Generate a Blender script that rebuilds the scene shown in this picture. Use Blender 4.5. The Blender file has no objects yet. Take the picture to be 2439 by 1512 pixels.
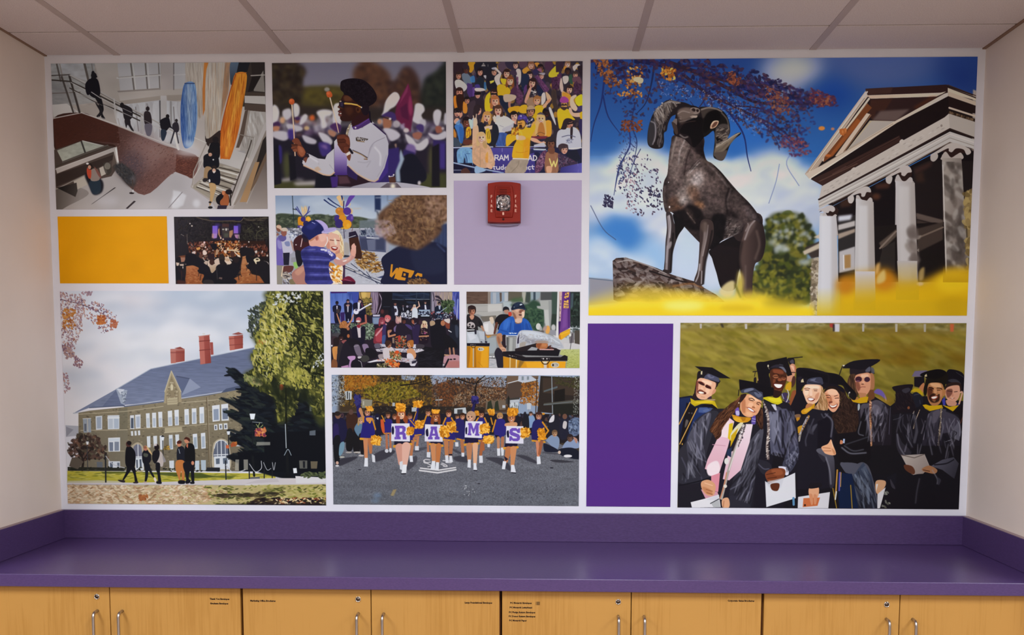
import bpy, bmesh, math
import numpy as np
from mathutils import Matrix, Vector
sc = bpy.context.scene
COL = sc.collection
# ---------------------------------------------------------------- camera, light, exposure
Z0 = 0.88                                     # height of the countertop above the floor
W, H, D = 3.29, 1.727+Z0, 5.2                 # alcove width, ceiling height, room depth
cam = bpy.data.cameras.new('camera'); cam_o = bpy.data.objects.new('camera', cam); COL.objects.link(cam_o)
cam.sensor_fit = 'HORIZONTAL'; cam.sensor_width = 36
cam.lens = 36*2403.9/2439
cam.shift_x = (1219.5-1224.24)/2439; cam.shift_y = (1070.52-756)/2439
rt = (0.999451438, 0.033052213, 0.002091539); up = (-0.00504576, 0.089551748, 0.995969389)
fw = (-0.032731691, 0.995433592, -0.089669397)
cam_o.matrix_world = Matrix(((rt[0], up[0], -fw[0], 1.7887), (rt[1], up[1], -fw[1], -3.63166),
                             (rt[2], up[2], -fw[2], 0.66045+Z0), (0, 0, 0, 1)))
cam.clip_start = .05
sc.camera = cam_o
w = bpy.data.worlds.new('world'); sc.world = w; w.use_nodes = True
w.node_tree.nodes['Background'].inputs[0].default_value = (.5, .48, .46, 1)
w.node_tree.nodes['Background'].inputs[1].default_value = .05
for lx, ly, e in ((-.4, -2.3, 53), (2., -2.3, 53), (4.4, -2.3, 53), (-.4, -4.85, 42), (2., -4.85, 42), (4.4, -4.85, 42)):   # six louvred ceiling fixtures
    L = bpy.data.lights.new('ceiling_light', 'AREA'); L.shape = 'RECTANGLE'; L.size = .55; L.size_y = 1.1
    L.energy = e; L.color = (.94, 1, 1.075); L.spread = math.radians(180)
    o = bpy.data.objects.new('ceiling_light', L); COL.objects.link(o); o.location = (lx, ly, H-.03)
sc.view_settings.view_transform = 'Standard'; sc.view_settings.look = 'None'
sc.view_settings.gamma = 1; sc.view_settings.use_curve_mapping = False
sc.view_settings.exposure = 0.0
# ---------------------------------------------------------------- helpers
def lin(c):
    c = np.asarray(c, float)
    return np.where(c <= .04045, c/12.92, ((c+.055)/1.055)**2.4)
def srgb(c):
    c = np.clip(c, 0, None)
    return np.where(c <= .0031308, c*12.92, 1.055*c**(1/2.4)-.055)
def rgb(h): return tuple(lin([int(h[i:i+2], 16)/255 for i in (0, 2, 4)]))+(1,)
class NT:
    def __init__(s, name):
        s.m = bpy.data.materials.new(name); s.m.use_nodes = True; s.t = s.m.node_tree
        s.b = s.t.nodes['Principled BSDF']
    def n(s, ty, **kw):
        x = s.t.nodes.new(ty)
        for k, v in kw.items():
            if k in x.inputs: x.inputs[k].default_value = v
            else: setattr(x, k, v)
        return x
    def l(s, a, b): s.t.links.new(a, b)
def noise_mat(name, c0, c1, scale=(40, 40, 40), rough=.6, spec=.3, bump=0., bscale=200., metal=0., detail=4, lo=.35, hi=.65, bstretch=(1, 1, 1)):
    a = NT(name)
    tc = a.n('ShaderNodeTexCoord'); mp = a.n('ShaderNodeMapping', Scale=scale); a.l(tc.outputs['Object'], mp.inputs[0])
    nz = a.n('ShaderNodeTexNoise', Scale=1., Detail=detail); a.l(mp.outputs[0], nz.inputs['Vector'])
    r = a.n('ShaderNodeValToRGB'); a.l(nz.outputs[0], r.inputs[0])
    r.color_ramp.elements[0].position = lo; r.color_ramp.elements[1].position = hi
    r.color_ramp.elements[0].color = rgb(c0); r.color_ramp.elements[1].color = rgb(c1)
    a.l(r.outputs[0], a.b.inputs['Base Color'])
    a.b.inputs['Roughness'].default_value = rough; a.b.inputs['Specular IOR Level'].default_value = spec
    a.b.inputs['Metallic'].default_value = metal
    if bump:
        m2 = a.n('ShaderNodeMapping', Scale=bstretch); a.l(tc.outputs['Object'], m2.inputs[0])
        n2 = a.n('ShaderNodeTexNoise', Scale=bscale, Detail=3.); a.l(m2.outputs[0], n2.inputs['Vector'])
        bp = a.n('ShaderNodeBump', Strength=bump, Distance=.002); a.l(n2.outputs[0], bp.inputs['Height'])
        a.l(bp.outputs[0], a.b.inputs['Normal'])
    return a.m
def plain(name, c, rough=.5, spec=.3, metal=0.):
    return noise_mat(name, c, c, rough=rough, spec=spec, metal=metal)
def bm_box(bm, x0, x1, y0, y1, z0, z1, bev=0., seg=2):
    r = bmesh.ops.create_cube(bm, size=1, matrix=Matrix.Translation(((x0+x1)/2, (y0+y1)/2, (z0+z1)/2)) @ Matrix.Diagonal((x1-x0, y1-y0, z1-z0, 1)))
    if bev:
        es = {e for v in r['verts'] for e in v.link_edges}
        bmesh.ops.bevel(bm, geom=list(es), offset=bev, segments=seg, affect='EDGES', profile=.5)
def bm_prism(bm, pts, y0, y1, inset=None):
    """outline in x,z between y0 (back) and y1 (front); inset gives the front outline"""
    q = inset or pts
    a = [bm.verts.new((x, y0, z)) for x, z in pts]; b = [bm.verts.new((x, y1, z)) for x, z in q]
    n = len(a)
    for i in range(n): bm.faces.new((a[i], a[(i+1) % n], b[(i+1) % n], b[i]))
    bm.faces.new(b); bm.faces.new(a[::-1])
    bmesh.ops.recalc_face_normals(bm, faces=bm.faces)
def bm_tube(bm, path, r, n=10):
    rings = []; P = [Vector(p) for p in path]
    ref = Vector((1, 0, 0))
    for i, p in enumerate(P):
        t = (P[min(i+1, len(P)-1)]-P[max(i-1, 0)]).normalized()
        u = (ref-t*ref.dot(t)).normalized(); v = t.cross(u)
        rings.append([bm.verts.new(p+(u*math.cos(k*2*math.pi/n)+v*math.sin(k*2*math.pi/n))*r) for k in range(n)])
    for a, b in zip(rings, rings[1:]):
        for k in range(n): bm.faces.new((a[k], a[(k+1) % n], b[(k+1) % n], b[k]))
    bm.faces.new(rings[0][::-1]); bm.faces.new(rings[-1])
    bmesh.ops.recalc_face_normals(bm, faces=bm.faces)
def bm_disc(bm, prof, n=24):
    """lathe about the y axis: prof is a list of (radius, y)"""
    rings = [[bm.verts.new((r*math.cos(k*2*math.pi/n), y, r*math.sin(k*2*math.pi/n))) for k in range(n)] for r, y in prof]
    for a, b in zip(rings, rings[1:]):
        for k in range(n): bm.faces.new((a[k], a[(k+1) % n], b[(k+1) % n], b[k]))
    bm.faces.new(rings[-1]); bm.faces.new(rings[0][::-1])
    bmesh.ops.recalc_face_normals(bm, faces=bm.faces)
def obj(name, bm, mat, parent=None, loc=(0, 0, 0), smooth=False, kind=None):
    me = bm if isinstance(bm, bpy.types.Mesh) else bpy.data.meshes.new(name)
    if me is not bm: bm.to_mesh(me); bm.free()
    if mat and not me.materials: me.materials.append(mat)
    if smooth:
        me.polygons.foreach_set('use_smooth', [True]*len(me.polygons))
    o = bpy.data.objects.new(name, me); COL.objects.link(o); o.location = loc
    if parent: o.parent = parent
    if kind: o['kind'] = kind
    return o
def box(name, x0, x1, y0, y1, z0, z1, mat, parent=None, bev=0., kind=None, seg=2):
    bm = bmesh.new(); bm_box(bm, x0, x1, y0, y1, z0, z1, bev, seg)
    return obj(name, bm, mat, parent, kind=kind)
def thing(name, loc, label, cat, group=None):
    o = bpy.data.objects.new(name, None); COL.objects.link(o); o.location = loc; o.empty_display_size = .05
    tag(o, label, cat, group); return o
def tag(o, label, cat, group=None):
    o['label'] = label; o['category'] = cat
    if group: o['group'] = group
# ---------------------------------------------------------------- room shell
M_white = noise_mat('white_wall_paint', 'e2e3ec', 'e9eaf2', (3, 3, 3), .55, .25, .05, 350)
M_cream = noise_mat('cream_wall_paint', 'e6d8cc', 'eaddd2', (3, 3, 3), .6, .25, .06, 350)
M_tile = noise_mat('ceiling_tile', 'cfc2c1', 'dcd0ce', (300, 300, 300), .9, .1, .35, 500, detail=2)
M_front = noise_mat('taupe_wall_paint', 'b4a89c', 'bab0a4', (3, 3, 3), .6, .25)
M_tee = plain('ceiling_tee', 'b8a8a4', .5, .3)
M_dark = plain('ceiling_joint', '4a342c', .9, .05)
M_floor = noise_mat('floor_carpet', 'b0a092', 'b8a89a', (60, 60, 60), .9, .1)
st = 'structure'
box('wall_back', -.12, W+.12, 0, .12, -.0, H+.15, M_white, kind=st)
R0, R1, AD = -2.9, W+2.9, -.72               # the room beyond is wider than the counter's alcove
box('wall_left', -.12, 0, AD, 0, 0, H+.15, M_cream, kind=st)
box('wall_right', W, W+.12, AD, 0, 0, H+.15, M_cream, kind=st)
box('wall_left_return', R0, -.12, AD, AD+.12, 0, H+.15, M_cream, kind=st)
box('wall_right_return', W+.12, R1, AD, AD+.12, 0, H+.15, M_cream, kind=st)
box('wall_left_far', R0-.12, R0, -D, AD+.12, 0, H+.15, M_front, kind=st)
box('wall_right_far', R1, R1+.12, -D, AD+.12, 0, H+.15, M_front, kind=st)
box('wall_front', R0-.12, R1+.12, -D-.12, -D, 0, H+.15, M_front, kind=st)
box('floor', R0-.12, R1+.12, -D-.12, .12, -.1, 0, M_floor, kind=st)
ceil = box('ceiling', R0, R1, -D, 0, H+.03, H+.1, M_dark, kind=st)
TB = [.2612+.6096*i for i in range(-5, 10)]
ys = [0, -.2502, -1.4694, -2.6886, -3.9078, -D]
def bay(xs, j, last=True):
    for i in range(len(xs)-1):
        a = xs[i]+(.009 if xs[i] in TB else .001); b = xs[i+1]-(.009 if xs[i+1] in TB else .003)
        box('ceiling_tile', a, b, ys[j+1]+.006, ys[j]-(.006 if j else .0035), H, H+.018, M_tile, ceil, bev=.001, seg=1)
bay([0]+[x for x in TB if 0 < x < W]+[W], 0)
for j in range(1, 5):
    bay([x for x in TB if (x > -.5 and x < W+.5)] if j > 1 else [0]+[x for x in TB if 0 < x < W]+[W], j)
for x in TB:
    if 0 < x < W: box('ceiling_tee', x-.012, x+.012, -D, -.001, H-.0015, H+.004, M_tee, ceil)
for a, b in ((R0, -.36), (W+.36, R1)): box('ceiling_border', a, b, -D, AD, H, H+.02, M_tile, ceil)
box('ceiling_edge_angle', W-.012, W-.0005, AD, -.0, H-.004, H+.001, plain('edge_angle', '8a6c58', .6), ceil)
box('ceiling_edge_angle', .0005, .010, AD, -.0, H-.003, H+.001, bpy.data.materials['edge_angle'], ceil)
# ---------------------------------------------------------------- countertop
M_lam = noise_mat('purple_laminate', '443060', '4d3869', (120, 120, 420), .29, .62, .03, 900)
M_lams = noise_mat('purple_laminate_splash', '46325e', '4e3968', (90, 90, 420), .42, .4, .03, 900)
M_caulk = plain('splash_cap', '3a2a4e', .5, .3)
ct = thing('countertop', (W/2, -.3, Z0), 'long purple laminate countertop with raised splash edges along the mural wall', 'countertop')
def local(o, root):
    o.location = Vector(o.location)-Vector(root.location); return o
tp = box('worktop', .001, W-.001, -.635, -.001, Z0-.0394, Z0, M_lam, ct, bev=.0022); local(tp, ct)
bs = box('back_splash', .001, W-.001, -.0185, -.0005, Z0+.0003, Z0+.104, M_lams, ct, bev=.0012); local(bs, ct)
ssl = box('side_splash', .0005, .0185, -.628, -.019, Z0+.0003, Z0+.104, M_lams, ct, bev=.0012); local(ssl, ct)
ssr = box('side_splash', W-.0185, W-.0005, -.628, -.019, Z0+.0003, Z0+.104, M_lams, ct, bev=.0012); local(ssr, ct)
M_cap = plain('taupe_edge_strip', '9a8488', .5, .3)
for s, x0, x1 in ((ssl, .0005, .0165), (ssr, W-.0165, W-.0005)):
    e = box('edge_strip', x0, x1, -.628, -.02, Z0+.104, Z0+.1055, M_cap, s); e['label'] = 'taupe unlaminated top edge'
# ---------------------------------------------------------------- cabinets
def wood_mat():
    a = NT('maple_veneer')
    tc = a.n('ShaderNodeTexCoord'); mp = a.n('ShaderNodeMapping', Scale=(150, 20, 5)); a.l(tc.outputs['Object'], mp.inputs[0])
    nz = a.n('ShaderNodeTexNoise', Scale=1., Detail=5., Roughness=.6); a.l(mp.outputs[0], nz.inputs['Vector'])
    m2 = a.n('ShaderNodeMapping', Scale=(6, 4, 2)); a.l(tc.outputs['Object'], m2.inputs[0])
    n2 = a.n('ShaderNodeTexNoise', Scale=1., Detail=3.); a.l(m2.outputs[0], n2.inputs['Vector'])
    mx = a.n('ShaderNodeMath', operation='ADD'); a.l(nz.outputs[0], mx.inputs[0]); a.l(n2.outputs[0], mx.inputs[1])
    r = a.n('ShaderNodeValToRGB'); a.l(mx.outputs[0], r.inputs[0])
    e = r.color_ramp.elements; e[0].position = .72; e[0].color = rgb('ab7b39'); e[1].position = 1.25; e[1].color = rgb('b68643')
    a.l(r.outputs[0], a.b.inputs['Base Color'])
    a.b.inputs['Roughness'].default_value = .38; a.b.inputs['Specular IOR Level'].default_value = .35
    return a.m
M_wood = wood_mat()
M_edge = noise_mat('veneer_edge', '6a3c1c', '7a4822', (100, 100, 5), .5)
M_steel = noise_mat('brushed_steel', 'a9a2a0', 'bdb6b4', (300, 300, 20), .3, .5, metal=1.)
M_chrome = plain('polished_chrome', 'd8d2cc', .12, .5, 1.)
M_slot = plain('keyway', '1a1210', .5)
M_ink = plain('black_label_print', '2e1c10', .6, .2)
YF = -.613
GRP = 'maple base cabinets under the purple countertop'
def text_mesh(s, size):
    cu = bpy.data.curves.new('label_text', 'FONT'); cu.body = s; cu.size = size; cu.resolution_u = 1; cu.offset = .0004
    cu.space_character = 1.02; cu.extrude = .0001
    o = bpy.data.objects.new('tmp', cu); COL.objects.link(o)
    me = bpy.data.meshes.new_from_object(o.evaluated_get(bpy.context.evaluated_depsgraph_get()))
    bpy.data.objects.remove(o); bpy.data.curves.remove(cu)
    return me
def handle_mesh():
    bm = bmesh.new(); z1, z0, y0, y1, r = -.118, -.23, YF+.002, YF-.032, .014
    P = [(0, y0, z1)]
    for k in range(7):
        t = k/6*math.pi/2; P.append((0, y1+r-r*math.sin(t), z1-r+r*math.cos(t)))
    for k in range(7):
        t = k/6*math.pi/2; P.append((0, y1+r-r*math.cos(t), z0+r-r*math.sin(t)))
    P.append((0, y0, z0))
    bm_tube(bm, P, .0046, 12)
    me = bpy.data.meshes.new('handle'); bm.to_mesh(me); bm.free(); me.materials.append(M_steel)
    me.polygons.foreach_set('use_smooth', [True]*len(me.polygons)); return me
HM = handle_mesh()
# unit: left, middle, right, label, left/right door text [(text, x, z, size)]
UN = [(.043, .4415, .8525, 'maple base cabinet at the left end under the purple counter',
       [('Forms & Envelopes', -.0205, -.088)], [('Thank You Envelopes', .754, -.0775), ('Graduate Envelopes', .7545, -.0915)]),
      (.8525, 1.2525, 1.65, 'maple base cabinet second from the left, two line-free doors with one small label each',
       [('Marketing Office Brochures', .8795, -.0818)], [('Large Foundational Envelopes', 1.540, -.081)]),
      (1.65, 2.0465, 2.4425, 'maple base cabinet with five lines of black labels on its left door',
       [('PC Monarch Envelopes', 1.679, -.0805), ('PC Monarch Letterhead', 1.6775, -.0945), ('PC Pledge Return Envelopes', 1.675, -.1095),
        ('PC Donor Return Envelopes', 1.6745, -.122), ('PC Monarch Paper', 1.676, -.135)], [('Corporate Gates Brochures', 2.337, -.067)]),
      (2.4425, 2.852, 3.248, 'maple base cabinet at the right end under the counter, doors without labels', [], [])]
UN[1] = UN[1][:3]+('maple base cabinet second from the left, a single line of label on each door',)+UN[1][4:]
for x0, xm, x1, lab, tl, tr in UN:
    c = thing('base_cabinet', ((x0+x1)/2, -.3, 0), lab, 'cabinet', GRP)
    def L(o): return local(o, c)
    bm = bmesh.new()
    bm_box(bm, x0+.0015, x0+.019, -.59, -.005, .1, Z0-.0396); bm_box(bm, x1-.019, x1-.0015, -.59, -.005, .1, Z0-.0396)
    bm_box(bm, x0+.019, x1-.019, -.59, -.005, .1, .118); bm_box(bm, x0+.019, x1-.019, -.02, -.005, .118, Z0-.0396)
    bm_box(bm, x0+.019, x1-.019, -.59, -.5, Z0-.058, Z0-.0396); bm_box(bm, x0+.019, x1-.019, -.57, -.02, .45, .468)
    L(obj('carcass', bm, M_edge, c))
    L(box('toe_kick', x0+.0015, x1-.0015, -.53, -.515, .0, .1, M_slot, c))
    for a, b, tx, sgn in ((x0, xm, tl, -1), (xm, x1, tr, 1)):
        ga = .0042 if a == x0 else .0012; gb = .0042 if b == x1 else .0012
        d = L(box('door', a+ga, b-gb, YF, YF+.019, .105, Z0-.042, M_wood, c, bev=.0012, seg=1))
        hx = xm+sgn*.039
        h = obj('handle', HM, None, d); h.location = (hx, 0, Z0); h['label'] = 'brushed steel wire pull'
        if sgn < 0:
            bm = bmesh.new(); bm_disc(bm, [(.0088, .004), (.0088, -.0012), (.0078, -.0026), (.0066, -.0026), (.0062, -.0014)], 24)
            k = obj('lock', bm, M_chrome, d, (xm-.0395, YF, Z0-.0735), True); k['label'] = 'round chrome cam lock'
            bm = bmesh.new(); bm_disc(bm, [(.0056, -.0005), (.0056, -.0021), (.004, -.0021), (.0034, -.0035), (.001, -.0038)], 20)
            k2 = obj('lock_keyway', bm, noise_mat('lock_plug', '4a3e38', '6a5e56', (300, 300, 300), .25, .5, metal=1.), d, (xm-.0395, YF, Z0-.0735), True)
        for s, tx_, tz in tx:
            if tx_ < x0: tx_ = x0+.008; s = s.split(' ', 1)[1]
            me = text_mesh(s, .0068); me.materials.append(M_ink)
            o = obj('label_text', me, M_ink, d, (tx_, YF-.0003, Z0+tz-.002)); o.rotation_euler = (math.pi/2, 0, 0)
            o['label'] = 'line of small black label lettering'
        if xm > 2 and xm < 2.1 and sgn < 0:
            bm = bmesh.new()
            for q, wd in ((0, .0008), (.003, .0025), (.0075, .0025), (.0115, .0008)): bm_box(bm, q, q+wd, -.0002, 0, 0, .0105)
            o = obj('label_text', bm, M_ink, d, (1.757, YF-.0002, Z0-.0862)); o['label'] = 'small black bar mark'
for a, b in ((.001, .0415), (3.2495, W-.001)):
    f = box('trim_1' if a < 1 else 'trim_2', a, b, -.612, -.59, .1, Z0-.0396, M_wood, kind=st)
# ---------------------------------------------------------------- fire alarm strobe
M_red = noise_mat('red_plastic', '8e1e0a', '96220c', (20, 20, 20), .5, .2)
M_redd = plain('grille_shadow_red', '3c0a04', .7)
M_lens = plain('clear_lens', 'ffffff', .05, .5)
b_ = bpy.data.materials['clear_lens'].node_tree.nodes['Principled BSDF']; b_.inputs['Transmission Weight'].default_value = 1; b_.inputs['IOR'].default_value = 1.3
M_refl = noise_mat('strobe_reflector', '5a5660', 'f4f0f2', (120, 120, 90), .08, .5, metal=1., lo=.4, hi=.6)
M_pale = plain('pale_pink_lettering', 'f2b8a4', .6)
M_grey = plain('grey_base', '8c7f98', .6)
AX, AZ = 1.6335, 1.2055+Z0
al = thing('fire_alarm', (AX, -.004, AZ), 'red fire alarm horn strobe with clear lens on the lilac panel', 'fire alarm')
def arch(w, zt, zb, at, ab, n=12):
    P = [(-w+2*w*i/n, zt+at*(1-(2*i/n-1)**2)) for i in range(n+1)]
    return P+[(w-2*w*i/n, zb-ab*(1-(2*i/n-1)**2)) for i in range(n+1)]
bm = bmesh.new(); bm_prism(bm, arch(.0585, .066, -.068, .0065, .003), -.004, -.034, arch(.0565, .0645, -.0655, .006, .003))
obj('housing', bm, M_red, al)
bm = bmesh.new(); bm_prism(bm, arch(.05, -.07, -.0745, 0, .0045), .002, -.012); obj('mounting_base', bm, M_grey, al)
bm = bmesh.new()
out = [(-.031, .056), (.029, .056), (.0345, .022), (.0365, -.012), (.030, -.053), (-.029, -.053), (-.034, -.012), (-.033, .022)]
bm_prism(bm, out, -.034, -.041, [(x*.95, z*.97) for x, z in out]); fc = obj('front_panel', bm, M_red, al)
me = None
for i in range(7):
    z = .0505-.0055*i; hw = .0255 if i else .022
    bm = bmesh.new(); bm_box(bm, -hw-.001, hw-.001, -.0435, -.041, z-.0017, z+.0017, .0007, 1); obj('grille_slat', bm, M_red, al)
    if 1 <= i <= 5:
        bm = bmesh.new(); bm_box(bm, -.0145, .0105, -.0418, -.041, z-.0045, z-.0013); g = obj('grille_slot', bm, M_redd, al); g['label'] = 'dark slot between red slats'
for i in range(4):
    z = -.0365-.0042*i; bm = bmesh.new(); bm_box(bm, -.0265, .0265, -.0424, -.041, z-.0013, z+.0013, .0005, 1); obj('grille_slat', bm, M_red, al)
def rrect(w, h, r, n=5):
    P = []
    for cx, cz, a0 in ((w-r, h-r, 0), (-w+r, h-r, 90), (-w+r, -h+r, 180), (w-r, -h+r, 270)):
        for k in range(n+1):
            a = math.radians(a0+90*k/n); P.append((cx+r*math.cos(a), cz+r*math.sin(a)))
    return P
def shift(P, dx, dz): return [(x+dx, z+dz) for x, z in P]
bm = bmesh.new(); bm_prism(bm, shift(rrect(.0255, .028, .009), -.002, -.004), -.041, -.0455, shift(rrect(.0245, .027, .009), -.002, -.004)); obj('strobe_reflector', bm, M_refl, al)
bm = bmesh.new(); bm_disc(bm, [(.019, .002), (.0195, -.001), (.0175, -.0025), (.0165, -.001), (.008, .0005), (.002, .001)], 28); r_ = obj('reflector_dish', bm, M_refl, al, (-.002, -.0462, -.004), True)
bm = bmesh.new(); bm_tube(bm, [(-.012, 0, -.001), (-.004, -.002, .001), (.002, -.003, .004), (.011, 0, -.001)], .0022, 8); obj('flash_tube', bm, plain('flash_tube', 'f6f2ee', .1), al, (-.002, -.049, -.004), True)
bm = bmesh.new(); bm_prism(bm, shift(rrect(.024, .0265, .009), -.002, -.004), -.0456, -.056, shift(rrect(.016, .018, .007), -.002, -.004)); obj('strobe_lens', bm, M_lens, al)
bm = bmesh.new(); bm_box(bm, -.0055, .0015, -.047, -.041, -.046, -.035, .002, 2); obj('lens_tab', bm, M_pale, al)
bm = bmesh.new(); bm_disc(bm, [(.004, .003), (.004, -.001), (.001, -.0012)], 14); obj('screw', bm, M_redd, al, (-.002, -.035, -.0585))
for sx in (-.0435, .041):
    for i, ch in enumerate('FIRE'):
        me = text_mesh(ch, .0135); me.materials.append(M_pale)
        o = obj('letter', me, M_pale, al, (sx-(.0035 if ch != 'I' else .0015), -.0348, .0155-.0162*i)); o.rotation_euler = (math.pi/2, 0, 0)
# ---------------------------------------------------------------- print painter
# The wall prints are flat pictures: their colours are drawn here with numpy
# (polygons, smooth blobs, strokes, speckle) from coordinate lists.
SS = 1.5                                       # print texels per photo pixel
def homography(src, dst):
    A = []
    for (x, y), (u, v) in zip(src, dst):
        A += [[x, y, 1, 0, 0, 0, -u*x, -u*y, -u], [0, 0, 0, x, y, 1, -v*x, -v*y, -v]]
    return np.linalg.svd(np.array(A, float))[2][-1].reshape(3, 3)
def hexcol(s):
    return np.array([int(s[i:i+2], 16)/255 for i in (0, 2, 4)], np.float32)
def smooth(P, closed=True, n=5):
    P = np.asarray(P, float)
    if len(P) < 3: return P
    if closed: Q = np.vstack([P[-1:], P, P[:2]])
    else: Q = np.vstack([2*P[:1]-P[1:2], P, 2*P[-1:]-P[-2:-1]])
    t = np.linspace(0, 1, n, endpoint=False)[:, None]
    out = []
    for i in range(1, len(Q)-2):
        a, b, c, d = Q[i-1], Q[i], Q[i+1], Q[i+2]
        out.append(.5*((2*b)+(c-a)*t+(2*a-5*b+4*c-d)*t**2+(3*b-a-3*c+d)*t**3))
    if not closed: out.append(Q[-2:-1])
    return np.vstack(out)
def box1(a, r, ax):
    r = int(r)
    if r < 1: return a
    pad = [(0, 0)]*a.ndim; pad[ax] = (r+1, r)
    c = np.cumsum(np.pad(a, pad, mode='edge'), axis=ax, dtype=np.float64)
    n = a.shape[ax]
    hi = np.take(c, range(2*r+1, 2*r+1+n), axis=ax); lo = np.take(c, range(0, n), axis=ax)
    return ((hi-lo)/(2*r+1)).astype(np.float32)
def blur(a, s):
    if s < .25: return a
    if s < .9:
        k = s*s/2.
        for ax in (0, 1):
            p = np.concatenate([np.take(a, [0], ax), a, np.take(a, [-1], ax)], ax)
            n = a.shape[ax]
            a = a*(1-2*k)+k*(np.take(p, range(0, n), ax)+np.take(p, range(2, n+2), ax))
        return a
    r = (math.sqrt(4*s*s+1)-1)/2
    for k in range(3):
        q = int(r+(k+.5)/3)
        for ax in (0, 1): a = box1(a, q, ax)
    return a
def vnoise(h, w, sx, sy, rng):
    gh, gw = int(h/sy)+3, int(w/sx)+3
    g = rng.random((gh, gw)).astype(np.float32)
    y = np.arange(h)/sy; x = np.arange(w)/sx
    yi = y.astype(int); xi = x.astype(int)
    fy = (y-yi)[:, None]; fx = (x-xi)[None]
    fy = fy*fy*(3-2*fy); fx = fx*fx*(3-2*fx)
    a = g[yi][:, xi]; b = g[yi][:, xi+1]; c = g[yi+1][:, xi]; d = g[yi+1][:, xi+1]
    return (a*(1-fx)+b*fx)*(1-fy)+(c*(1-fx)+d*fx)*fy-.5
class Canvas:
    def __init__(s, quad, seed):
        q = np.array(quad)
        s.w = int(round(SS*(q[1:3, 0].mean()-q[[0, 3], 0].mean())))
        s.h = int(round(SS*(q[2:, 1].mean()-q[:2, 1].mean())))
        s.H = homography(quad, [(0, 0), (s.w, 0), (s.w, s.h), (0, s.h)])
        s.a = np.zeros((s.h, s.w, 3), np.float32)
        s.rng = np.random.default_rng(seed)
        s.o = (0, 0, 1.); s.clip = None; s.names = {}
    def pt(s, P):
        P = np.asarray(P, float)*s.o[2]+s.o[:2]
        q = np.c_[P, np.ones(len(P))]@s.H.T
        return q[:, :2]/q[:, 2:]
    def mask(s, P, pad=0):
        x0 = max(0, int(math.floor(P[:, 0].min()))-pad); x1 = min(s.w, int(math.ceil(P[:, 0].max()))+pad+1)
        y0 = max(0, int(math.floor(P[:, 1].min()))-pad); y1 = min(s.h, int(math.ceil(P[:, 1].max()))+pad+1)
        if x1 <= x0 or y1 <= y0: return None
        V = 4; h, w = y1-y0, x1-x0
        Y = y0+(np.arange(h*V)+.5)/V
        A, B = P, np.roll(P, -1, 0)
        c = (A[:, 1][None] <= Y[:, None]) != (B[:, 1][None] <= Y[:, None])
        r, e = np.nonzero(c)
        acc = np.zeros(h*(w+2))
        if len(r):
            x = A[e, 0]+(Y[r]-A[e, 1])*(B[e, 0]-A[e, 0])/(B[e, 1]-A[e, 1])
            x = np.clip(x-x0, 0, w); k = np.lexsort((x, r)); x = x[k]; r = r[k]//V
            sg = np.where(np.arange(len(x)) % 2 == 0, 1., -1.)/V
            f = x.astype(int); fr = x-f
            acc += np.bincount(r*(w+2)+f, sg*(1-fr), h*(w+2))
            acc += np.bincount(r*(w+2)+f+1, sg*fr, h*(w+2))
        m = np.cumsum(acc.reshape(h, w+2), 1)[:, :w]
        return x0, y0, np.clip(m, 0, 1).astype(np.float32)
    def comp(s, x0, y0, m, col, al=1.):
        h, w = m.shape
        m = m*al
        if s.clip is not None: m = m*s.clip[y0:y0+h, x0:x0+w]
        m = m[..., None]; t = s.a[y0:y0+h, x0:x0+w]
        t += (col-t)*m
    def fill(s, P, c, al=1., bl=0.):
        pad = int(bl*3)+1 if bl else 0
        r = s.mask(P, pad)
        if r is None: return
        x0, y0, m = r
        if bl: m = blur(m, bl)
        s.comp(x0, y0, m, c, al)
    def stroke(s, P, w0, w1, c, al=1., bl=0.):
        R = max(w0, w1)/2+2+bl*3
        x0 = max(0, int(P[:, 0].min()-R)); x1 = min(s.w, int(P[:, 0].max()+R)+2)
        y0 = max(0, int(P[:, 1].min()-R)); y1 = min(s.h, int(P[:, 1].max()+R)+2)
        if x1 <= x0 or y1 <= y0: return
        m = np.zeros((y1-y0, x1-x0), np.float32)
        L = np.r_[0, np.cumsum(np.hypot(*np.diff(P, axis=0).T))]; T = max(L[-1], 1e-6)
        for i in range(len(P)-1):
            a, b = P[i], P[i+1]
            ra = (w0+(w1-w0)*L[i]/T)/2; rb = (w0+(w1-w0)*L[i+1]/T)/2; q = max(ra, rb)+1.5
            u0 = max(x0, int(min(a[0], b[0])-q)); u1 = min(x1, int(max(a[0], b[0])+q)+2)
            v0 = max(y0, int(min(a[1], b[1])-q)); v1 = min(y1, int(max(a[1], b[1])+q)+2)
            if u1 <= u0 or v1 <= v0: continue
            X = np.arange(u0, u1)[None]+.5-a[0]; Yy = np.arange(v0, v1)[:, None]+.5-a[1]
            d = b-a; l2 = d@d+1e-9
            t = np.clip((X*d[0]+Yy*d[1])/l2, 0, 1)
            D = np.hypot(X-t*d[0], Yy-t*d[1]); r = ra+(rb-ra)*t
            cv = np.clip(r-D+.5, 0, 1)*np.minimum(1, 2*r)
            mm = m[v0-y0:v1-y0, u0-x0:u1-x0]; np.maximum(mm, cv, out=mm)
        if bl: m = blur(m, bl)
        s.comp(x0, y0, m, c, al)
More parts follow.
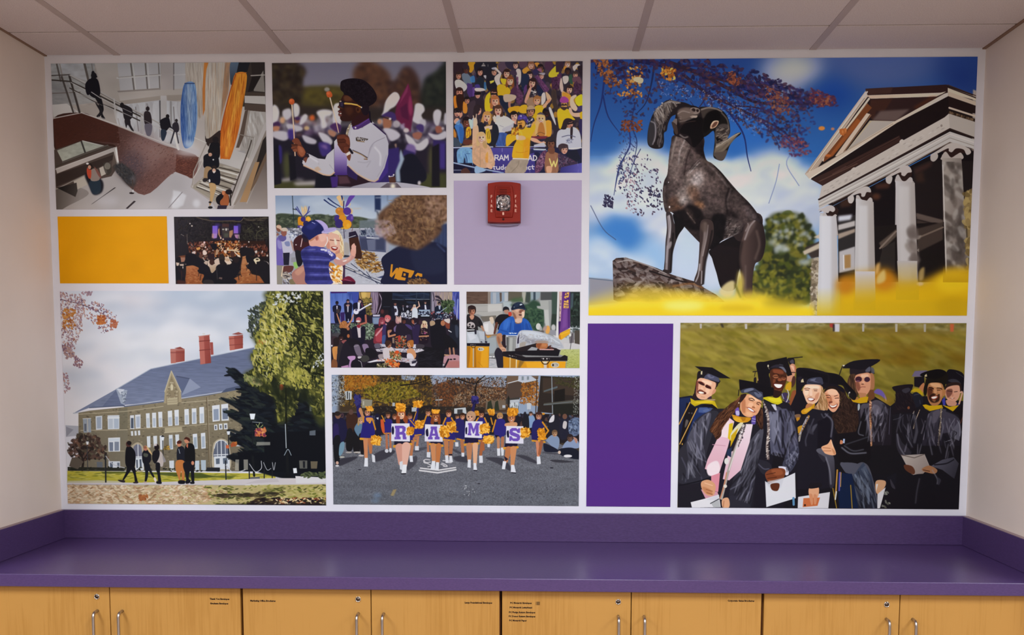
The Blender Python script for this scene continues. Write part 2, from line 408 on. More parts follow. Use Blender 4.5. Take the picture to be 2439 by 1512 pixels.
    def ell(s, cx, cy, rx, ry, ang, c, al=1., bl=0.):
        if max(rx, ry) > 14 or bl > 1:
            t = np.linspace(0, 2*math.pi, 40, endpoint=False); ca, sa = math.cos(ang), math.sin(ang)
            ex, ey = rx*np.cos(t), ry*np.sin(t)
            return s.fill(np.c_[cx+ex*ca-ey*sa, cy+ex*sa+ey*ca], c, al, bl)
        R = max(rx, ry)+1.5
        x0 = max(0, int(cx-R)); x1 = min(s.w, int(cx+R)+2); y0 = max(0, int(cy-R)); y1 = min(s.h, int(cy+R)+2)
        if x1 <= x0 or y1 <= y0: return
        X = np.arange(x0, x1)[None]+.5-cx; Y = np.arange(y0, y1)[:, None]+.5-cy
        ca, sa = math.cos(ang), math.sin(ang); rx = max(rx, .3); ry = max(ry, .3)
        q = np.sqrt(((X*ca+Y*sa)/rx)**2+((Y*ca-X*sa)/ry)**2)
        s.comp(x0, y0, np.clip((1-q)*min(rx, ry)+.5, 0, 1).astype(np.float32), c, al)
    # ---- the line language
    def parse(s, toks):
        P = []
        for t in toks:
            if t[0] == '$': P += s.names[t[1:]]
            else: P.append(tuple(float(v) for v in t.split(',')))
        return P
    def col(s, t):
        bl = 0.; al = 1.
        if '~' in t: t, b = t.split('~'); bl = float(b)*s.o[2]*SS
        if '@' in t: t, b = t.split('@'); al = float(b)
        return hexcol(t), al, bl
    def run(s, text):
        for ln in text.strip().split('\n'):
            for one in ln.split(';'):
                k = one.split()
                if k and k[0][0] != '#':
                    try: s.do(k)
                    except Exception as ex: raise RuntimeError(one+' -> '+repr(ex))
    def do(s, k):
        q = k[0]; K = s.o[2]*SS
        if q == 'o': s.o = (float(k[1]), float(k[2]), float(k[3]))
        elif q == '=': s.names[k[1]] = s.parse(k[2:])
        elif q == 'bg': s.a[:] = hexcol(k[1])
        elif q in 'fc':                                      # polygon / smooth blob
            P = s.pt(s.parse(k[2:])); c, al, bl = s.col(k[1])
            s.fill(smooth(P) if q == 'c' else P, c, al, bl)
        elif q in 'gG':                                      # linear gradient a -> b
            c0, al, bl = s.col(k[1]); c1, a1, _ = s.col(k[2])
            ab = s.pt(s.parse(k[3:5])); P = s.pt(s.parse(k[5:])); P = smooth(P) if q == 'G' else P
            r = s.mask(P, int(bl*3)+1 if bl else 0)
            if r is None: return
            x0, y0, m = r
            if bl: m = blur(m, bl)
            d = ab[1]-ab[0]; h, w = m.shape
            t = ((np.arange(w)[None]+x0-ab[0, 0])*d[0]+(np.arange(h)[:, None]+y0-ab[0, 1])*d[1])/(d@d)
            t = np.clip(t, 0, 1)[..., None].astype(np.float32)
            s.comp(x0, y0, m*(al+(a1-al)*t[..., 0]), c0+(c1-c0)*t)
        elif q in 'ls':                                      # stroke / smooth stroke
            c, al, bl = s.col(k[1]); w = [float(v)*K for v in k[2].split(':')]
            P = s.pt(s.parse(k[3:])); P = smooth(P, False) if q == 's' else P
            s.stroke(P, w[0], w[-1], c, al, bl)
        elif q == 'e':
            c, al, bl = s.col(k[1]); p = s.pt(s.parse(k[2:3]))[0]; r = [float(v)*K for v in k[3].split(',')]
            s.ell(p[0], p[1], r[0], r[-1], math.radians(float(k[4])) if len(k) > 4 else 0, c, al, bl)
        elif q == 'n':                                       # tone noise inside a shape
            amp, sx, sy = (float(v) for v in k[1].split(','))
            P = s.pt(s.parse(k[2:])); r = s.mask(P)
            if r is None: return
            x0, y0, m = r; h, w = m.shape
            if s.clip is not None: m = m*s.clip[y0:y0+h, x0:x0+w]
            nz = vnoise(h, w, max(sx*K, 1), max(sy*K, 1), s.rng)+.5*vnoise(h, w, max(sx*K/2, 1), max(sy*K/2, 1), s.rng)
            s.a[y0:y0+h, x0:x0+w] *= (1+2*amp*nz*m)[..., None]
        elif q in 'kK':                                     # scatter: count len,wid,angle,jitter colours region
            N = int(k[1]); z = [float(v) for v in k[2].split(',')]
            cs = [s.col(t) for t in k[3].split('|')]
            P = s.pt(s.parse(k[4:])); r = s.mask(P)
            if r is None: return
            x0, y0, m = r; old = s.clip
            if q == 'K':
                s.clip = np.zeros((s.h, s.w), np.float32); s.clip[y0:y0+m.shape[0], x0:x0+m.shape[1]] = m
                if old is not None: s.clip = s.clip*old
            ys, xs = np.nonzero(m > .5)
            if len(xs) == 0: return
            ii = s.rng.integers(0, len(xs), N); ci = s.rng.integers(0, len(cs), N)
            an = np.radians(z[2]+z[3]*(s.rng.random(N)*2-1)); sc = .6+.8*s.rng.random(N)
            for i in range(N):
                c, al, bl = cs[ci[i]]
                s.ell(xs[ii[i]]+x0, ys[ii[i]]+y0, z[0]*K*sc[i]/2, z[1]*K*sc[i]/2, an[i], c, al, bl)
            s.clip = old
        elif q == 'b':                                       # soften what is inside a shape
            sg = float(k[1])*K; P = s.pt(s.parse(k[2:])); r = s.mask(P, int(sg)+1)
            if r is None: return
            x0, y0, m = r; h, w = m.shape; m = blur(m, sg)[..., None]
            t = s.a[y0:y0+h, x0:x0+w]; t += (blur(t.copy(), sg)-t)*m
        elif q == '[':
            P = smooth(s.pt(s.parse(k[1:]))); r = s.mask(P); s.clip = np.zeros((s.h, s.w), np.float32)
            if r is not None: s.clip[r[1]:r[1]+r[2].shape[0], r[0]:r[0]+r[2].shape[1]] = r[2]
        elif q == ']': s.clip = None
        elif q == 'x':                                       # exposure of the picture, top and bottom
            s.a *= np.linspace(float(k[1]), float(k[2]), s.h)[:, None, None]
        elif q == 'H':                                       # head: centre radius skin hair turn(-1..1) tilt flags
            x, y = (float(v) for v in k[1].split(',')); R = float(k[2]); sk, hr = k[3], k[4]
            tr = float(k[5]) if len(k) > 5 else 0; tl = math.radians(float(k[6])) if len(k) > 6 else 0
            fl = k[7] if len(k) > 7 else ''
            ca, sa = math.cos(tl), math.sin(tl)
            def E(c, dx, dy, rx, ry, a=0):
                s.do(['e', c, '%f,%f' % (x+R*(dx*ca-dy*sa), y+R*(dx*sa+dy*ca)), '%f,%f' % (R*rx, R*ry), str(math.degrees(tl)+a)])
            dk = hexcol(sk)*.62; dk = '%02x%02x%02x' % tuple(int(v*255) for v in dk)
            lt = np.clip(hexcol(sk)*1.14, 0, 1); lt = '%02x%02x%02x' % tuple(int(v*255) for v in lt)
            if 'l' in fl:
                for sd in (-1, 1): E(hr, sd*.72, .75, .38, 1.05, sd*-6)
            E(hr, 0, -.12, 1.0, 1.12)
            E(sk, .1*tr, .16, .74, .98)
            E(dk+'@.35', -.45*(1 if tr >= 0 else -1), .3, .3, .7); E(lt+'@.6', .2+.2*tr, .05, .34, .55)
            E(hr, -.1*tr, -.72, .8, .42)
            if 'b' in fl: E(hr+'@.85', .1*tr, .85, .6, .42); E(sk, .1*tr, .55, .4, .28)
            for sd in (-1, 1): E('241612@.85', .25*tr+sd*.32, .02, .17, .1); E('2a1a14@.6', .25*tr+sd*.32, -.16, .2, .05)
            E(dk+'@.8', .32*tr, .36, .12, .09)
            if 'o' in fl: E('5a1418', .25*tr, .7, .2, .24); E('f0e8e4@.8', .25*tr, .58, .16, .07)
            elif 'm' in fl: E('6a2420@.9', .25*tr, .66, .24, .08)
            else: E('7a2a24@.9', .25*tr, .66, .34, .14); E('f4eeea', .25*tr, .64, .27, .08)
        else: raise ValueError(q)
def paint(quad, text, seed):
    c = Canvas(quad, seed)
    c.run(text)
    return np.clip(c.a, 0, 1)
QUADS = dict(
stairs=[(120.8,150.3),(629,149.8),(639,499),(135.7,497.2)],
drummer=[(646.3,149.3),(1061.2,148.9),(1063.9,447.3),(654.8,447.3)],
crowd=[(1078.9,147.8),(1388.2,147),(1385.4,411.9),(1080.7,412.2)],
ram=[(1407.8,145.4),(2328.4,131.9),(2302.2,749.4),(1401,753.2)],
boy=[(655.6,465.2),(1064.1,465.6),(1065.1,677.1),(660.9,676.8)],
banquet=[(413.9,515.7),(639.2,516.5),(643.8,676.4),(419.9,675.9)],
hall=[(143.3,691.6),(769,694),(777.4,1201.6),(162.2,1200.9)],
dance=[(786.1,694.3),(1093.9,694.9),(1094.5,875.5),(789.5,875.2)],
cart=[(1111.1,694.5),(1381.7,694.7),(1380.2,875.9),(1111.6,875.9)],
parade=[(789.5,892.5),(1380.2,894),(1378.7,1203.4),(795,1201.6)],
grads=[(1620.8,769.7),(2301.2,768.5),(2283.6,1213.4),(1613.5,1207.3)],
gold=[(137.5,515.5),(397,515.5),(402,675),(144,674)],
lilac=[(1081,430),(1386,430),(1383.5,677.5),(1082,677.5)],
purple=[(1400,770.5),(1603,770.5),(1597,1206.5),(1396.5,1205.5)])
PICS = {}
PICS['stairs'] = '''
o 110 140 .24468
bg a89c98
g a0948c c0b4ae 400,40 1400,900 0,0 2207,0 2207,1000 0,1000
f 9c9896 44,42 470,42 480,420 70,470
f aca8a8 130,42 380,42 420,210 150,150
f 8e8a8a 44,200 200,200 320,420 60,440
n .06,60,20 44,42 480,42 480,440 60,470
l 5a504c 16 100,42 140,210 ; l 5e544e 22 370,42 430,290; l 8a7c74 8 130,42 165,200; l 7c7470 10 440,42 480,300
l 6a605a 9 60,330 330,320; f c4bcb8 60,440 200,430 330,520 70,560
f b0a49c 470,42 700,42 720,400 560,400
g b8aca4 a4988f 480,60 1100,420 470,42 700,42 730,520 600,420
f b6b0b0 690,42 1110,42 1110,300 720,320
f a8a2a0 830,42 850,42 870,310 850,310; l 6a625e 13 820,42 855,310; l 6a625e 13 962,42 985,300; l 6e6662 10 1090,42 1105,300
l c4bcb8 16 690,185 1110,158; l 8a8280 5 700,178 1110,150; l c8c0bc 10 840,42 872,310; l c8c0bc 10 985,42 1005,300
f 8e827c 690,310 1110,285 1110,300 700,325
g b4a8a0 c4bab4 0,300 0,420 700,325 1130,300 1360,300 1360,360 1170,350 720,410
f a4968c 700,410 1110,360 1110,400 720,450
f b0a4a0 1120,42 1230,42 1240,300 1120,300
f b8b2b2 1240,42 1350,42 1350,290 1240,295; l 787070 10 1238,42 1240,300; l c6bebc 9 1240,160 1350,155
f a09288 1170,355 1360,350 1360,400 1180,420
f bcb8ba 700,450 1120,400 1320,420 1320,900 1280,900 700,640
K 60 200,60,90,6 c8c4c6@.5|aaa4a6@.5|d0ccce@.5 640,450 1120,410 1320,420 1320,880 1250,840 700,660
l 4e4a4c 12 1106,410 1112,760; l 8a8284 10 870,470 900,700; l 9a9494 18 1212,420 1218,640; l 7c7678 9 1240,470 1250,640; l 989294 16 980,440 990,470
f c0b8b6 1112,360 1170,360 1178,640 1118,640
e 948a86@.5~20 640,470 60,60
f 3a302c 1830,42 2125,42 2130,470 1900,470
f 2e2624 1990,42 2122,42 2122,160 2000,170; f 8a8078 2010,280 2110,120 2125,330 2020,320; f 241d1c 2000,180 2090,170 2010,320 1960,330
l b4a89e 10 1990,170 2120,165; f 4a3c34 1930,330 2128,340 2128,370 1930,365
f c6bcb6 1930,365 2128,370 2130,450 1930,435; f 54443c 1930,440 2132,455 2134,525 1930,505
g bcb4ae a49a94 1900,500 2130,800 1930,505 2134,525 2140,640 2000,1000 1890,900
K 40 90,16,80,10 d0cac6@.5|8c827c@.4 1940,520 2130,530 2120,640 1990,900 1900,860
f 5c4a40 1935,510 1965,505 1925,760 1880,870 1850,870 1880,760; f 9c8e84 1965,505 1985,510 1945,760 1925,760
f b8aeaa 2130,620 2142,640 2142,760 1900,1400 1820,1400 1890,1230
f 8a7c72 2140,700 2150,1000 1960,1400 1830,1430
f 6a5444 2143,760 2150,1050 2000,1290 1940,1300 2060,1020; f 2a2220 2110,800 2140,760 2150,900 2010,1230 1990,1240
g 5e504a 988c86 2150,900 1900,1460 2150,980 2162,1467 1820,1467 1930,1300 1960,1420
f a07c58 2040,1010 2080,1010 1960,1400 1890,1400
f a49c9c 1700,900 1940,900 1900,1080 1690,1060
f c0b8b4 1690,900 1800,880 1950,930 1890,1080 1680,1010
f 9a8e80 1690,1020 1890,1080 1720,1440 1420,1250
K 70 120,10,14,4 c4bab0@.6|7e7268@.6 1690,1030 1880,1080 1740,1400 1440,1240
l 4a4038 12 1690,1060 1880,1110; l 4a4038 12 1690,1130 1860,1180; l 3e352f 12 1700,1180 1840,1230; l 4a4038 11 1530,1180 1800,1270; l 4a4038 10 1500,1215 1740,1320; l 3e352f 9 1470,1250 1720,1345
l d0c8c0 14 1690,1085 1870,1135; l d0c8c0 14 1700,1155 1850,1205; l ccc4bc 12 1520,1205 1780,1295; l ccc4bc 12 1480,1240 1720,1340
g a69c98 b6aeb0 300,1200 1300,1460 100,1250 660,1130 960,1320 1260,1100 1440,1160 1410,1250 1620,1400 1660,1467 105,1467
G 5c524c 8c827e 120,1260 340,1300 105,1250 300,1240 420,1310 230,1420 105,1467
f 3a221c 72,570 345,520 460,560 640,690 700,900 360,790 100,880
G 3c241e 74504a 150,650 1200,1000 75,570 345,520 500,580 760,680 1120,830 1280,880 1480,960 1430,1165 1260,1100 960,1325 700,1100 690,860 560,820 360,790 200,840 90,880
f 48261e 72,570 345,520 700,660 720,820 350,785 100,870 80,760
e 9a7a78@.55~45 960,900 170,190; e 4c4048@.7~40 830,1050 130,150; e 9a7c72@.55~40 1130,900 150,60; f 5c342c 1270,930 1490,960 1430,1165 1262,1100
K 900 14,5,-30,20 8a5c52@.5|4a2c28@.5|7a564e@.5|9a7068@.4 690,700 1280,890 1270,1100 960,1320 680,1100
K 300 14,5,-10,10 8a5040@.5|4a2820@.5 1280,940 1480,970 1430,1160 1265,1100
K 300 18,4,-20,10 54302a@.4|34201c@.4 80,600 345,530 700,690 690,830 350,780 100,860
e d8d2d4@.8~30 1380,900 110,40; f c2b8ba@.8~8 1270,790 1320,820 1500,900 1490,950 1290,880
l c0b4ae 9 75,572 345,520 690,645 1260,860
l c8beba 7 345,520 700,640 1280,872
f 4e403a 80,880 360,790 690,860 712,1030 640,1140 100,1260
f a8a89c 108,885 355,792 575,850 385,915 165,1000; n .07,40,20 108,885 355,792 575,850 385,915 165,1000
l 3c3834 16 345,800 385,915; l e0dcda 5 355,792 580,848; l 5a504a 18 165,1000 385,915 600,840; l 40382f 7 100,1040 600,850
f b8aca6 95,1060 690,850 712,1030 690,1030 660,900 110,1110; f e6e0dc 690,856 714,1028 700,1028 672,870
f 362a26 100,1120 660,930 670,970 470,1080 100,1240; l c8beb8 6 95,1070 640,870; f 5e5048 660,900 690,1010 640,1050
f b4a89c 270,1185 400,1120 470,1190 300,1270; f b8aca0 520,1060 580,1030 600,1110 540,1140; l 8e847c 10 105,1260 420,1110
g 1f1a19 5c524c 150,1250 420,1330 110,1250 300,1200 310,1280 290,1340
c 3a3432~10 660,1050 730,1010 860,1110 870,1230 800,1230 700,1110
K 200 22,12,60,40 26282a@.6|4a4648@.5|38363a@.6 660,1040 740,1010 860,1110 850,1220 790,1210 690,1110
e 6c6468@.7~12 850,1170 22,40
c 1c1a20~6 380,1130 420,1100 550,1180 550,1290 470,1320 420,1230
c 26303c~4 425,1190 520,1170 540,1260 510,1310 460,1310 435,1260
c 8c7a72 440,1080 500,1070 525,1170 440,1180; c b8442c 405,1050 440,1070 440,1150 420,1160 400,1110; e 241a18 430,1045 26,30; e c08a74 425,1050 16,20; c 7a4c44 470,1045 520,1100 540,1160 510,1130; e ded6d0 405,1015 14,10
c 3a342e@.8 560,1010 620,1010 640,1090 600,1130 570,1080; e 8c8478@.7 600,1040 30,34
f 2c2426 440,1415 670,1250 685,1250 460,1405; f 332a2c 780,1455 860,1380 880,1385 800,1458
e dad6da@.8~10 1270,1400 50,60; f d8d4d8@.8~6 1240,1280 1300,1290 1370,1330 1340,1430 1230,1460; l 8c8488 8 1330,1300 1200,1450; e dcd8dc@.7~10 1470,1410 36,40
e ccc6cc@.5~30 600,1380 110,60
l 4a3c38 14 845,1180 850,1290; e 2c2222 838,1305 24,10; e d0c8c8 850,1285 8,16
l 4c4440 18 150,170 265,515; l 3e3633 20 225,165 325,515; l 98908c 6 170,180 285,515; l 9a928e 6 246,185 340,510
l 453c38 10 50,157 230,150; s b0a8a4 12 230,155 430,255 640,385 940,540 1300,740; l 6a605c 5 230,162 640,395 940,550
l 3e3632 14 50,200 230,215 430,310 700,450 920,560; l 3e3632 12 230,280 450,400 700,500 910,600; l c0b8b4 6 240,225 700,465 920,572; l c0b8b4 5 270,310 700,512
l bcb4b0 14 660,390 680,580; l bcb4b0 12 925,560 950,740; l b4acaa 12 700,580 715,640; l c8c0be 10 1110,650 1120,790; l ccc4c2 12 1260,720 1275,870
l c4bcba 8 940,600 1290,770; l d0c8c6 8 940,570 1240,720; l dcd4d0 22 1250,740 1290,880
c 17141a 440,175 500,200 525,300 520,350 480,380 420,340 430,250; c 17141a 385,230 430,190 450,240 420,340 395,340 380,280; e 17141a 455,140 16,26; e 1c191d 462,160 28,30; e 17141a 480,170 16,12
c 1a171b 470,360 530,370 560,480 550,530 575,580 540,570 530,510 510,440; c 221e22 480,420 550,500 520,560 490,555 520,510 490,450
l b0a8a6 8 440,320 530,380; l 544c4a 7 440,400 545,450; l a8a0a0 5 510,560 570,580
c 241e22 735,440 830,480 840,560 800,600 760,580 745,500; e 1d181b 738,450 20,26; l 8c8484 8 740,520 830,560; c 272125 765,590 815,590 825,640 855,700 830,690 795,640 780,670; l 948c8c 6 745,480 830,520
c 2e2428 955,520 1010,520 1030,620 1000,645 960,630; e 2a2022 988,485 18,22; c 6c6470 960,640 1030,640 1020,740 980,740; l 847c7c 6 960,600 1020,630
c 19171e 1120,590 1190,570 1215,650 1235,685 1200,670 1170,700 1120,680 1110,620; e 1c1719 1182,560 17,20; c 2a3444 1120,690 1170,700 1155,760 1140,800 1120,770; c 2a3242 1150,700 1175,720 1145,800
c 2e2830 1235,630 1280,620 1295,690 1270,720 1230,680; e 2c2426 1268,602 14,16; l 2e2a32 14 1250,700 1215,820; l 3c3840 12 1270,720 1290,820
G bcaea2 a89688 1400,40 1520,400 1355,42 1530,42 1520,500 1480,560 1390,320
K 160 160,5,89,3 d8ccc0@.5|94867a@.5|c4b4a4@.5 1355,42 1530,42 1510,600 1460,560 1390,330
f c27436 1535,42 1580,42 1560,180 1545,500 1525,560 1520,300; e e08c3c@.6~10 1550,120 18,90
G c0b2a6 b8aa9c 1560,40 1700,800 1575,42 1790,42 1780,300 1720,560 1670,800 1640,820 1590,815 1555,780 1545,500
K 260 150,5,92,3 dcd0c4@.5|9c8c7e@.5|c8b49c@.5|b07c54@.25 1575,42 1790,42 1770,300 1710,560 1660,800 1570,800 1545,500
f b08a70 1735,42 1790,42 1770,340 1700,580 1720,300; K 80 120,5,95,4 b47c50@.5|8a7060@.5 1735,42 1790,42 1770,340 1700,580
G 5c6c80 3a4250 1830,40 1830,240 1790,42 1870,42 1850,160 1800,260 1785,180; f 1f2026 1870,42 1980,42 1950,140 1850,140
c 302422 1550,560 1560,780 1700,700 1690,860 1560,830
G 3a5a9c 6f92c0 1320,500 1400,500 1350,240 1440,240 1465,400 1470,600 1440,800 1400,862 1345,860 1315,720 1308,500 1320,350
c b0bac6@.7~12 1360,260 1410,260 1425,450 1410,700 1380,760 1370,600 1360,420
K 200 100,5,90,4 34508e@.5|a8bcd4@.5|5c7cb4@.5|2a4682@.4 1350,245 1440,245 1465,400 1470,600 1440,800 1345,850 1312,600 1320,380
e c8d0dc@.7~14 1390,830 45,40; l 2c4070 9 1348,242 1440,242
G c8641e e6902e 1760,700 1880,300 1840,150 1940,145 1945,260 1905,500 1870,720 1800,960 1770,980 1715,975 1698,960 1700,720 1740,520 1800,280
c f0b048@.8~10 1850,330 1880,330 1850,520 1810,700 1780,940 1740,940 1750,760 1810,560
K 220 110,5,98,4 a84818@.6|f4ac40@.5|d4742a@.6|c05c20@.5 1840,150 1940,150 1940,270 1900,500 1860,720 1800,960 1705,960 1705,720 1790,300
l d8742a 9 1840,148 1942,142; s b04c20 10 1840,160 1790,320 1730,560 1700,720
l b8aea6 14 1440,1160 1430,1250; l 9c9088 10 1560,830 1440,1100 1430,1230; l c4bab2 8 1600,830 1500,1060 1440,1160
l d0c8c0 8 1445,770 1560,820; l 8a7e76 8 1880,740 2030,775; l b8b0aa 12 2030,775 2020,870 1820,1430; l 3e342e 10 2000,800 1980,870 1790,1400; l 948a82 9 1980,760 1960,880
c 17151a 1600,830 1650,810 1690,840 1690,960 1640,960 1590,900; e 201a1c 1650,790 30,30
c 14141c 1540,945 1600,920 1660,930 1685,990 1680,1060 1600,1070 1540,1060 1535,1000; e 1a1618 1605,905 28,34; e c89880 1600,935 18,18; e c8c4c4 1630,985 8,8
c a0805e 1550,1060 1610,1060 1600,1110 1570,1180 1540,1190; c 2a2224 1540,1165 1580,1170 1560,1200 1530,1195
c 151520 1590,1090 1640,1075 1690,1090 1700,1160 1690,1225 1640,1230 1590,1210 1575,1140; e 2a201e 1640,1065 24,24; e d2a48c 1638,1092 18,22; f e8e4e2 1625,1100 1655,1095 1638,1120; e e0dcda 1595,1190 9,16
c b08c60 1590,1215 1655,1225 1640,1300 1610,1420 1595,1420 1605,1300; c b89468 1600,1230 1660,1240 1640,1330 1615,1400; e 1c181a 1605,1450 22,12; e 2a2426 1602,1400 14,10
c 181318 1660,1360 1720,1310 1780,1330 1790,1400 1750,1430 1680,1420; c 9a5430 1740,1290 1780,1330 1780,1430 1710,1430 1700,1390 1730,1350; e 1c1416 1785,1300 34,26; f 2c2230 1680,1430 1770,1430 1760,1467 1670,1467
e c87850 1730,1310 14,22; l 2a2220 12 1800,1320 1800,1430
n .05,300,200 0,0 2207,0 2207,1512 0,1512
x .74 .97
'''
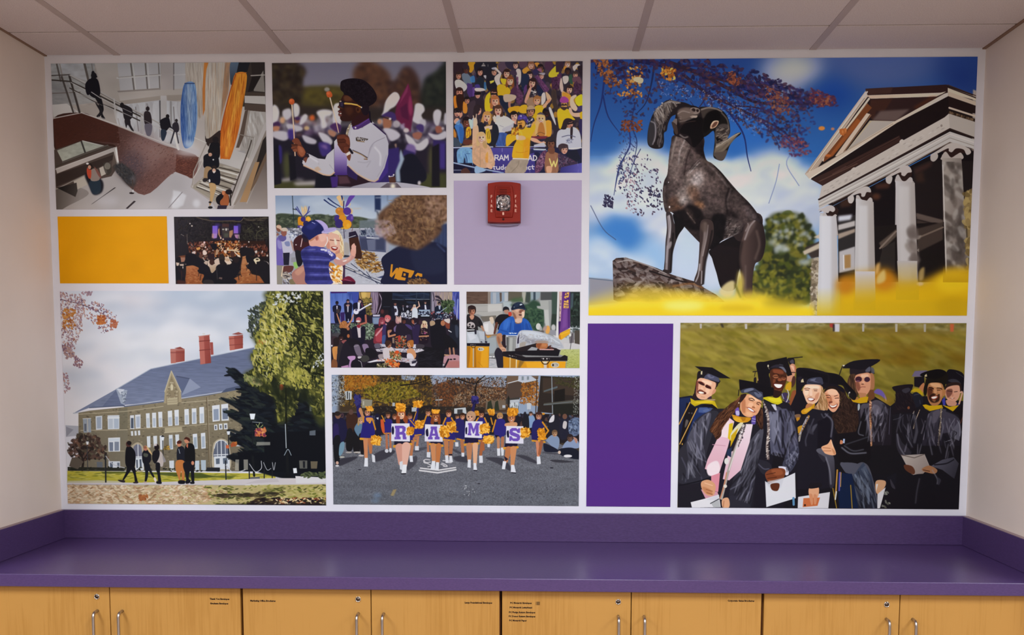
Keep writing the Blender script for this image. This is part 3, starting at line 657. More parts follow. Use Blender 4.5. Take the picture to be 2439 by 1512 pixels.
PICS['drummer'] = '''
o 640 140 .21164
bg 5c5660
g 605a66 6c6672 0,40 0,330 0,0 2079,0 2079,340 0,340
g 4a4028 3c3420 0,300 0,600 30,320 380,310 700,300 860,320 900,620 30,620
c 2a201c~14 30,42 330,50 420,140 380,230 390,330 440,560 300,620 30,640
K 160 90,50,20,60 3c3020@.5|1e1714@.6|4a3a28@.35|2a2420@.6 30,42 330,50 410,150 370,300 400,560 30,620
c 42391f~16 400,340 600,310 840,330 900,560 500,600 380,560; K 60 110,50,0,50 54481f@.4|342c1a@.5 400,340 830,330 880,560 400,580
c 4a3024~20 950,140 1040,45 1220,60 1340,150 1380,250 1360,420 1200,560 1000,540 960,300
c 3a2622~18 1350,330 1470,230 1500,110 1600,100 1690,230 1720,400 1760,560 1300,620
K 160 80,50,20,70 5e3c2a@.4|3a2620@.5|4c3428@.5|2c1e1c@.5 960,100 1230,50 1380,260 1500,120 1680,200 1720,560 1200,560 1000,500
c 1e1f1c~18 1740,260 1880,150 1960,60 2010,60 2010,700 1720,640; K 60 90,60,20,70 2c2e26@.5|181a1a@.5 1740,260 1960,80 2000,700 1740,640
f 2a2220~20 30,520 2010,560 2010,720 30,720
f 241c28~10 40,760 2010,760 2010,1300 60,1300
f 1c1822~8 50,900 760,900 760,1460 60,1460; f 201a26~8 1240,900 2010,900 2010,1460 1200,1460
K 140 70,40,20,80 b4aab0@.6~4|a8a0a8@.5|8c8490@.5|564060@.5|6e4a48@.5|3a3048@.6 50,640 800,640 800,860 50,880
K 110 70,40,20,80 b4aab0@.6|a8a0a8@.5|8c8490@.5|564060@.5|3a3048@.6 1240,680 2010,700 2010,960 1240,960
f 3c3a20~12 60,1370 520,1380 520,1460 70,1460; e 4e4e2c@.8~14 210,1200 40,160; e 54502e@.8~14 1840,1180 36,200; f 3a3a22~10 1690,1300 2000,1290 2000,1455 1690,1455
f a49a9c@.9~5 150,1350 260,1335 250,1375 155,1380; f aca2a2@.9~4 280,1390 540,1370 540,1420 320,1425; f 8c8488@.7~5 320,1340 400,1350 390,1375 310,1365
b 14 0,0 2079,0 2079,1512 0,1512
c b8b0b2~6 45,530 90,530 120,600 100,690 45,720; c b4acb0~6 275,520 310,500 345,540 345,620 310,660 285,640; c aca4a8~7 160,580 240,560 260,640 200,690 160,650
c b4acae~6 370,660 410,620 440,650 400,720 350,740; c b8b0b2~8 540,600 620,570 720,590 700,640 640,660 660,760 600,780 580,680; c b4acb0~6 730,540 770,500 830,520 830,640 800,760 740,760 720,680
c b4562c~9 460,650 500,630 520,660 510,690 470,690; e cc9870@.8~8 155,690 30,36
c b6aeb0~5 1290,600 1310,500 1350,430 1410,380 1460,400 1475,470 1420,540 1370,570 1330,610 1270,640
c b2aaae~5 1640,580 1650,520 1690,505 1740,530 1755,590 1720,640 1740,700 1690,740 1620,700 1630,640
c aea6aa~5 1850,660 1860,600 1900,575 1940,600 1940,660 1910,760 1870,740; c a69ea4~6 1975,640 1995,620 1998,740 1975,730; c a49ca2~6 1700,700 1760,690 1770,750 1720,770
f 5a1c38~4 1570,280 1440,520 1420,650 1440,690 1600,830 1630,600 1600,380
f 702a48~5 1570,290 1500,430 1470,520 1560,380; c 84304e@.8~8 1590,420 1620,560 1600,650 1570,560; f 3e1630@.7~6 1480,560 1560,500 1580,700 1500,660
c 3a2858~3 1270,650 1350,600 1420,620 1435,690 1400,700 1350,660; c 8c5a44~4 1290,670 1360,670 1385,720 1370,780 1300,790; e a87a60~4 1250,710 24,30; l 241a26 12 1270,655 1390,690; e d8ccc4 1368,680 14,12
c aea6ae~6 1290,790 1380,790 1480,850 1460,900 1380,930 1330,860; e a89ca0@.8~5 1440,740 40,40; c 9a86a0@.7~6 1480,760 1530,730 1520,800
c 3c2c5c~3 1660,770 1700,740 1745,760 1740,830 1700,820; c 8a5648~4 1620,850 1680,830 1730,850 1700,910 1640,900; e b4a4a4~4 1550,810 32,26
c b0a8ac~5 1540,850 1620,900 1680,960 1780,900 1800,960 1740,1030 1660,1030 1570,950
c 864e40~4 1880,770 1940,770 1950,830 1890,840; c aca4aa~5 1800,840 1900,860 1990,820 1990,900 1880,920 1820,880; e c4b4b0@.7~5 1960,790 16,16
f 2c2050~6 1850,920 1990,930 1990,1250 1930,1250 1860,1100; f 3a2a6c@.9~8 1930,960 1985,960 1985,1240 1930,1230; f 16131a~5 1840,1000 1920,960 1930,1440 1840,1440
c 6a5484~8 1560,970 1640,980 1660,1060 1600,1100 1540,1080; f 2a2050~6 1520,1020 1650,1060 1640,1160 1500,1200; c 141420~5 1490,1140 1640,1080 1780,1300 1720,1400 1480,1400
f 8c98a8~6 1490,1020 1530,1130 1480,1260 1490,1390 1440,1390 1430,1250; f 2e2258~6 1340,1020 1470,1000 1480,1150 1380,1400 1250,1390; c b48c74@.8~5 1420,970 1440,960 1440,1010
e b8aeb0~4 1700,1400 18,24
c 3c2444~4 55,720 110,705 130,750 60,760; c a06a50~4 55,760 120,760 110,810 60,815; c aaa2a8~6 50,820 150,810 230,840 220,900 160,920 60,880; c a8a0a6~6 210,730 360,760 380,800 300,820 220,790
e 7a4c3c~5 320,690 30,34; e 3a2448~5 325,672 30,20; e c0a070@.8~6 430,780 30,24; c a8a0a8~6 380,860 460,880 540,920 520,960 420,940; c b0a8ae~6 560,830 650,850 720,920 700,970 620,940
c 42264e~4 690,760 760,720 820,760 800,830 740,810; c 9a6c58~5 680,800 760,830 740,880 680,850; c 3a2a6a~10 220,800 290,800 290,900 230,900; c 382a66~8 570,940 690,960 700,1050 620,1100 580,1040; c 7a5c90@.8~10 590,980 650,970 660,1020
c 2e2460~8 110,980 150,1000 150,1160 110,1160; f 15131c~5 60,1000 110,950 150,1400 70,1420; f 14121a~5 230,1080 300,1100 320,1340 250,1370; f 13131c~4 540,1300 760,1290 760,1450 530,1450
b 4 0,500 780,560 780,880 560,1100 0,1460
b 4 1260,500 2079,500 2079,1460 1380,1460 1360,900 1230,740
G 8c8692 a49ea8 900,1450 1500,1400 930,1450 1050,1400 1250,1392 1450,1392 1640,1415 1830,1452 1830,1470 930,1470; f 5c5058 1260,1452 1340,1400 1450,1400 1500,1452; e e8dcc4@.9~10 1405,1435 26,30
f 4a2c24 1355,1335 1430,1330 1435,1395 1365,1395; e e0d8d4 1362,1325 9,9; e e8e0dc 1412,1308 9,9; l d8d0cc 7 1362,1330 1410,1322
f 3a2870~3 1200,1100 1350,1000 1350,1280 1250,1390 1160,1395
g 9080a0 34205c 780,960 780,1330 745,930 860,960 900,1180 890,1310 745,1310
f 26161f 780,1300 900,1310 880,1200 1180,1380 1100,1400 930,1440 780,1430; f 3c2466~5 700,1330 790,1320 780,1440 720,1450; f 4a3038~6 790,1320 890,1320 930,1400 800,1410; f 2a1c46 870,1215 905,1200 1010,1290 1000,1370 900,1320
= jk 900,720 960,790 1040,780 1150,700 1230,780 1320,860 1350,960 1350,1080 1310,1220 1230,1370 1180,1388 1080,1350 960,1280 885,1195 900,1120 930,1060 1000,1080 1100,1130 940,1020 920,960 880,860 850,900
f a8a2a8 885,880 930,740 980,795 1060,775 1155,690 1225,770 1322,862 1352,960 1350,1080 1310,1230 1240,1360 1200,1388 1130,1375 1000,1300 890,1195 890,1110 850,1030 830,960
g b0aab0 a49ea8 900,740 1300,1300 930,800 1060,790 1155,705 1322,865 1352,960 1345,1090 1300,1240 1200,1380 1000,1290 895,1190 890,1110
s 7c7684@.8~2 7 1310,890 1200,940 1150,1000 1135,1060; s 948e98@.8~3 12 1180,960 1140,1050 1120,1120; s 857f8a@.7~3 6 1330,1090 1290,1220 1230,1330; s 8c8690@.6~3 9 1010,1160 1090,1170 1150,1150; s 8a848e@.6~3 8 1150,1160 1110,1220; s c0bac0@.8~5 22 1200,1000 1260,1080 1260,1200
s bc9c80@.9~3 16 900,1200 1000,1290 1100,1350 1190,1380 1240,1355
s 4a4248 11 950,1030 1040,1070 1115,1115; s 9a7850 8 960,1042 1050,1082 1110,1125; l 6a4c34 9 1080,1130 1115,1135
f b4aeb4 740,930 790,880 850,1020 890,1100 890,1190 900,1200 880,1215 750,1300; g b4aab8 8a76a4 800,960 800,1120 745,960 800,930 860,1030 890,1120 880,1190 745,1190; g 8a76a4 3c2468 800,1120 800,1310 745,1110 885,1110 890,1310 747,1310
f b0aab0 440,1060 560,1120 640,1130 660,1080 740,1010 745,1280 700,1318 620,1310 480,1240 400,1200 382,1170 400,1120
s c49c7c@.9~2 15 400,1200 500,1245 620,1300 700,1310 745,1280; f b49478@.8~5 520,1230 560,1210 600,1250 540,1270; s 8e8892@.8~2 6 690,1190 720,1230 740,1250; s 948e98@.6~3 8 560,1140 570,1190; s c8c2c8@.7~4 16 460,1100 560,1160
f 2a1218 930,720 980,620 1150,620 1150,690 1060,760 960,790
f 2c1416 950,640 1130,590 1140,680 1040,740 940,770; f 42285c 940,770 1010,740 1140,665 1160,715 1080,760 1010,795 960,800; l 57367a 9 950,775 1020,752 1130,680; e c4bcc8 980,778 10,10
l 14101a 18 1138,600 1142,680 1160,715; f 281a3c 1165,730 1195,735 1325,850 1320,862
f 8c7c68 905,745 935,720 900,830 895,880 865,880 880,800; K 40 10,6,0,90 d0c0a4|5c4c40|a89478 905,745 935,720 900,830 895,870 868,870 880,800
= face 820,420 790,470 790,520 775,545 800,570 780,590 790,610 780,630 800,650 800,680 830,705 900,705 960,680 1000,630 1080,600 1120,560 1120,480 1000,400 880,390
c 2c1512 850,400 810,470 795,490 790,525 776,545 800,562 798,575 780,592 792,608 785,630 804,650 806,675 830,700 900,705 950,690 1000,640 1090,620 1130,540 1110,430 960,380
c 54301f@.9~8 850,420 930,420 940,470 880,480 850,470; c 462618@.7~10 860,560 930,540 950,600 900,640; c 4c2c20@.9~4 800,500 830,500 840,550 810,560; e 5e3626@.8~5 800,545 16,10; c 5a2c26@.9~3 785,590 815,590 820,608 790,606; c 6a3830@.9~3 785,630 815,625 825,640 800,650; c d0c0b8 800,612 820,612 818,622 802,622
c 4a2818~4 980,560 1010,545 1040,560 1030,600 1000,610; e 2a120e 1005,575 12,18
c 150e14 805,300 820,250 900,225 1000,225 1080,250 1160,320 1210,400 1215,460 1180,510 1130,540 1100,600 1060,590 1050,540 980,490 900,420 850,405 840,380 810,350
k 200 24,12,0,90 1c141a@.6|0f0a0f@.6 820,270 1000,230 1150,320 1200,450 1120,540 1000,470 860,390
c 1a1018 1040,540 1120,530 1130,600 1100,640 1060,620
f 16121c 795,465 855,480 850,555 805,545 795,500; f 3a2e48@.7 805,490 840,495 835,540 808,535; l c08a3c 20:12 858,505 930,510 1000,525 1045,550; l e4b060 6 862,498 930,505 1000,518; e d8d0cc 1045,550 8,8; e a48c74 808,480 12,8
l c8a084 14:10 690,440 760,700 790,830; l e0c0a4 5 692,440 760,690; c a84a24 650,375 690,365 715,400 710,430 670,435 652,415; e c0603a@.7~4 670,390 18,14; e 8c8480@.8~6 655,345 30,24
l c4a084 14 260,510 282,760 302,1088; l dcbca0 5 262,515 280,740; e a84a26 258,480 32,34; e c06438@.7~4 250,468 16,14
c 5a2e22 300,900 340,900 370,960 420,1040 420,1080 380,1110 330,1080 310,1000; c 8c4e34 330,980 390,1000 415,1060 380,1100 340,1060; c 6a3828 265,920 310,890 350,920 370,960 330,970 290,950; c 4e2a1e 258,960 320,960 320,990 280,1000; c 6e3a28 260,990 320,985 325,1010 270,1020; c 7a442e 275,1025 320,1015 325,1040 290,1045; s 301610 4 270,960 330,965; s 301610 4 270,1010 320,1000; c 9a5a40@.8~4 350,990 380,1010 390,1050 360,1050
f 2c1c20 405,1090 450,1060 460,1090 420,1160 395,1150; c 6a3a2c 400,1120 440,1110 420,1170; f b8b0b4 385,1140 410,1150 420,1190 390,1170
l 1e1820 16 420,1070 455,1100
c 4e261c 770,880 790,855 870,855 910,890 920,980 900,1040 850,1060 800,1000 780,950; c 6a3624 840,870 905,900 910,970 870,940; c 5e3022 775,880 850,860 870,890 790,905; c 482218 780,910 860,905 870,940 790,950; c 542a1e 785,950 860,945 870,980 795,985; c 5e3022 850,1000 910,1000 930,1060 910,1140 870,1070; s 24100c 4 780,905 860,905; s 24100c 4 785,948 865,942
f b0a0a0 860,1075 930,1030 945,1055 890,1100; l 1a141c 26 915,1020 945,1060; f e0c8b8 880,1070 915,1045 920,1080 890,1095; c 6a3a2a 885,1100 930,1080 915,1150
o 640 140 .21164
f 3c3230 985,888 1010,880 1020,900 1030,885 1125,905 1115,918 1095,920 1080,942 1000,932 985,920
l c0b8b8 7 1000,890 1010,912 1022,895 1030,912 1042,897; l c0b8b8 6 1068,900 1050,905 1044,922 1062,928; l c0b8b8 6 1078,905 1068,925 1085,932 1098,908; l b49060 5 1003,926 1078,936
'''
PICS['crowd'] = '''
o 1070 140 .18519
bg 2a2028
f 2c242c 40,30 1720,30 1720,1480 40,1480
K 500 70,45,90,40 3a2c34@.7|1e1a26@.8|5a4444@.5|c08a24@.6|2c2440@.6|4a3a44@.6|8c6a60@.4|b8802a@.5 40,40 1720,40 1720,1120 40,1120
f 2a1c22 48,42 200,42 180,400 60,640
c b8781e 245,42 330,42 320,120 280,180 250,150; c 1e1c24 330,60 520,42 600,60 620,200 560,260 420,240 340,180; f 9c9088@.8 410,98 440,50 470,98; l 14141a 4 425,75 455,75; l 9c9088 4 498,75 498,100
c 5c6470 150,220 210,180 270,230 290,320 220,330; H 215,140 45 4a2c26 1c1416 .4 0 m; c 2c2028 170,75 210,65 250,90 250,125 180,130
c 1e222c 330,330 380,240 440,260 470,380 420,410 340,390; H 395,170 42 b07a66 1c1418 .6 0 lm; c 3a6ea0@.8 270,240 320,220 330,300 280,300; c 3a6ea0@.7 450,300 480,320 480,400 450,400
H 118,215 42 a06e5a 2c1e1c .3 0 lm; c a8a0a0 70,290 140,270 230,350 190,420 100,400; c 9a9296 440,220 475,215 470,260
c 1d1a22 480,270 580,240 640,300 640,400 560,420 490,390; H 575,170 42 a87864 1e181c .5 -8 m; c 8c8890 545,120 600,110 620,140 560,140; f d0a840 520,290 580,275 575,300 530,325
c b4aeae 580,250 640,190 670,200 650,270 660,350 620,350; l b8a098 26 600,130 660,190; c 4a3844 640,60 720,42 730,120 680,170 630,120
H 740,190 48 c08a74 2c1a18 .1 6 lm
c 282430 830,140 900,130 960,200 960,330 900,330; c b0a8a8 860,150 920,150 920,300 880,330; c 2c2434 720,42 850,42 840,140 760,130; H 855,85 40 b08272 2c2226 0 0 m; c 3a2c3a 780,160 850,150 870,210 800,210
H 1055,85 44 b88470 6c4430 -.2 0 lm; c b0782c 940,150 1000,110 1030,150 970,200; c a8702a 1100,60 1160,60 1150,130; c 4a3440 900,42 1000,42 990,110 920,120
H 1175,120 40 5c3a30 1c1418 0 0 m; c 2a2440 1080,150 1130,130 1150,200 1090,210; H 1035,215 44 b88a78 241c20 .2 0 m; c 1e2438 940,220 1010,200 1040,300 990,420 930,380
c 42283a 1240,50 1330,50 1320,150 1240,140; c c89a28 1290,180 1400,80 1410,200 1380,240 1290,240; f 32222c 1370,45 1470,45 1450,170 1375,180; c 7c4a5c 1130,140 1180,130 1190,180
H 1190,225 36 b88474 3a2a2c .2 0 m; c 8c8288 1150,190 1230,185 1220,215
H 1525,75 38 c49484 6a4a34 0 10 lm; c c0762e 1470,120 1510,100 1500,170; H 1525,165 38 3c2620 18121a 0 0 m; c bcb4b4 1590,110 1640,75 1690,90 1640,130 1610,165; c 241a20 1650,110 1720,100 1720,250 1680,200; H 1625,215 38 b07c68 3a2a28 0 0 m
c c4bcac 1460,240 1530,230 1530,300 1480,330; c 2c4436 1540,230 1580,210 1590,330 1550,310; c 5a3a44 1590,250 1680,240 1700,330 1600,310
f 4e2e46 870,220 890,260 890,370 940,440 960,560 900,600 860,560 865,400; f 5e3850 865,240 890,235 885,380 868,380; n .25,20,20 865,240 960,400 960,580 860,580
f 43263c 840,340 875,380 870,440 850,480 780,475 780,430; f 4a2e58 960,380 985,335 1015,350 1000,420 960,490
f 5a3454 1100,240 1140,210 1290,400 1260,440 1220,430; n .2,18,18 1100,240 1140,210 1290,400 1240,440; l 30203a 8 1110,250 1240,430
f 3c2236 1310,250 1400,230 1420,370 1400,405 1325,410; f 4a2a40 1390,210 1440,190 1450,240 1400,360; n .25,14,14 1310,250 1440,200 1420,400 1325,410
f 40263a 1600,330 1640,290 1660,320 1700,330 1700,460 1600,470; n .25,14,14 1600,330 1700,330 1700,460 1600,470
f 5a3c7c@.9 300,370 330,360 325,480 295,490; f 402a5c 230,310 300,330 300,480 260,500 230,440; c 3c2f6c 330,340 380,330 400,380 350,390
c d08f1e 620,350 680,330 760,370 790,420 760,470 640,480 620,430; c d89822 660,260 740,270 760,330 690,330; H 785,285 50 d0967c 6e3c22 0 4 l
c 1c2030 630,480 720,490 760,600 780,740 700,640 650,560; c 9a6a58 760,560 800,480 820,490 790,590 800,640 770,650; c c8881e 760,640 880,610 940,640 880,690 780,700
H 130,430 52 b47460 2c1816 .1 0 l; c b46a22 55,500 90,480 110,600 70,640; c 2c1815 90,480 180,470 200,640 120,660; c b8742a 180,560 230,560 230,690 180,690
c 2a2028 230,540 320,500 430,540 450,640 350,620 260,700; c 3a2c34 240,600 300,540 340,560 300,740 250,740; H 365,465 40 b8806c 281c20 .5 0 m; c 141218 330,440 400,430 400,460 330,465; c b8aaa4 330,380 430,380 460,410 350,420
H 230,535 40 a06c58 1c1416 .3 0 m
c dca020 455,560 480,470 530,440 520,560 560,660 470,680; H 575,445 46 b87c64 2c1a18 .2 10 m; l 121016 20 540,455 605,455
H 590,545 58 cc9078 9a5a34 .2 0 lm; c a8907c 700,470 790,460 860,480 840,530 720,560
c c09020 920,610 1000,600 1000,700 900,690; H 1070,315 52 c08a74 2c1a1a 0 12 lo; c b4826c 970,540 1030,380 1060,390 1010,540 990,580; c 8a6a54 1000,540 1080,500 1100,620 1010,610; K 30 30,12,30,30 d8d0c8|1c1a24 1050,410 1130,400 1110,480 1060,470
c 1c2036 1130,340 1200,400 1220,460 1150,480
c d8981c 1090,640 1150,600 1230,620 1260,590 1230,680 1210,760 1090,760; H 1130,540 52 c88e70 8a5a34 0 4; l c88c70 36 1220,620 1300,520; c c89474 1240,430 1300,480 1310,540 1270,560; c 2a2640 1150,620 1110,620; c b87e5c 1240,560 1300,520 1290,570
c b8b0b0 1190,470 1230,440 1240,540 1190,600; c 4a3628 1320,420 1370,410 1380,560 1330,600; c 392c2a 1325,420 1370,430 1380,560 1410,640 1380,690 1340,620
c d08c5c 1450,420 1500,440 1560,500 1540,560 1460,520; c c87e2c 1460,440 1560,470 1560,560 1480,520; H 1548,400 46 c89078 2c1e1e .1 6 o; c b4988c 1420,340 1445,250 1470,400 1440,430; c 281c28 1390,480 1430,500 1420,580
c dba020 1390,680 1450,640 1540,660 1580,740 1620,790 1560,790 1480,790 1440,900 1410,880; H 1480,590 54 b0823c 3c2a44 0 0 o; c 8a3a78 1425,560 1435,510 1480,490 1530,520 1535,560 1480,575; l 241a28 14 1430,600 1510,600; c 3a2a28 1430,630 1520,630 1480,670
c e0b020 1620,520 1680,470 1715,480 1715,620 1640,600; c 3a3058 1650,630 1715,610 1715,680 1650,680; c c8a088 1560,510 1620,470 1640,490 1600,540 1650,640 1620,680 1560,620; c c49880 1540,640 1570,640 1600,700 1715,700 1715,750 1600,750 1550,700; c d8981c 1680,710 1715,690 1715,800 1690,790
c 2c2448 1670,800 1715,800 1715,990 1680,960
c d49820 1010,800 1100,740 1110,860 1030,880; H 1050,680 56 9a6a54 2a1e1e 0 0 m; c a08468 1000,650 1010,620 1060,605 1105,640 1100,660 1010,665; l 2a2028 8 1005,665 1100,655
c 2a2836 1000,780 1080,760 1100,820 1060,880 1000,880; K 60 14,14,0,0 c8c4c8|1a1826|5a5870 1000,770 1090,770 1100,850 1010,890
H 1255,700 56 2c1c1c 18121a 0 0 m; c 2c2434 1230,640 1310,630 1300,670; c b8b0ae 1280,640 1310,640 1360,780 1370,860 1310,740
H 835,740 54 cc9480 1e1616 .2 -8 o; c c08a74 800,790 850,780 890,840 840,840
H 100,690 48 c08672 1f1618 .2 0 o; l 15121a 16 65,685 130,680; c c08c74 60,800 100,760 130,790 80,840; c b88068 130,710 165,690 170,730 140,760
c b4aeb4 560,760 620,720 720,740 760,790 770,830 640,850; H 630,665 58 cc927c 4a2e22 0 0 lo; c bab4b8 600,790 720,740 820,800 840,820 770,900 700,960 640,960 600,900; c a8a2a8 690,900 800,850 830,830 810,920 700,940; c d8b0a0 575,730 600,750 600,820 570,800; s 8c868c 6 650,860 700,880
c 364c86 600,970 740,960 740,1060 700,1130 600,1110; K 40 60,8,80,10 4a64a0@.7|2a3c70@.7 600,970 740,960 720,1120 600,1110
H 370,660 56 bc8470 281e20 .5 0 m; c 2c2024 320,620 360,600 400,640 340,760 310,740; c 9aa4b4 290,790 320,760 330,860 290,900
H 485,745 58 d49a80 b07c44 .3 8 lo; c d8a890 440,880 560,860 560,900 480,920
c 1e1e28 370,850 430,820 470,940 540,1010 560,850 620,860 640,980 590,1120 550,1120 470,1080 440,960 370,930; c d4a028 470,920 520,910 540,1060 490,1080; l 2a2020 5 490,940 500,1030; l 2a2020 5 510,930 520,1030
c 3c68a4 70,860 150,830 190,920 180,1040 160,1090 130,1060 100,940; c 2c5290@.8 130,880 190,920 180,1060 150,1080; c 6a94c4@.7 80,830 140,780 130,850; H 225,815 58 6c3e30 1e1418 .3 0 o; c d89820 220,900 270,880 280,980 220,1020; K 20 20,6,60,30 7c3a20 220,900 270,890 270,1000 225,1010; c 5a2e26 190,1050 280,1040 300,1080 240,1110 190,1100
c 3a4250 60,1020 110,1030 150,1120 60,1120; c b4702c 60,900 90,960 90,1010 60,1000; c a8b4c4 250,780 300,800 290,900 270,880
f b8a080 170,1120 300,1110 300,1140 150,1140
c d89048 1060,850 1110,800 1140,830 1110,1000 1050,980; c dc8a2c 1230,820 1310,810 1310,990 1240,1000; H 1180,775 58 d0a080 c89a60 .1 0 l; c 4a4048 1130,720 1180,690 1230,730 1180,720; c c49a60 1110,830 1160,820 1150,960 1110,990; c c49a60 1210,820 1240,830 1250,980 1210,980; c a86a34 1160,840 1210,840 1230,990 1140,980; s 5a3820 6 1120,980 1170,950 1230,970; f 6c2a34 1060,1000 1270,1000 1250,1030 1080,1040
c c89478 1040,1020 1120,1030 1180,1070 1240,1060 1230,1090 1150,1090 1060,1060
f 1c1a26 1040,1060 1080,1070 1110,1130 1040,1130; f b0aab0 1090,1110 1220,1080 1250,1130 1090,1145
f 1d1d38 60,1150 1720,1150 1720,1475 60,1475
f 413880 555,1145 1060,1145 1100,1470 560,1470; g 4a4088 332b6a 560,1150 560,1470 540,1150 1090,1150 1110,1470 560,1470
f 27264a 1030,1160 1240,1160 1200,1240 1130,1200 1030,1230
l a0a4c0 16 60,1143 560,1135; l 8c90b8 10 600,1130 1230,1135; l c0c8d8 14 1090,1165 1240,1170; l 8c98b8 7 1090,1175 1260,1185
f 1c1c36 60,1170 130,1170 130,1330 60,1310; f 8c88b0 680,1150 686,1150 686,1200 680,1200
l d8d4e4 14 590,1305 590,1240; s d8d4e4 13 590,1242 625,1242 632,1262 615,1275 592,1275; l d8d4e4 13 612,1275 640,1305
l d8d4e4 13 648,1305 672,1240 700,1305; l d8d4e4 11 656,1285 692,1285; l d8d4e4 13 712,1305 716,1240 738,1280 758,1240 762,1305
l d8d4e4 13 1018,1310 1042,1245 1068,1310; l d8d4e4 11 1028,1290 1060,1290; l d8d4e4 13 1084,1310 1084,1246; s d8d4e4 13 1084,1248 1112,1252 1126,1280 1108,1306 1084,1310
l d8d4e4 12 578,1375 578,1415 590,1422; l d8d4e4 10 565,1388 598,1388; s d8d4e4 12 612,1388 612,1415 632,1422 648,1410; l d8d4e4 12 650,1388 650,1424; s d8d4e4 12 696,1395 675,1390 668,1408 680,1424 696,1415; l d8d4e4 12 698,1365 698,1424; s d8d4e4 11 735,1392 718,1400 720,1420 735,1424
s d8d4e4 12 975,1408 1000,1404 994,1388 976,1392 972,1412 985,1424 1002,1420; s d8d4e4 12 1046,1392 1026,1390 1018,1408 1028,1424 1046,1420; l d8d4e4 12 1072,1372 1072,1415 1086,1422; l d8d4e4 10 1058,1388 1094,1388
c 6a92b8 110,1170 290,1160 310,1330 270,1430 230,1420 200,1270 170,1430 120,1380; s 2c4878 12 210,1230 230,1300 220,1420; s 3c5c8c 8 220,1220 270,1220; n .12,12,40 110,1170 290,1160 310,1330 250,1430 120,1400
f 16142a 60,1340 300,1340 300,1440 60,1440; l 7c8cb0 16 60,1338 330,1400 700,1468; l c0c8d8 5 60,1332 330,1392 660,1455; l a8aec8 6 60,1430 200,1430
c 4a2c28 160,1430 220,1400 270,1450 260,1470 160,1470; c 8ca4c0 340,1380 430,1400 470,1440 340,1470; c e0dcdc 430,1400 470,1350 520,1360 500,1400
c c89c7c 310,870 370,860 380,1000 340,1130 300,1150 300,1000; c d4a890 315,780 350,760 365,830 340,870 310,860; l d4a890 12 320,780 310,735; l d4a890 12 345,775 350,715; f d0c8c8 370,960 440,940 460,970 380,980
c c09474 300,1150 340,1080 470,1090 540,1160 590,1330 560,1390 420,1400 320,1350 300,1300; c caa080@.8 480,1180 540,1200 570,1330 500,1370; c d49048 470,1240 500,1200 500,1330 470,1320; H 415,1015 62 d8a890 c09c6c .2 -4 l; c b08a5c 430,1080 470,1060 490,1140 450,1150; n .06,30,30 300,1100 540,1160 590,1330 320,1380
s a07c60 6 400,1150 400,1390; c d0a080 500,1340 560,1390 540,1420 480,1390
c b89878 960,830 1010,860 1000,880 940,900; c d99a22 890,910 960,880 1040,890 1100,840 1110,900 1060,1000 1040,1080 1020,1290 930,1300 860,1290 810,1260 830,1130 870,1050 830,1060 740,1130 735,1000 800,970 890,1000
c c4841a@.8~10 960,1050 1040,1050 1020,1270 960,1280; s b87818 7 860,1200 930,1210 1010,1190; s e0a83a@.8~4 20 880,950 920,940 940,1000; s c88a1c 6 880,1070 940,1120
c d0a078 860,1010 900,990 970,1000 980,1040 900,1050; c d8b098 860,990 890,980 890,1040 865,1040
H 930,830 66 d49c50 4a342c -.3 -6 mb; c 4a3c88 885,790 890,740 930,720 1000,750 1010,830 990,820 950,780; n .2,20,20 885,790 890,740 930,720 1000,750 1010,830 950,790; e d8d0e0 925,740 8,10; c c8883c 890,820 960,800 960,880 900,880; s 2c1c18 8 890,840 935,830; c 3c2218 900,860 930,850 940,890 910,890
K 50 40,12,80,30 c8841c|8a4a18|e0a43c 800,890 890,870 900,980 800,990
c 9a8878 820,1290 1010,1300 1000,1380 960,1470 720,1470; n .06,40,40 820,1290 1010,1300 960,1470 720,1470; s 786858 6 900,1310 880,1380 800,1460; l d0c8b8 12 820,1285 1010,1290
c 5a3450 1140,1290 1200,1200 1250,1190 1240,1320 1180,1440 1110,1470 1110,1380; K 80 26,10,30,70 8a5a70@.8|2c1c34@.8|b8a0ac@.5 1130,1280 1250,1190 1240,1330 1180,1440 1110,1460
c 8a5c44 1240,1240 1290,1190 1350,1200 1420,1240 1410,1330 1390,1470 1240,1470; c 6a4030 1270,1160 1350,1150 1350,1220 1290,1220; H 1310,1095 62 6c4434 1e161c 0 0 m; c 2c2428 1225,1070 1250,1020 1310,1005 1370,1030 1385,1080 1340,1060 1270,1070
l e0c070 16 1290,1290 1320,1390 1345,1320 1365,1390 1405,1270; c c89474 1250,1390 1320,1390 1310,1470 1260,1470
c b0adb6 1390,960 1450,910 1540,890 1620,890 1680,960 1700,1100 1680,1160 1540,1170 1440,1120 1380,1140; H 1550,840 52 a87460 2a2024 .8 0 m; l 17131a 18 1530,845 1590,830; c 2a2024 1450,870 1480,790 1530,770 1570,790 1520,850 1500,910 1440,910; c 2c2226 1560,900 1590,890 1580,1040 1560,1040
s 4a4a64 9 1450,1010 1540,990 1620,1010; e 8c8c9c 1545,1060 34,34; e b0adb6 1545,1060 24,22; K 20 20,5,0,60 5a5a74 1500,1040 1600,1040 1590,1090 1500,1090
f 1c1c2a 1500,1200 1640,1170 1690,1290 1640,1330 1520,1300; l c8ccd8 12 1500,1165 1700,1150
c 3a2c40 1400,1230 1480,1250 1620,1320 1640,1360 1480,1400 1420,1470; K 90 24,8,30,70 6c5a70@.7|221a2c@.8|7c3c50@.5 1400,1230 1500,1250 1620,1330 1480,1400 1420,1460; H 1480,1170 52 c48e7a 3a2a2e .6 6 m; c 3c2c30 1400,1130 1450,1095 1520,1110 1520,1150 1450,1160 1430,1200
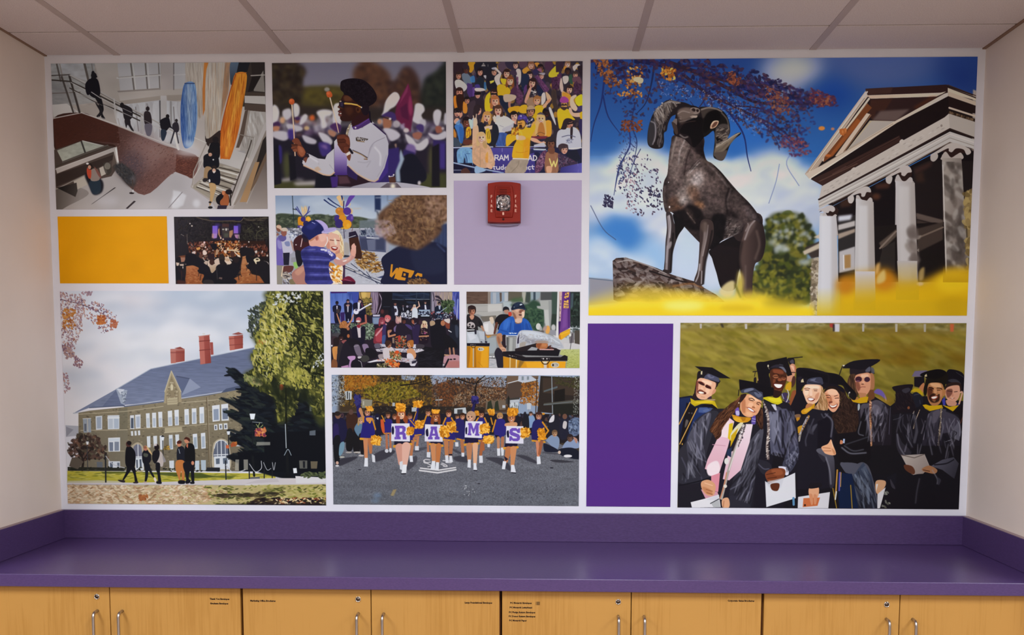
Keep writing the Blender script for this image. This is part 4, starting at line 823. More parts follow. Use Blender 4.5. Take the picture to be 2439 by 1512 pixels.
g 342f6e 5a54a0 1450,1400 1700,1440 1440,1400 1620,1360 1715,1340 1715,1475 1420,1475
K 60 60,10,90,20 6a84b0@.0|c8c0c8@.15 60,1120 1700,1120 1700,1470 60,1470
b 1.2 0,0 1782,0 1782,1512 0,1512
'''
PICS['ram'] = '''
o 1390 120 .42328
bg 26508e
g 20376c 2c62a6 0,40 0,700 0,0 2268,0 2268,700 0,700
g 2c62a6 94b2d4 0,600 0,1300 0,600 2268,600 2268,1512 0,1512
f 22356a@.9~50 1900,30 2260,20 2230,300 2000,180; e 1a2c66@.8~40 2120,150 70,60; f 46527c@.75~50 1350,40 2000,30 1950,170 1650,200 1500,150 1380,130; e 5a5e80@.6~60 1660,150 260,40
e 173a80@.9~40 1400,250 110,80
c 9a96a0@.85~40 1020,60 1330,50 1350,110 1260,170 1180,240 1080,260 1010,170; e a8a2aa@.8~40 1180,110 110,60
e 2a60ac@.8~50 900,500 160,140; e 2a60a8@.9~40 850,600 120,70
c bfc2d0~40 40,640 150,650 260,560 380,560 480,640 700,620 880,670 960,590 1100,560 1180,640 1340,740 1340,1000 1040,960 900,1300 440,1300 400,1100 300,900 180,960 40,980
c d2d4de@.9~40 720,640 900,690 1060,620 1300,760 1330,960 1040,900 900,860; c d0d0da@.8~30 240,560 420,570 470,700 430,900 330,880 250,700; c a8b4cc@.6~40 40,700 160,700 260,900 100,930
k 90 200,70,-10,40 dcdce4@.35~14|aab4ca@.35~14|c8cad6@.4~14 60,660 480,600 950,680 1320,760 1300,960 900,900 460,1240 300,900 80,900
c 3a76bc@.95~30 120,960 200,920 300,960 330,1060 260,1140 170,1110 60,1030; c 8fb4da@.9~30 40,1060 120,1070 220,1150 300,1140 420,1060 460,1280 40,1290
c c0cad8@.9~25 40,1080 130,1080 230,1160 350,1170 420,1250 430,1300 240,1280 40,1280; c bccae0@.9~25 560,1000 650,1080 640,1260 560,1290 500,1200
f c6cede@.8~20 720,1140 740,1230 800,1320 700,1360 660,1300
k 120 150,46,-12,30 e2e2ea@.30~16|98a4bc@.26~16|d8d8e2@.3~12|8894b0@.2~18 430,560 700,640 940,600 1120,580 1320,780 1330,960 1040,940 840,820 700,700
k 60 140,40,-10,30 dcdee6@.3~16|a0acc4@.3~16 50,680 260,580 430,620 440,900 300,980 200,900 60,900; k 40 120,40,10,30 d4dae4@.3~14|98b0d0@.3~14 40,1100 250,1180 440,1200 440,1290 40,1280
e 2258a8@.8~24 560,470 70,60; e 2c60ac@.5~20 1000,520 60,30
f 8d8a94~3 30,1285 130,1290 250,1310 250,1420 30,1440; l 5e6a7c 5 30,1287 250,1310
= bush 1030,960 1110,910 1230,930 1290,1040 1290,1130 1230,1160 1290,1200 1290,1420 900,1400 870,1290 960,1250 1000,1180
c 33381a~10 $bush
k 520 44,26,0,90 5c5a1e@.8|2a301a@.9|7a7024@.6|454c1c@.8|23281a@.9|8a7c30@.4|3c4424@.8 $bush
k 60 24,20,0,90 9aa0a4@.5~3|b0b4b8@.45~3|a8a05c@.5 1030,950 1220,920 1290,1080 1080,1150
k 60 26,14,0,90 8a8430@.7|6e6a20@.8 960,1230 1280,1270 1280,1400 940,1390
e b8bcc0@.7~8 1110,1110 40,22; e a8b4c4@.7~8 1240,1190 36,18; e b4b8c0@.6~8 1060,1080 24,18
b 4 1000,900 1320,900 1320,1430 840,1430
s 1c1c3c 30:8 300,60 560,110 760,150 960,240 1150,290 1330,290; s 202450 22:6 480,140 660,220 800,290 960,380 1110,470 1200,540; s 23244e 14:5 560,90 700,100 830,180 1000,190; s 1f2a60 14:4 760,290 840,380 900,480 920,600 940,680; s 22306a 10:3 660,220 700,330 860,330 1000,360
s 1e2a5c 12:4 120,150 100,300 60,420 40,520; s 1e2a5c 10:3 110,260 140,380 210,480; s 22306c 9:3 250,400 260,540 200,660 170,820; s 24305c 8:3 290,300 270,420 300,520 280,640; s 1c2448 12:4 400,80 380,200 350,300 300,360
s 2a1c28 26:10 470,70 640,130 800,210 960,290 1120,300 1300,300; s 2c1e2c 16:6 640,130 820,180 1000,200 1180,260; s 2a1e30 18:6 560,140 700,250 830,310 980,380 1100,440 1220,540; s 2c2038 10:4 830,310 1000,330 1140,400; s 2c2038 9:3 960,240 1080,190 1240,230; s 30243c 8:3 700,250 640,330 600,290; s 30243c 8:3 1000,390 1080,500 1100,560; s 282038 9:3 250,90 180,150 150,240; s 282038 9:3 330,110 300,200 260,290
k 420 16,9,20,80 2a2030@.9|4a3038@.8|2a2440@.8|5c3834@.8|1e1a34@.8 480,60 760,110 1010,190 1300,250 1400,300 1240,330 1200,520 1060,500 900,420 760,330 600,230 460,160
s 3a4468@.7 5 40,880 110,1010 180,1070; s 5a6a94@.6 5 1100,640 1080,740 1040,860; s 5a6a94@.6 5 1180,560 1140,640 1210,760
k 351 29.04,14.52,20,60 241c34@.9|1a1a38@.9|3a2030@.8|2c2444@.8 50,60 640,55 1000,120 1300,260 1420,300 1280,330 1000,260 760,250 600,160 320,160 80,180
k 567 19.8,10.56,20,80 2a2444@.8|3c2834@.8|1e2452@.8|4a2c30@.7|33264c@.7 60,60 700,60 1000,150 1250,230 1400,260 1200,420 1260,540 1100,560 900,420 640,280 420,330 260,420 180,300 60,220
k 270 19.8,9.24,30,60 34264c@.7|5a3444@.6|2a2a5c@.7 850,160 1280,220 1300,420 1250,560 1120,560 960,400
k 121 17.16,9.24,20,80 7a4426@.9|94582c@.85|4a2a28@.9 60,60 140,60 200,200 150,220 90,140
k 94 15.84,9.24,20,80 9a5c2c|7a4424|c08444|5a3424 240,110 330,100 330,270 200,270 190,180 250,140
k 62 17.16,10.56,20,80 b0702c|8a4c20|d09848|6a3a1c 440,100 520,100 510,170 440,170
k 81 18.48,9.24,0,80 6a3628|8a4a30@.9|3a2430 820,120 880,160 870,210 810,180; k 121 15.84,7.92,10,80 6e3c34@.9|5a2e34|8e5434@.8 1030,190 1150,260 1160,360 1080,360 1020,260
k 162 17.16,7.92,10,50 5a2a34|44243c|7a3c38|3a2848 1280,210 1420,260 1430,310 1320,320 1270,280; k 54 13.2,7.92,0,80 8a5038|5a2c30 1300,260 1400,270 1380,310 1300,300
k 121 15.84,7.92,20,70 6a3440@.8|8a4a48@.7|4a2c50@.8 1130,470 1260,500 1280,580 1180,600 1110,540; k 81 15.84,9.24,0,80 6a3828|4a2a2c|7a4028 220,400 330,400 330,460 210,460
e c47838 1338,437 18,12; e a87058 1400,440 10,8; c e0b880 280,170 300,155 335,165 330,190 300,185
k 175 13.2,5.94,60,50 3a3048|2a2c4c|5a4454@.8|4a3c50 230,580 380,580 450,760 420,920 300,940 220,820 170,700
k 67 14.52,6.6,60,50 332c44|2a2844 120,820 170,830 160,890 110,880; k 54 13.2,6.6,60,60 3c3444|2c2c48 340,770 440,760 440,900 360,880; k 108 11.88,5.28,70,40 3a3454@.7|2c3460@.7 200,440 300,460 290,640 180,800
s 3a4064 6:2 250,560 200,680 170,820; s 3c4068 5:2 320,560 280,640 240,760; k 54 11.88,5.94,60,60 6a4a58@.7|9a5a58@.5 230,660 300,700 290,930 240,900
k 351 9.24,4.62,30,80 4a5a94@.6|8a90b4@.5|2a3060@.7|b0a8b4@.5 420,170 840,260 1080,440 960,480 800,380 640,280 440,260
b 1.6 1150,180 1450,200 1400,620 1040,620 900,420
o 1900 180 .25129
f 1d1415 640,140 1410,80 1700,180 1700,700 1440,640 330,1230 195,1200 230,1030 120,970
f 150f12 300,1250 1460,640 1700,680 1700,1512 300,1512
f 1e1718 1090,860 1260,790 1660,800 1600,1512 1110,1512; f 3c2622@.9~12 1100,880 1270,800 1260,850 1110,930; f 4a2c22@.8~12 730,1030 880,1000 860,1060 740,1070; f 3a261e@.8~14 1120,930 1180,900 1200,1000 1120,1000; f 40281e@.8~12 400,1190 520,1130 500,1230 400,1250; e 5a3424@.8~12 740,1140 40,30
f 94867e~4 1660,120 1690,130 1690,700 1650,700
f 2c1a1a 640,120 1410,75 1425,140 1390,180 660,215
f 3a2420~4 640,122 900,104 880,160 660,178
f c2aa98 650,182 1350,152 1405,140 1330,190 690,215; g b89c88 c8b09c 700,190 1350,160 655,185 1345,155 1340,180 690,212
f 2a1a1a 680,215 1310,190 1400,150 1425,185 930,440 720,420
f 38201a~5 690,225 900,210 820,330 740,330 720,420 660,380; f 5c4a46~8 780,330 1060,310 930,425 700,420; f 4a2618@.8~10 1090,290 1250,195 1330,190 1120,310
g b8a496 a89080 640,140 100,930 640,140 665,190 560,330 110,980 65,930
l d0bca8 16 655,150 90,940; l 8a7664 6 630,210 120,900; l 9a8674 7 615,280 110,960; l c4b09c 20 672,215 240,800; l 7e5a44 8 655,260 300,740
f 6a3a20 660,260 700,300 280,790 240,820 250,770; f 8a4a24~4 560,400 600,430 330,760 270,790; k 10 40,20,0,90 a85c2c|b8703c 400,510 460,510 440,550 400,550; e a85828 285,755 26,12
f c0aa98 650,350 685,360 400,760 350,760; l 7a563e 10 690,370 420,740; g a8987e b4a48e 700,430 450,740 680,420 920,425 760,540 430,745
f a49890 700,425 915,425 600,620 470,700; l 86745f 8 480,690 900,450; f c0ae9e 70,930 200,860 910,430 1390,160 1425,150 1425,185 940,440 240,900 110,980
l d4c4b4 10 110,975 600,660 1400,190; l 8e7a68 5 220,850 900,450; f bca894 1420,95 1690,190 1690,225 1420,150; l 2a1a18 10 1420,100 1690,200; f b09c8a 1425,140 1690,235 1690,275 1425,185; l 3c2620 8 1420,78 1690,180
f 1a1112 1425,185 1430,280 1390,380 990,610 230,1040 120,980 240,900 940,440
f 36221e 960,560 980,610 540,860 230,1040 130,980 300,900; l 4c342e@.8 16 330,930 950,580; l 5c4238@.7 10 200,1000 560,830; l 2a1a18 10 460,850 960,580
f 201414 1425,185 1690,275 1690,350 1430,290; l b8a494 18 1435,295 1690,375; f 2e2018 1430,320 1690,400 1690,440 1430,350; K 30 8,24,0,0 6a523e 1430,325 1690,405 1690,440 1430,350
g a89c94 bcb4b2 1400,400 250,1050 1430,350 1690,430 1690,580 1440,490 200,1165 225,1045 540,870 990,610 1390,390
f b8aca4 200,1165 225,1045 1390,385 1430,350 1440,490
k 60 30,8,-30,6 988c86@.6|c4bab4@.6 240,1070 1390,420 1420,470 260,1120; c bcb0a8 500,890 530,865 560,880 520,900; c bcb0a8 960,620 985,595 1010,620 980,650; e 8a7c74 1360,465 10,12
l 2a1c1a 14 195,1172 700,905 1440,495 1690,585
f b8b0ac 190,1185 700,915 1440,520 1690,600 1690,690 1440,620 1050,840 200,1260
l c8c0ba 10 200,1215 700,955 1440,545 1690,630; l 8e837c 6 200,1235 700,985 1440,580 1690,660; l a49a94 8 200,1205 1440,535; l 6c5a50 7 330,1200 1050,830 1440,622 1690,700
g b8b2b4 a8a0a0 210,1300 360,1300 210,1300 360,1315 380,1512 195,1512
f c0bcbe 210,1310 340,1320 345,1512 200,1512; l d4d0d2 10 240,1320 235,1512
c 2a1a18 200,1290 250,1280 280,1330 330,1340 370,1310 380,1260 310,1230; c b8aeac 190,1270 240,1250 300,1225 340,1240 350,1270 330,1290 300,1280 280,1300 220,1280; c b4aaa8 235,1310 250,1290 280,1330 300,1345 350,1310 360,1330 240,1330
g b8b0b0 9c928e 545,1200 720,1200 550,1130 620,1180 690,1150 715,1210 722,1512 540,1512; f c0b8b8@.8~6 570,1190 650,1200 650,1512 560,1512
c 2a1a18 500,1130 560,1110 600,1160 650,1190 700,1150 690,1080 600,1060; c bcb2ae 470,1160 480,1140 520,1130 530,1170 510,1205 480,1200; c b8aeaa 470,1150 560,1080 640,1045 680,1060 690,1100 650,1100 630,1140 600,1140 590,1110 500,1140; c b4aaa8 550,1140 575,1130 600,1170 635,1195 680,1150 705,1170 690,1220 560,1220
g b4acac 988e8a 920,1000 1110,1000 925,950 990,1000 1060,960 1100,1000 1122,1512 918,1512; f bcb4b4@.8~6 945,1000 1040,1010 1040,1512 940,1512; f 7a6c62@.7~14 1040,1420 1090,1360 1110,1512 1020,1512
c 2a1a18 870,940 920,920 990,990 1050,980 1080,930 1060,880 960,870; c b8aeaa 830,980 840,955 890,950 890,990 870,1020 840,1010; c b8aca8 830,960 920,900 1010,845 1060,860 1078,905 1040,915 1010,945 980,935 970,910 880,950; c b4aaa8 925,960 950,930 985,985 1020,990 1060,955 1085,970 1070,1010 930,1010
g a89c94 8e827a 1365,750 1560,750 1365,740 1450,760 1540,730 1560,900 1590,1512 1380,1512
K 110 120,50,60,50 6a5c54@.5~6|4c423e@.5~6|b8b0ac@.45~6 1370,780 1545,760 1580,1512 1385,1512
c 2a1a18 1300,740 1350,700 1450,770 1520,730 1640,720 1600,680 1440,640; c b0a49e 1255,760 1265,735 1320,730 1325,770 1290,805 1260,795; c b4a8a2 1255,745 1340,690 1440,630 1520,635 1620,680 1640,720 1600,740 1570,690 1500,680 1460,715 1430,705 1420,680 1310,735; c ac9f98 1360,760 1400,710 1450,765 1500,740 1545,720 1560,780 1370,790
k 40 60,30,60,60 8a7448@.8|6a5430@.8|a88c58@.7 1590,1130 1650,1070 1640,1512 1600,1512
f 584a44~4 1125,1300 1370,1360 1370,1410 1125,1350; f 3c302c~4 1125,1360 1370,1420 1370,1460 1160,1512 1125,1512; f 6a5c54~4 850,1512 900,1470 1120,1512
o 1390 120 .42328
f 1a1414 1430,1000 2160,950 2160,1300 1430,1300
f 5c4e48~3 1870,910 2020,950 2020,975 1870,930; f 40342f~3 1870,1000 2020,960 2020,1060 1880,1130; l 6c5c52 10 1880,1050 2020,990; f 54473f~3 1660,1080 1760,1000 1760,1040 1680,1120; l 7a6a60 10 1665,1110 1755,1015; f 2a2422 1680,1110 1750,1070 1750,1240 1650,1230
f 8c8076~3 1870,1040 1900,1035 1890,1055 1870,1060; f 8c8076 1870,1120 1885,1110 1885,1130
f 2c2828 1430,960 1530,920 1530,1250 1430,1250; f b8b0ae~3 1430,980 1525,955 1525,985 1430,1010; f a08e80~3 1430,1030 1525,1000 1525,1020 1430,1060; f c8c8d4~5 1430,930 1510,920 1500,950 1430,960; f b4aeb0~3 1435,1130 1525,1100 1525,1230 1435,1250; f a07a4c~3 1465,1150 1500,1145 1500,1220 1465,1225; l d8d4d6 6 1460,1150 1462,1230
f 3a302c~3 1240,1110 1330,1070 1330,1160 1280,1170; f bcac98~3 1230,1130 1330,1080 1330,1110 1240,1150; f c4b4a4~3 1290,1050 1330,1030 1330,1060; f 8a7a64~4 1280,1170 1330,1170 1325,1490 1270,1490; k 90 26,16,0,90 a89884@.8|6a5c4c@.8|c8bcaa@.7 1280,1170 1330,1170 1325,1480 1275,1480
g c8c6cc b8b2b4 1330,900 1430,900 1325,930 1420,930 1430,1300 1420,1490 1310,1490 1320,1200; f d4d2d8@.7~5 1335,930 1390,930 1390,1480 1330,1480
g c4c0c2 a89e9a 1525,900 1635,900 1530,830 1630,850 1640,1340 1520,1430; f ccc8ca@.8~5 1545,870 1595,870 1600,1400 1540,1400
g c0babc a49a96 1750,800 1870,800 1752,730 1862,740 1880,1320 1770,1370; f c8c2c2@.7~6 1770,760 1830,760 1840,1340 1780,1350; k 26 60,30,70,40 6a5e5a@.5~5|8a7e78@.5~5 1830,990 1865,1000 1875,1200 1840,1200
g a49890 7c706a 2015,600 2140,600 2015,600 2125,600 2165,1240 2035,1270; K 100 70,28,70,40 5a4e48@.5~4|453c38@.5~4|b4aca6@.5~4 2015,620 2125,620 2165,1230 2035,1260
l c8c0bc 5 2020,640 2040,1250
f 8a7450~6 2145,800 2190,770 2180,1200 2165,1220; k 50 40,22,70,60 a8905c@.8|6a5634@.8|8a744c@.8 2145,800 2190,780 2180,1220 2160,1220
f 2c241e 2165,1160 2175,1160 2175,1220 2165,1220
o 1520 220 .33058
= rock 0,1225 60,1245 130,1270 250,1320 350,1350 420,1370 470,1410 560,1460 620,1512 -150,1512 -180,1500 -185,1220 -160,1200 -90,1195
f 3c2c2a $rock; K 240 70,20,20,60 6a5a58@.8|2a1e1c@.9|8c7e7a@.6|4a3630@.8|b0a4a0@.35 $rock
s 1c1414 10 80,1290 200,1330 330,1370 400,1370; s a89c98@.8 8 -150,1230 -60,1215 60,1250 200,1310; s 8a5a34@.7~4 16 250,1400 380,1380 460,1410
c 150f11 520,1130 740,1020 760,1150 720,1300 690,1420 600,1420 560,1300 530,1200
f 1a1214 520,1140 560,1100 720,1120 700,1400 620,1420 570,1330
c 2c2121 660,900 860,870 890,960 800,1060 700,1060
c 332625 740,1060 800,960 880,920 912,1050 905,1150 880,1210 835,1240 820,1340 815,1460 760,1470 735,1300 720,1200
G 4c3a36 241a1a 760,1100 900,1100 745,1060 800,940 880,930 915,1060 900,1160 870,1215 838,1240 820,1350 812,1470 770,1470 740,1310 725,1180
c 5a4844@.8~8 770,960 830,920 840,960 790,1040 760,1060; s 9a8c8a@.8~3 12 840,920 800,970 765,1060; s a89a98@.6~3 8 780,930 790,960 770,1000; s 1c1414@.8~6 16 745,1080 725,1200 740,1300; s 5c4a44@.7~5 18 850,1000 870,1100 840,1200; s 6a5852@.6~4 12 770,1250 770,1420
= body 265,310 235,380 220,480 210,590 185,650 175,740 190,850 215,875 245,870 330,970 440,1085 500,1130 560,1120 600,1070 740,1010 760,960 830,920 890,950 860,880 800,800 720,720 650,640 590,570 530,515 490,490 470,420 460,320
c 2e2323 $body
[ $body
G 54443e 1c1416 250,600 640,1000 200,500 600,500 900,950 600,1150 200,900
c 4a3c3a~14 220,400 300,330 360,360 440,480 520,560 600,640 640,720 640,860 560,900 450,860 330,840 200,860 180,700
c 75635e@.9~16 280,340 340,350 350,430 300,560 290,640 240,640 230,480; c 83706a@.85~14 380,560 440,540 490,590 470,680 400,720 330,700 330,620
c a89a98@.8~12 395,600 440,575 465,620 440,670 380,660; c 8a7a74@.8~12 280,720 340,690 400,760 330,810 280,790; c c0b2ae@.6~8 290,770 340,760 330,800 285,800
c 6a4530@.5~12 350,690 410,680 440,760 400,790 360,750; c 5c3a28@.5~12 210,780 290,760 290,850 230,860; c 8a5a38@.6~10 410,790 460,790 470,840 400,830; c 5c3a26@.6~12 250,830 330,830 310,860
s 9a8a86@.8~3 12 345,330 300,430 290,520; s 2a1e1e@.8~3 10 380,400 350,480 330,600; s 8e7e7a@.7~2 9 440,480 380,550 350,600; s b0a29e@.7~2 8 440,510 400,550 370,585; s 2a1f1f@.8~2 7 450,470 400,520 370,560; s 76665f@.7~3 9 365,380 330,470 310,540
c 181012~8 370,330 460,320 475,420 490,490 440,450 400,400
c 3f3230@.9~10 500,520 560,570 640,670 640,760 560,700 500,600; s 7a6c6a@.6~4 10 510,530 570,590 640,680; c 5a4a46@.6~10 480,600 560,620 580,720 500,720; s 14100f@.9~2 9 545,530 600,590 660,670 690,700
s 171011@.9~5 16 650,700 630,780 640,860 610,980 600,1070; s 5c4e4c@.7~4 10 665,700 640,790 645,840; c 453836@.9~12 680,720 780,810 850,900 760,960 720,900 660,820; c 66585a@.6~14 760,820 840,890 870,940 800,900
c 4a3e3c@.9~8 640,900 740,930 730,1010 610,1060 620,980; s a09490@.6~3 7 610,1060 660,1040 715,1015; K 60 30,8,-30,50 6a5c58@.6|2a2020@.7|8c7e7a@.4 630,900 740,940 720,1010 610,1060
c 120c0e~8 240,870 330,840 360,810 450,850 470,980 400,1000 330,970 270,930; c 0f0b0d~8 540,880 630,900 600,1080 520,1130 480,1080 520,980; c 2c211f~6 330,840 380,850 410,940 390,940 350,880; s 6a5a54@.7~2 8 350,870 390,920 408,945
c 1d1516@.8~10 170,650 210,600 210,700 205,860 180,820; s 6a5a56@.6~6 12 190,680 185,780 200,840; e d8cccc 224,830 6,8; e c8bcbc 217,652 4,5
n .22,16,16 170,300 900,300 900,1150 170,1150
n .14,60,60 170,300 900,300 900,1150 170,1150
]
c 33292a 200,870 240,880 265,960 330,965 290,1030 260,1110 240,1200 230,1300 185,1295 190,1200 195,1080 205,980
c 0f0b0d 250,880 330,950 330,970 290,1025 268,1060 262,960
s 8a7e80~2 18 215,900 222,1000 212,1100 205,1200 200,1290; s c8bec0@.8~2 8 222,890 232,960 225,1050; s a89ea2@.8~2 6 205,1110 200,1230; s 1a1314~2 14 250,1020 240,1150 232,1290; e 9a8e90@.8~3 225,1105 12,30 20; c 2a2020 182,1280 232,1290 230,1306 180,1298
c 3a2c2a 450,930 530,930 540,1030 510,1130 490,1180 470,1280 462,1390 400,1370 425,1280 435,1180 440,1080
s 7c6c68@.9~3 20 480,950 475,1060 455,1180 445,1280; s a89a98@.7~2 8 500,960 490,1050 462,1180; s c0b6b8@.8~2 9 440,1240 430,1320 412,1365; s 191213@.9~3 14 530,1000 505,1130 480,1230 465,1380; s b8aeb0@.8~2 8 455,1290 452,1380; e 57463f@.8~6 475,970 26,40
c 1a1214 260,240 290,110 400,100 460,140 480,220 480,310 440,330 400,400 330,340 260,310
c 3c302c~3 285,120 340,105 390,115 430,130 440,160 400,185 360,200 320,230 290,220 280,170; c 0c080a 380,190 460,190 480,300 470,330 400,400 370,320 300,290 340,220
s 5a4a44@.8~2 12 300,140 350,130 380,160; s 54443e@.8~2 9 295,190 330,200 370,190; c 6a5a54 265,195 280,200 275,245 255,235 245,220; c 3a2c28 240,220 275,240 285,300 265,300; c 8a7870 300,180 312,182 310,200 298,195; s 2a201e 6 285,185 310,190
c 7c6a62 375,120 405,113 440,125 440,150 405,165 375,150; c 241918 383,128 398,118 412,128 408,142 390,140; c 241918 418,128 436,128 432,146 420,142; c 9a8578 370,180 400,165 425,172 418,187 385,186; s 1a1212 5 375,165 420,168
c 1e1719 105,165 140,120 180,80 220,60 280,70 340,80 380,105 300,130 280,160 240,180 215,230 205,280 185,300 185,360 170,405 110,410 70,380 68,300 85,220
c 4a403e~3 110,160 150,110 200,75 250,70 270,100 220,150 180,240 150,330 140,250; K 70 50,7,70,20 6a5e5a@.6|2c2422@.8|857874@.4 110,160 200,75 270,90 230,160 190,290 150,330
K 40 8,60,-20,20 2a2221@.6|5c504c@.5 120,150 200,80 260,90 210,180
c 2e2a2d~2 85,220 115,190 130,240 125,330 100,390 72,370 70,300; s 6a6264@.7~3 10 118,200 128,270 115,360; k 22 12,10,0,0 8a7e78@.8|c0b4b0@.7 110,150 170,85 240,58 300,80 290,90 200,75 130,140
c 14100f 440,115 500,108 580,120 630,160 655,220 660,290 640,330 660,330 700,300 735,290 735,305 690,340 660,380 640,430 610,490 570,488 540,465 545,400 550,330 540,280 500,310 470,320 460,250 470,180
c 3a302c~3 450,120 520,110 560,125 510,150 470,190 455,160; c 0a0708~4 490,160 560,130 590,170 580,220 520,260 480,300 465,260; c 443a37~3 560,260 600,230 650,240 655,300 630,340 590,370 560,400 550,330; K 50 46,7,40,20 5c504a@.6|2a2220@.7 560,250 655,260 630,350 560,400
c 6a5c4e~3 560,380 610,370 660,330 720,300 690,340 640,400 600,440 545,460; c 4c403a~2 545,440 600,430 640,420 615,485 570,488; s 8a7a6c@.8~2 8 560,400 630,365 720,298; s 1c1514 9 560,330 600,350 570,330; e 0c0909 572,338 10,14
c b08a70 520,240 540,210 575,207 577,225 555,255 520,265; c 5c3c30 530,245 548,220 570,215 560,240 535,258; s d8c0a8@.8 4 525,235 548,210 575,210
o 1520 220 .33058
s 8a7c74@.8~2 12 120,160 165,105 230,72 300,80; K 60 9,46,-24,14 2a2220@.7|9a8c84@.55|6a5c54@.6 115,165 180,85 260,68 285,100 235,150 190,230 140,210; s 5c5250@.8~2 14 140,260 165,330 150,395; s 8e8488@.8~2 8 92,215 120,235 124,320 104,380; K 26 10,40,10,20 5c5252@.6|1c1818@.7 135,240 200,230 185,300 175,400 135,400
s 8a7a70@.85~2 10 455,128 505,114 560,122 600,140; s 6a5c54@.8~2 9 600,150 640,200 652,270; s 7c6e64@.8~2 11 575,270 620,290 640,330 600,370; K 40 9,40,60,20 8a7a6c@.6|2a2220@.6 560,260 650,260 640,350 560,400; s b0a090@.8~1 7 560,395 620,360 690,312 730,294; s 5c4e44@.9~2 12 560,430 600,410 640,370
c 6a5850@.8~4 290,130 340,112 380,125 400,160 360,190 310,200 285,170; s 9a8880@.7~2 7 285,160 320,140 370,150; s 8a7870@.7~2 6 300,215 350,205 400,185; s a08c80@.8~2 7 385,185 420,172; s 2a1e1c 7 300,240 350,220 410,210
s a89a92@.6~3 10 300,310 330,330 355,325; s 8c7c74@.7~3 14 275,330 255,400 240,480
o 1390 120 .42328
f f0cc40@.4~22 30,1400 240,1330 420,1330 700,1380 860,1350 1000,1400 1290,1430 1290,1520 20,1520
c ecc850@.55~14 240,1380 330,1340 480,1350 640,1360 800,1400 960,1350 1050,1400 1050,1470 240,1470
c d8c48c@.9~5 760,1360 800,1310 845,1300 840,1370 800,1390; c d8bc58@.8~8 850,1380 870,1240 900,1300 880,1400; s 6a6420@.8~4 10 850,1320 880,1390
f f4d22c@.92~22 20,1440 240,1400 560,1380 800,1400 1000,1380 1290,1440 1290,1520 20,1520; f eac822@.9~10 20,1462 700,1440 1290,1455 1290,1520 20,1520
e 8a7420@.5~18 1120,1420 120,26; e a08a20@.4~14 380,1390 60,20; e fae678@.85~16 560,1440 120,30; e c8a020@.5~12 860,1450 100,20
f c88c18@.9~22 1430,1290 1520,1250 1700,1230 1780,1290 1900,1300 2040,1230 2165,1225 2160,1520 1420,1520
f dcae14~24 1430,1360 1760,1330 1900,1310 2060,1250 2165,1240 2160,1520 1420,1520
e c07818@.9~16 1470,1320 50,50; e c87a14@.8~18 1690,1290 60,60; e ecc420@.9~20 2080,1300 100,60; e b48a10@.6~20 2080,1440 100,50
c d8a860@.9~6 1640,1210 1665,1190 1660,1240 1640,1260; c d4b870@.9~6 1650,1270 1690,1230 1695,1290 1650,1310; c c0a060@.8~5 1885,1240 1915,1215 1910,1280 1885,1290; e d8b888@.8~4 1890,1310 20,10
g c8c0c0 d0a418@.5 1580,1250 1580,1460 1526,1240 1637,1240 1640,1400 1600,1430 1525,1440; g b8b0b0 d4a414@.4 1810,1180 1810,1370 1762,1180 1876,1180 1870,1340 1800,1375 1772,1360
g d8c040@0 d4b018@1 1370,1330 1370,1500 1310,1330 1440,1330 1440,1500 1310,1500; g c89c20@0 c89a14@.9 2090,1200 2090,1290 2020,1200 2170,1200 2170,1300 2020,1300; g d0a818@0 d0a818@.9 1580,1330 1580,1450 1515,1330 1640,1330 1640,1460 1515,1460; g d0a818@0 d0a818@.9 1820,1280 1820,1380 1755,1280 1885,1280 1885,1400 1755,1400
f d0a818@.55~14 1420,1420 2160,1400 2160,1520 1420,1520
'''
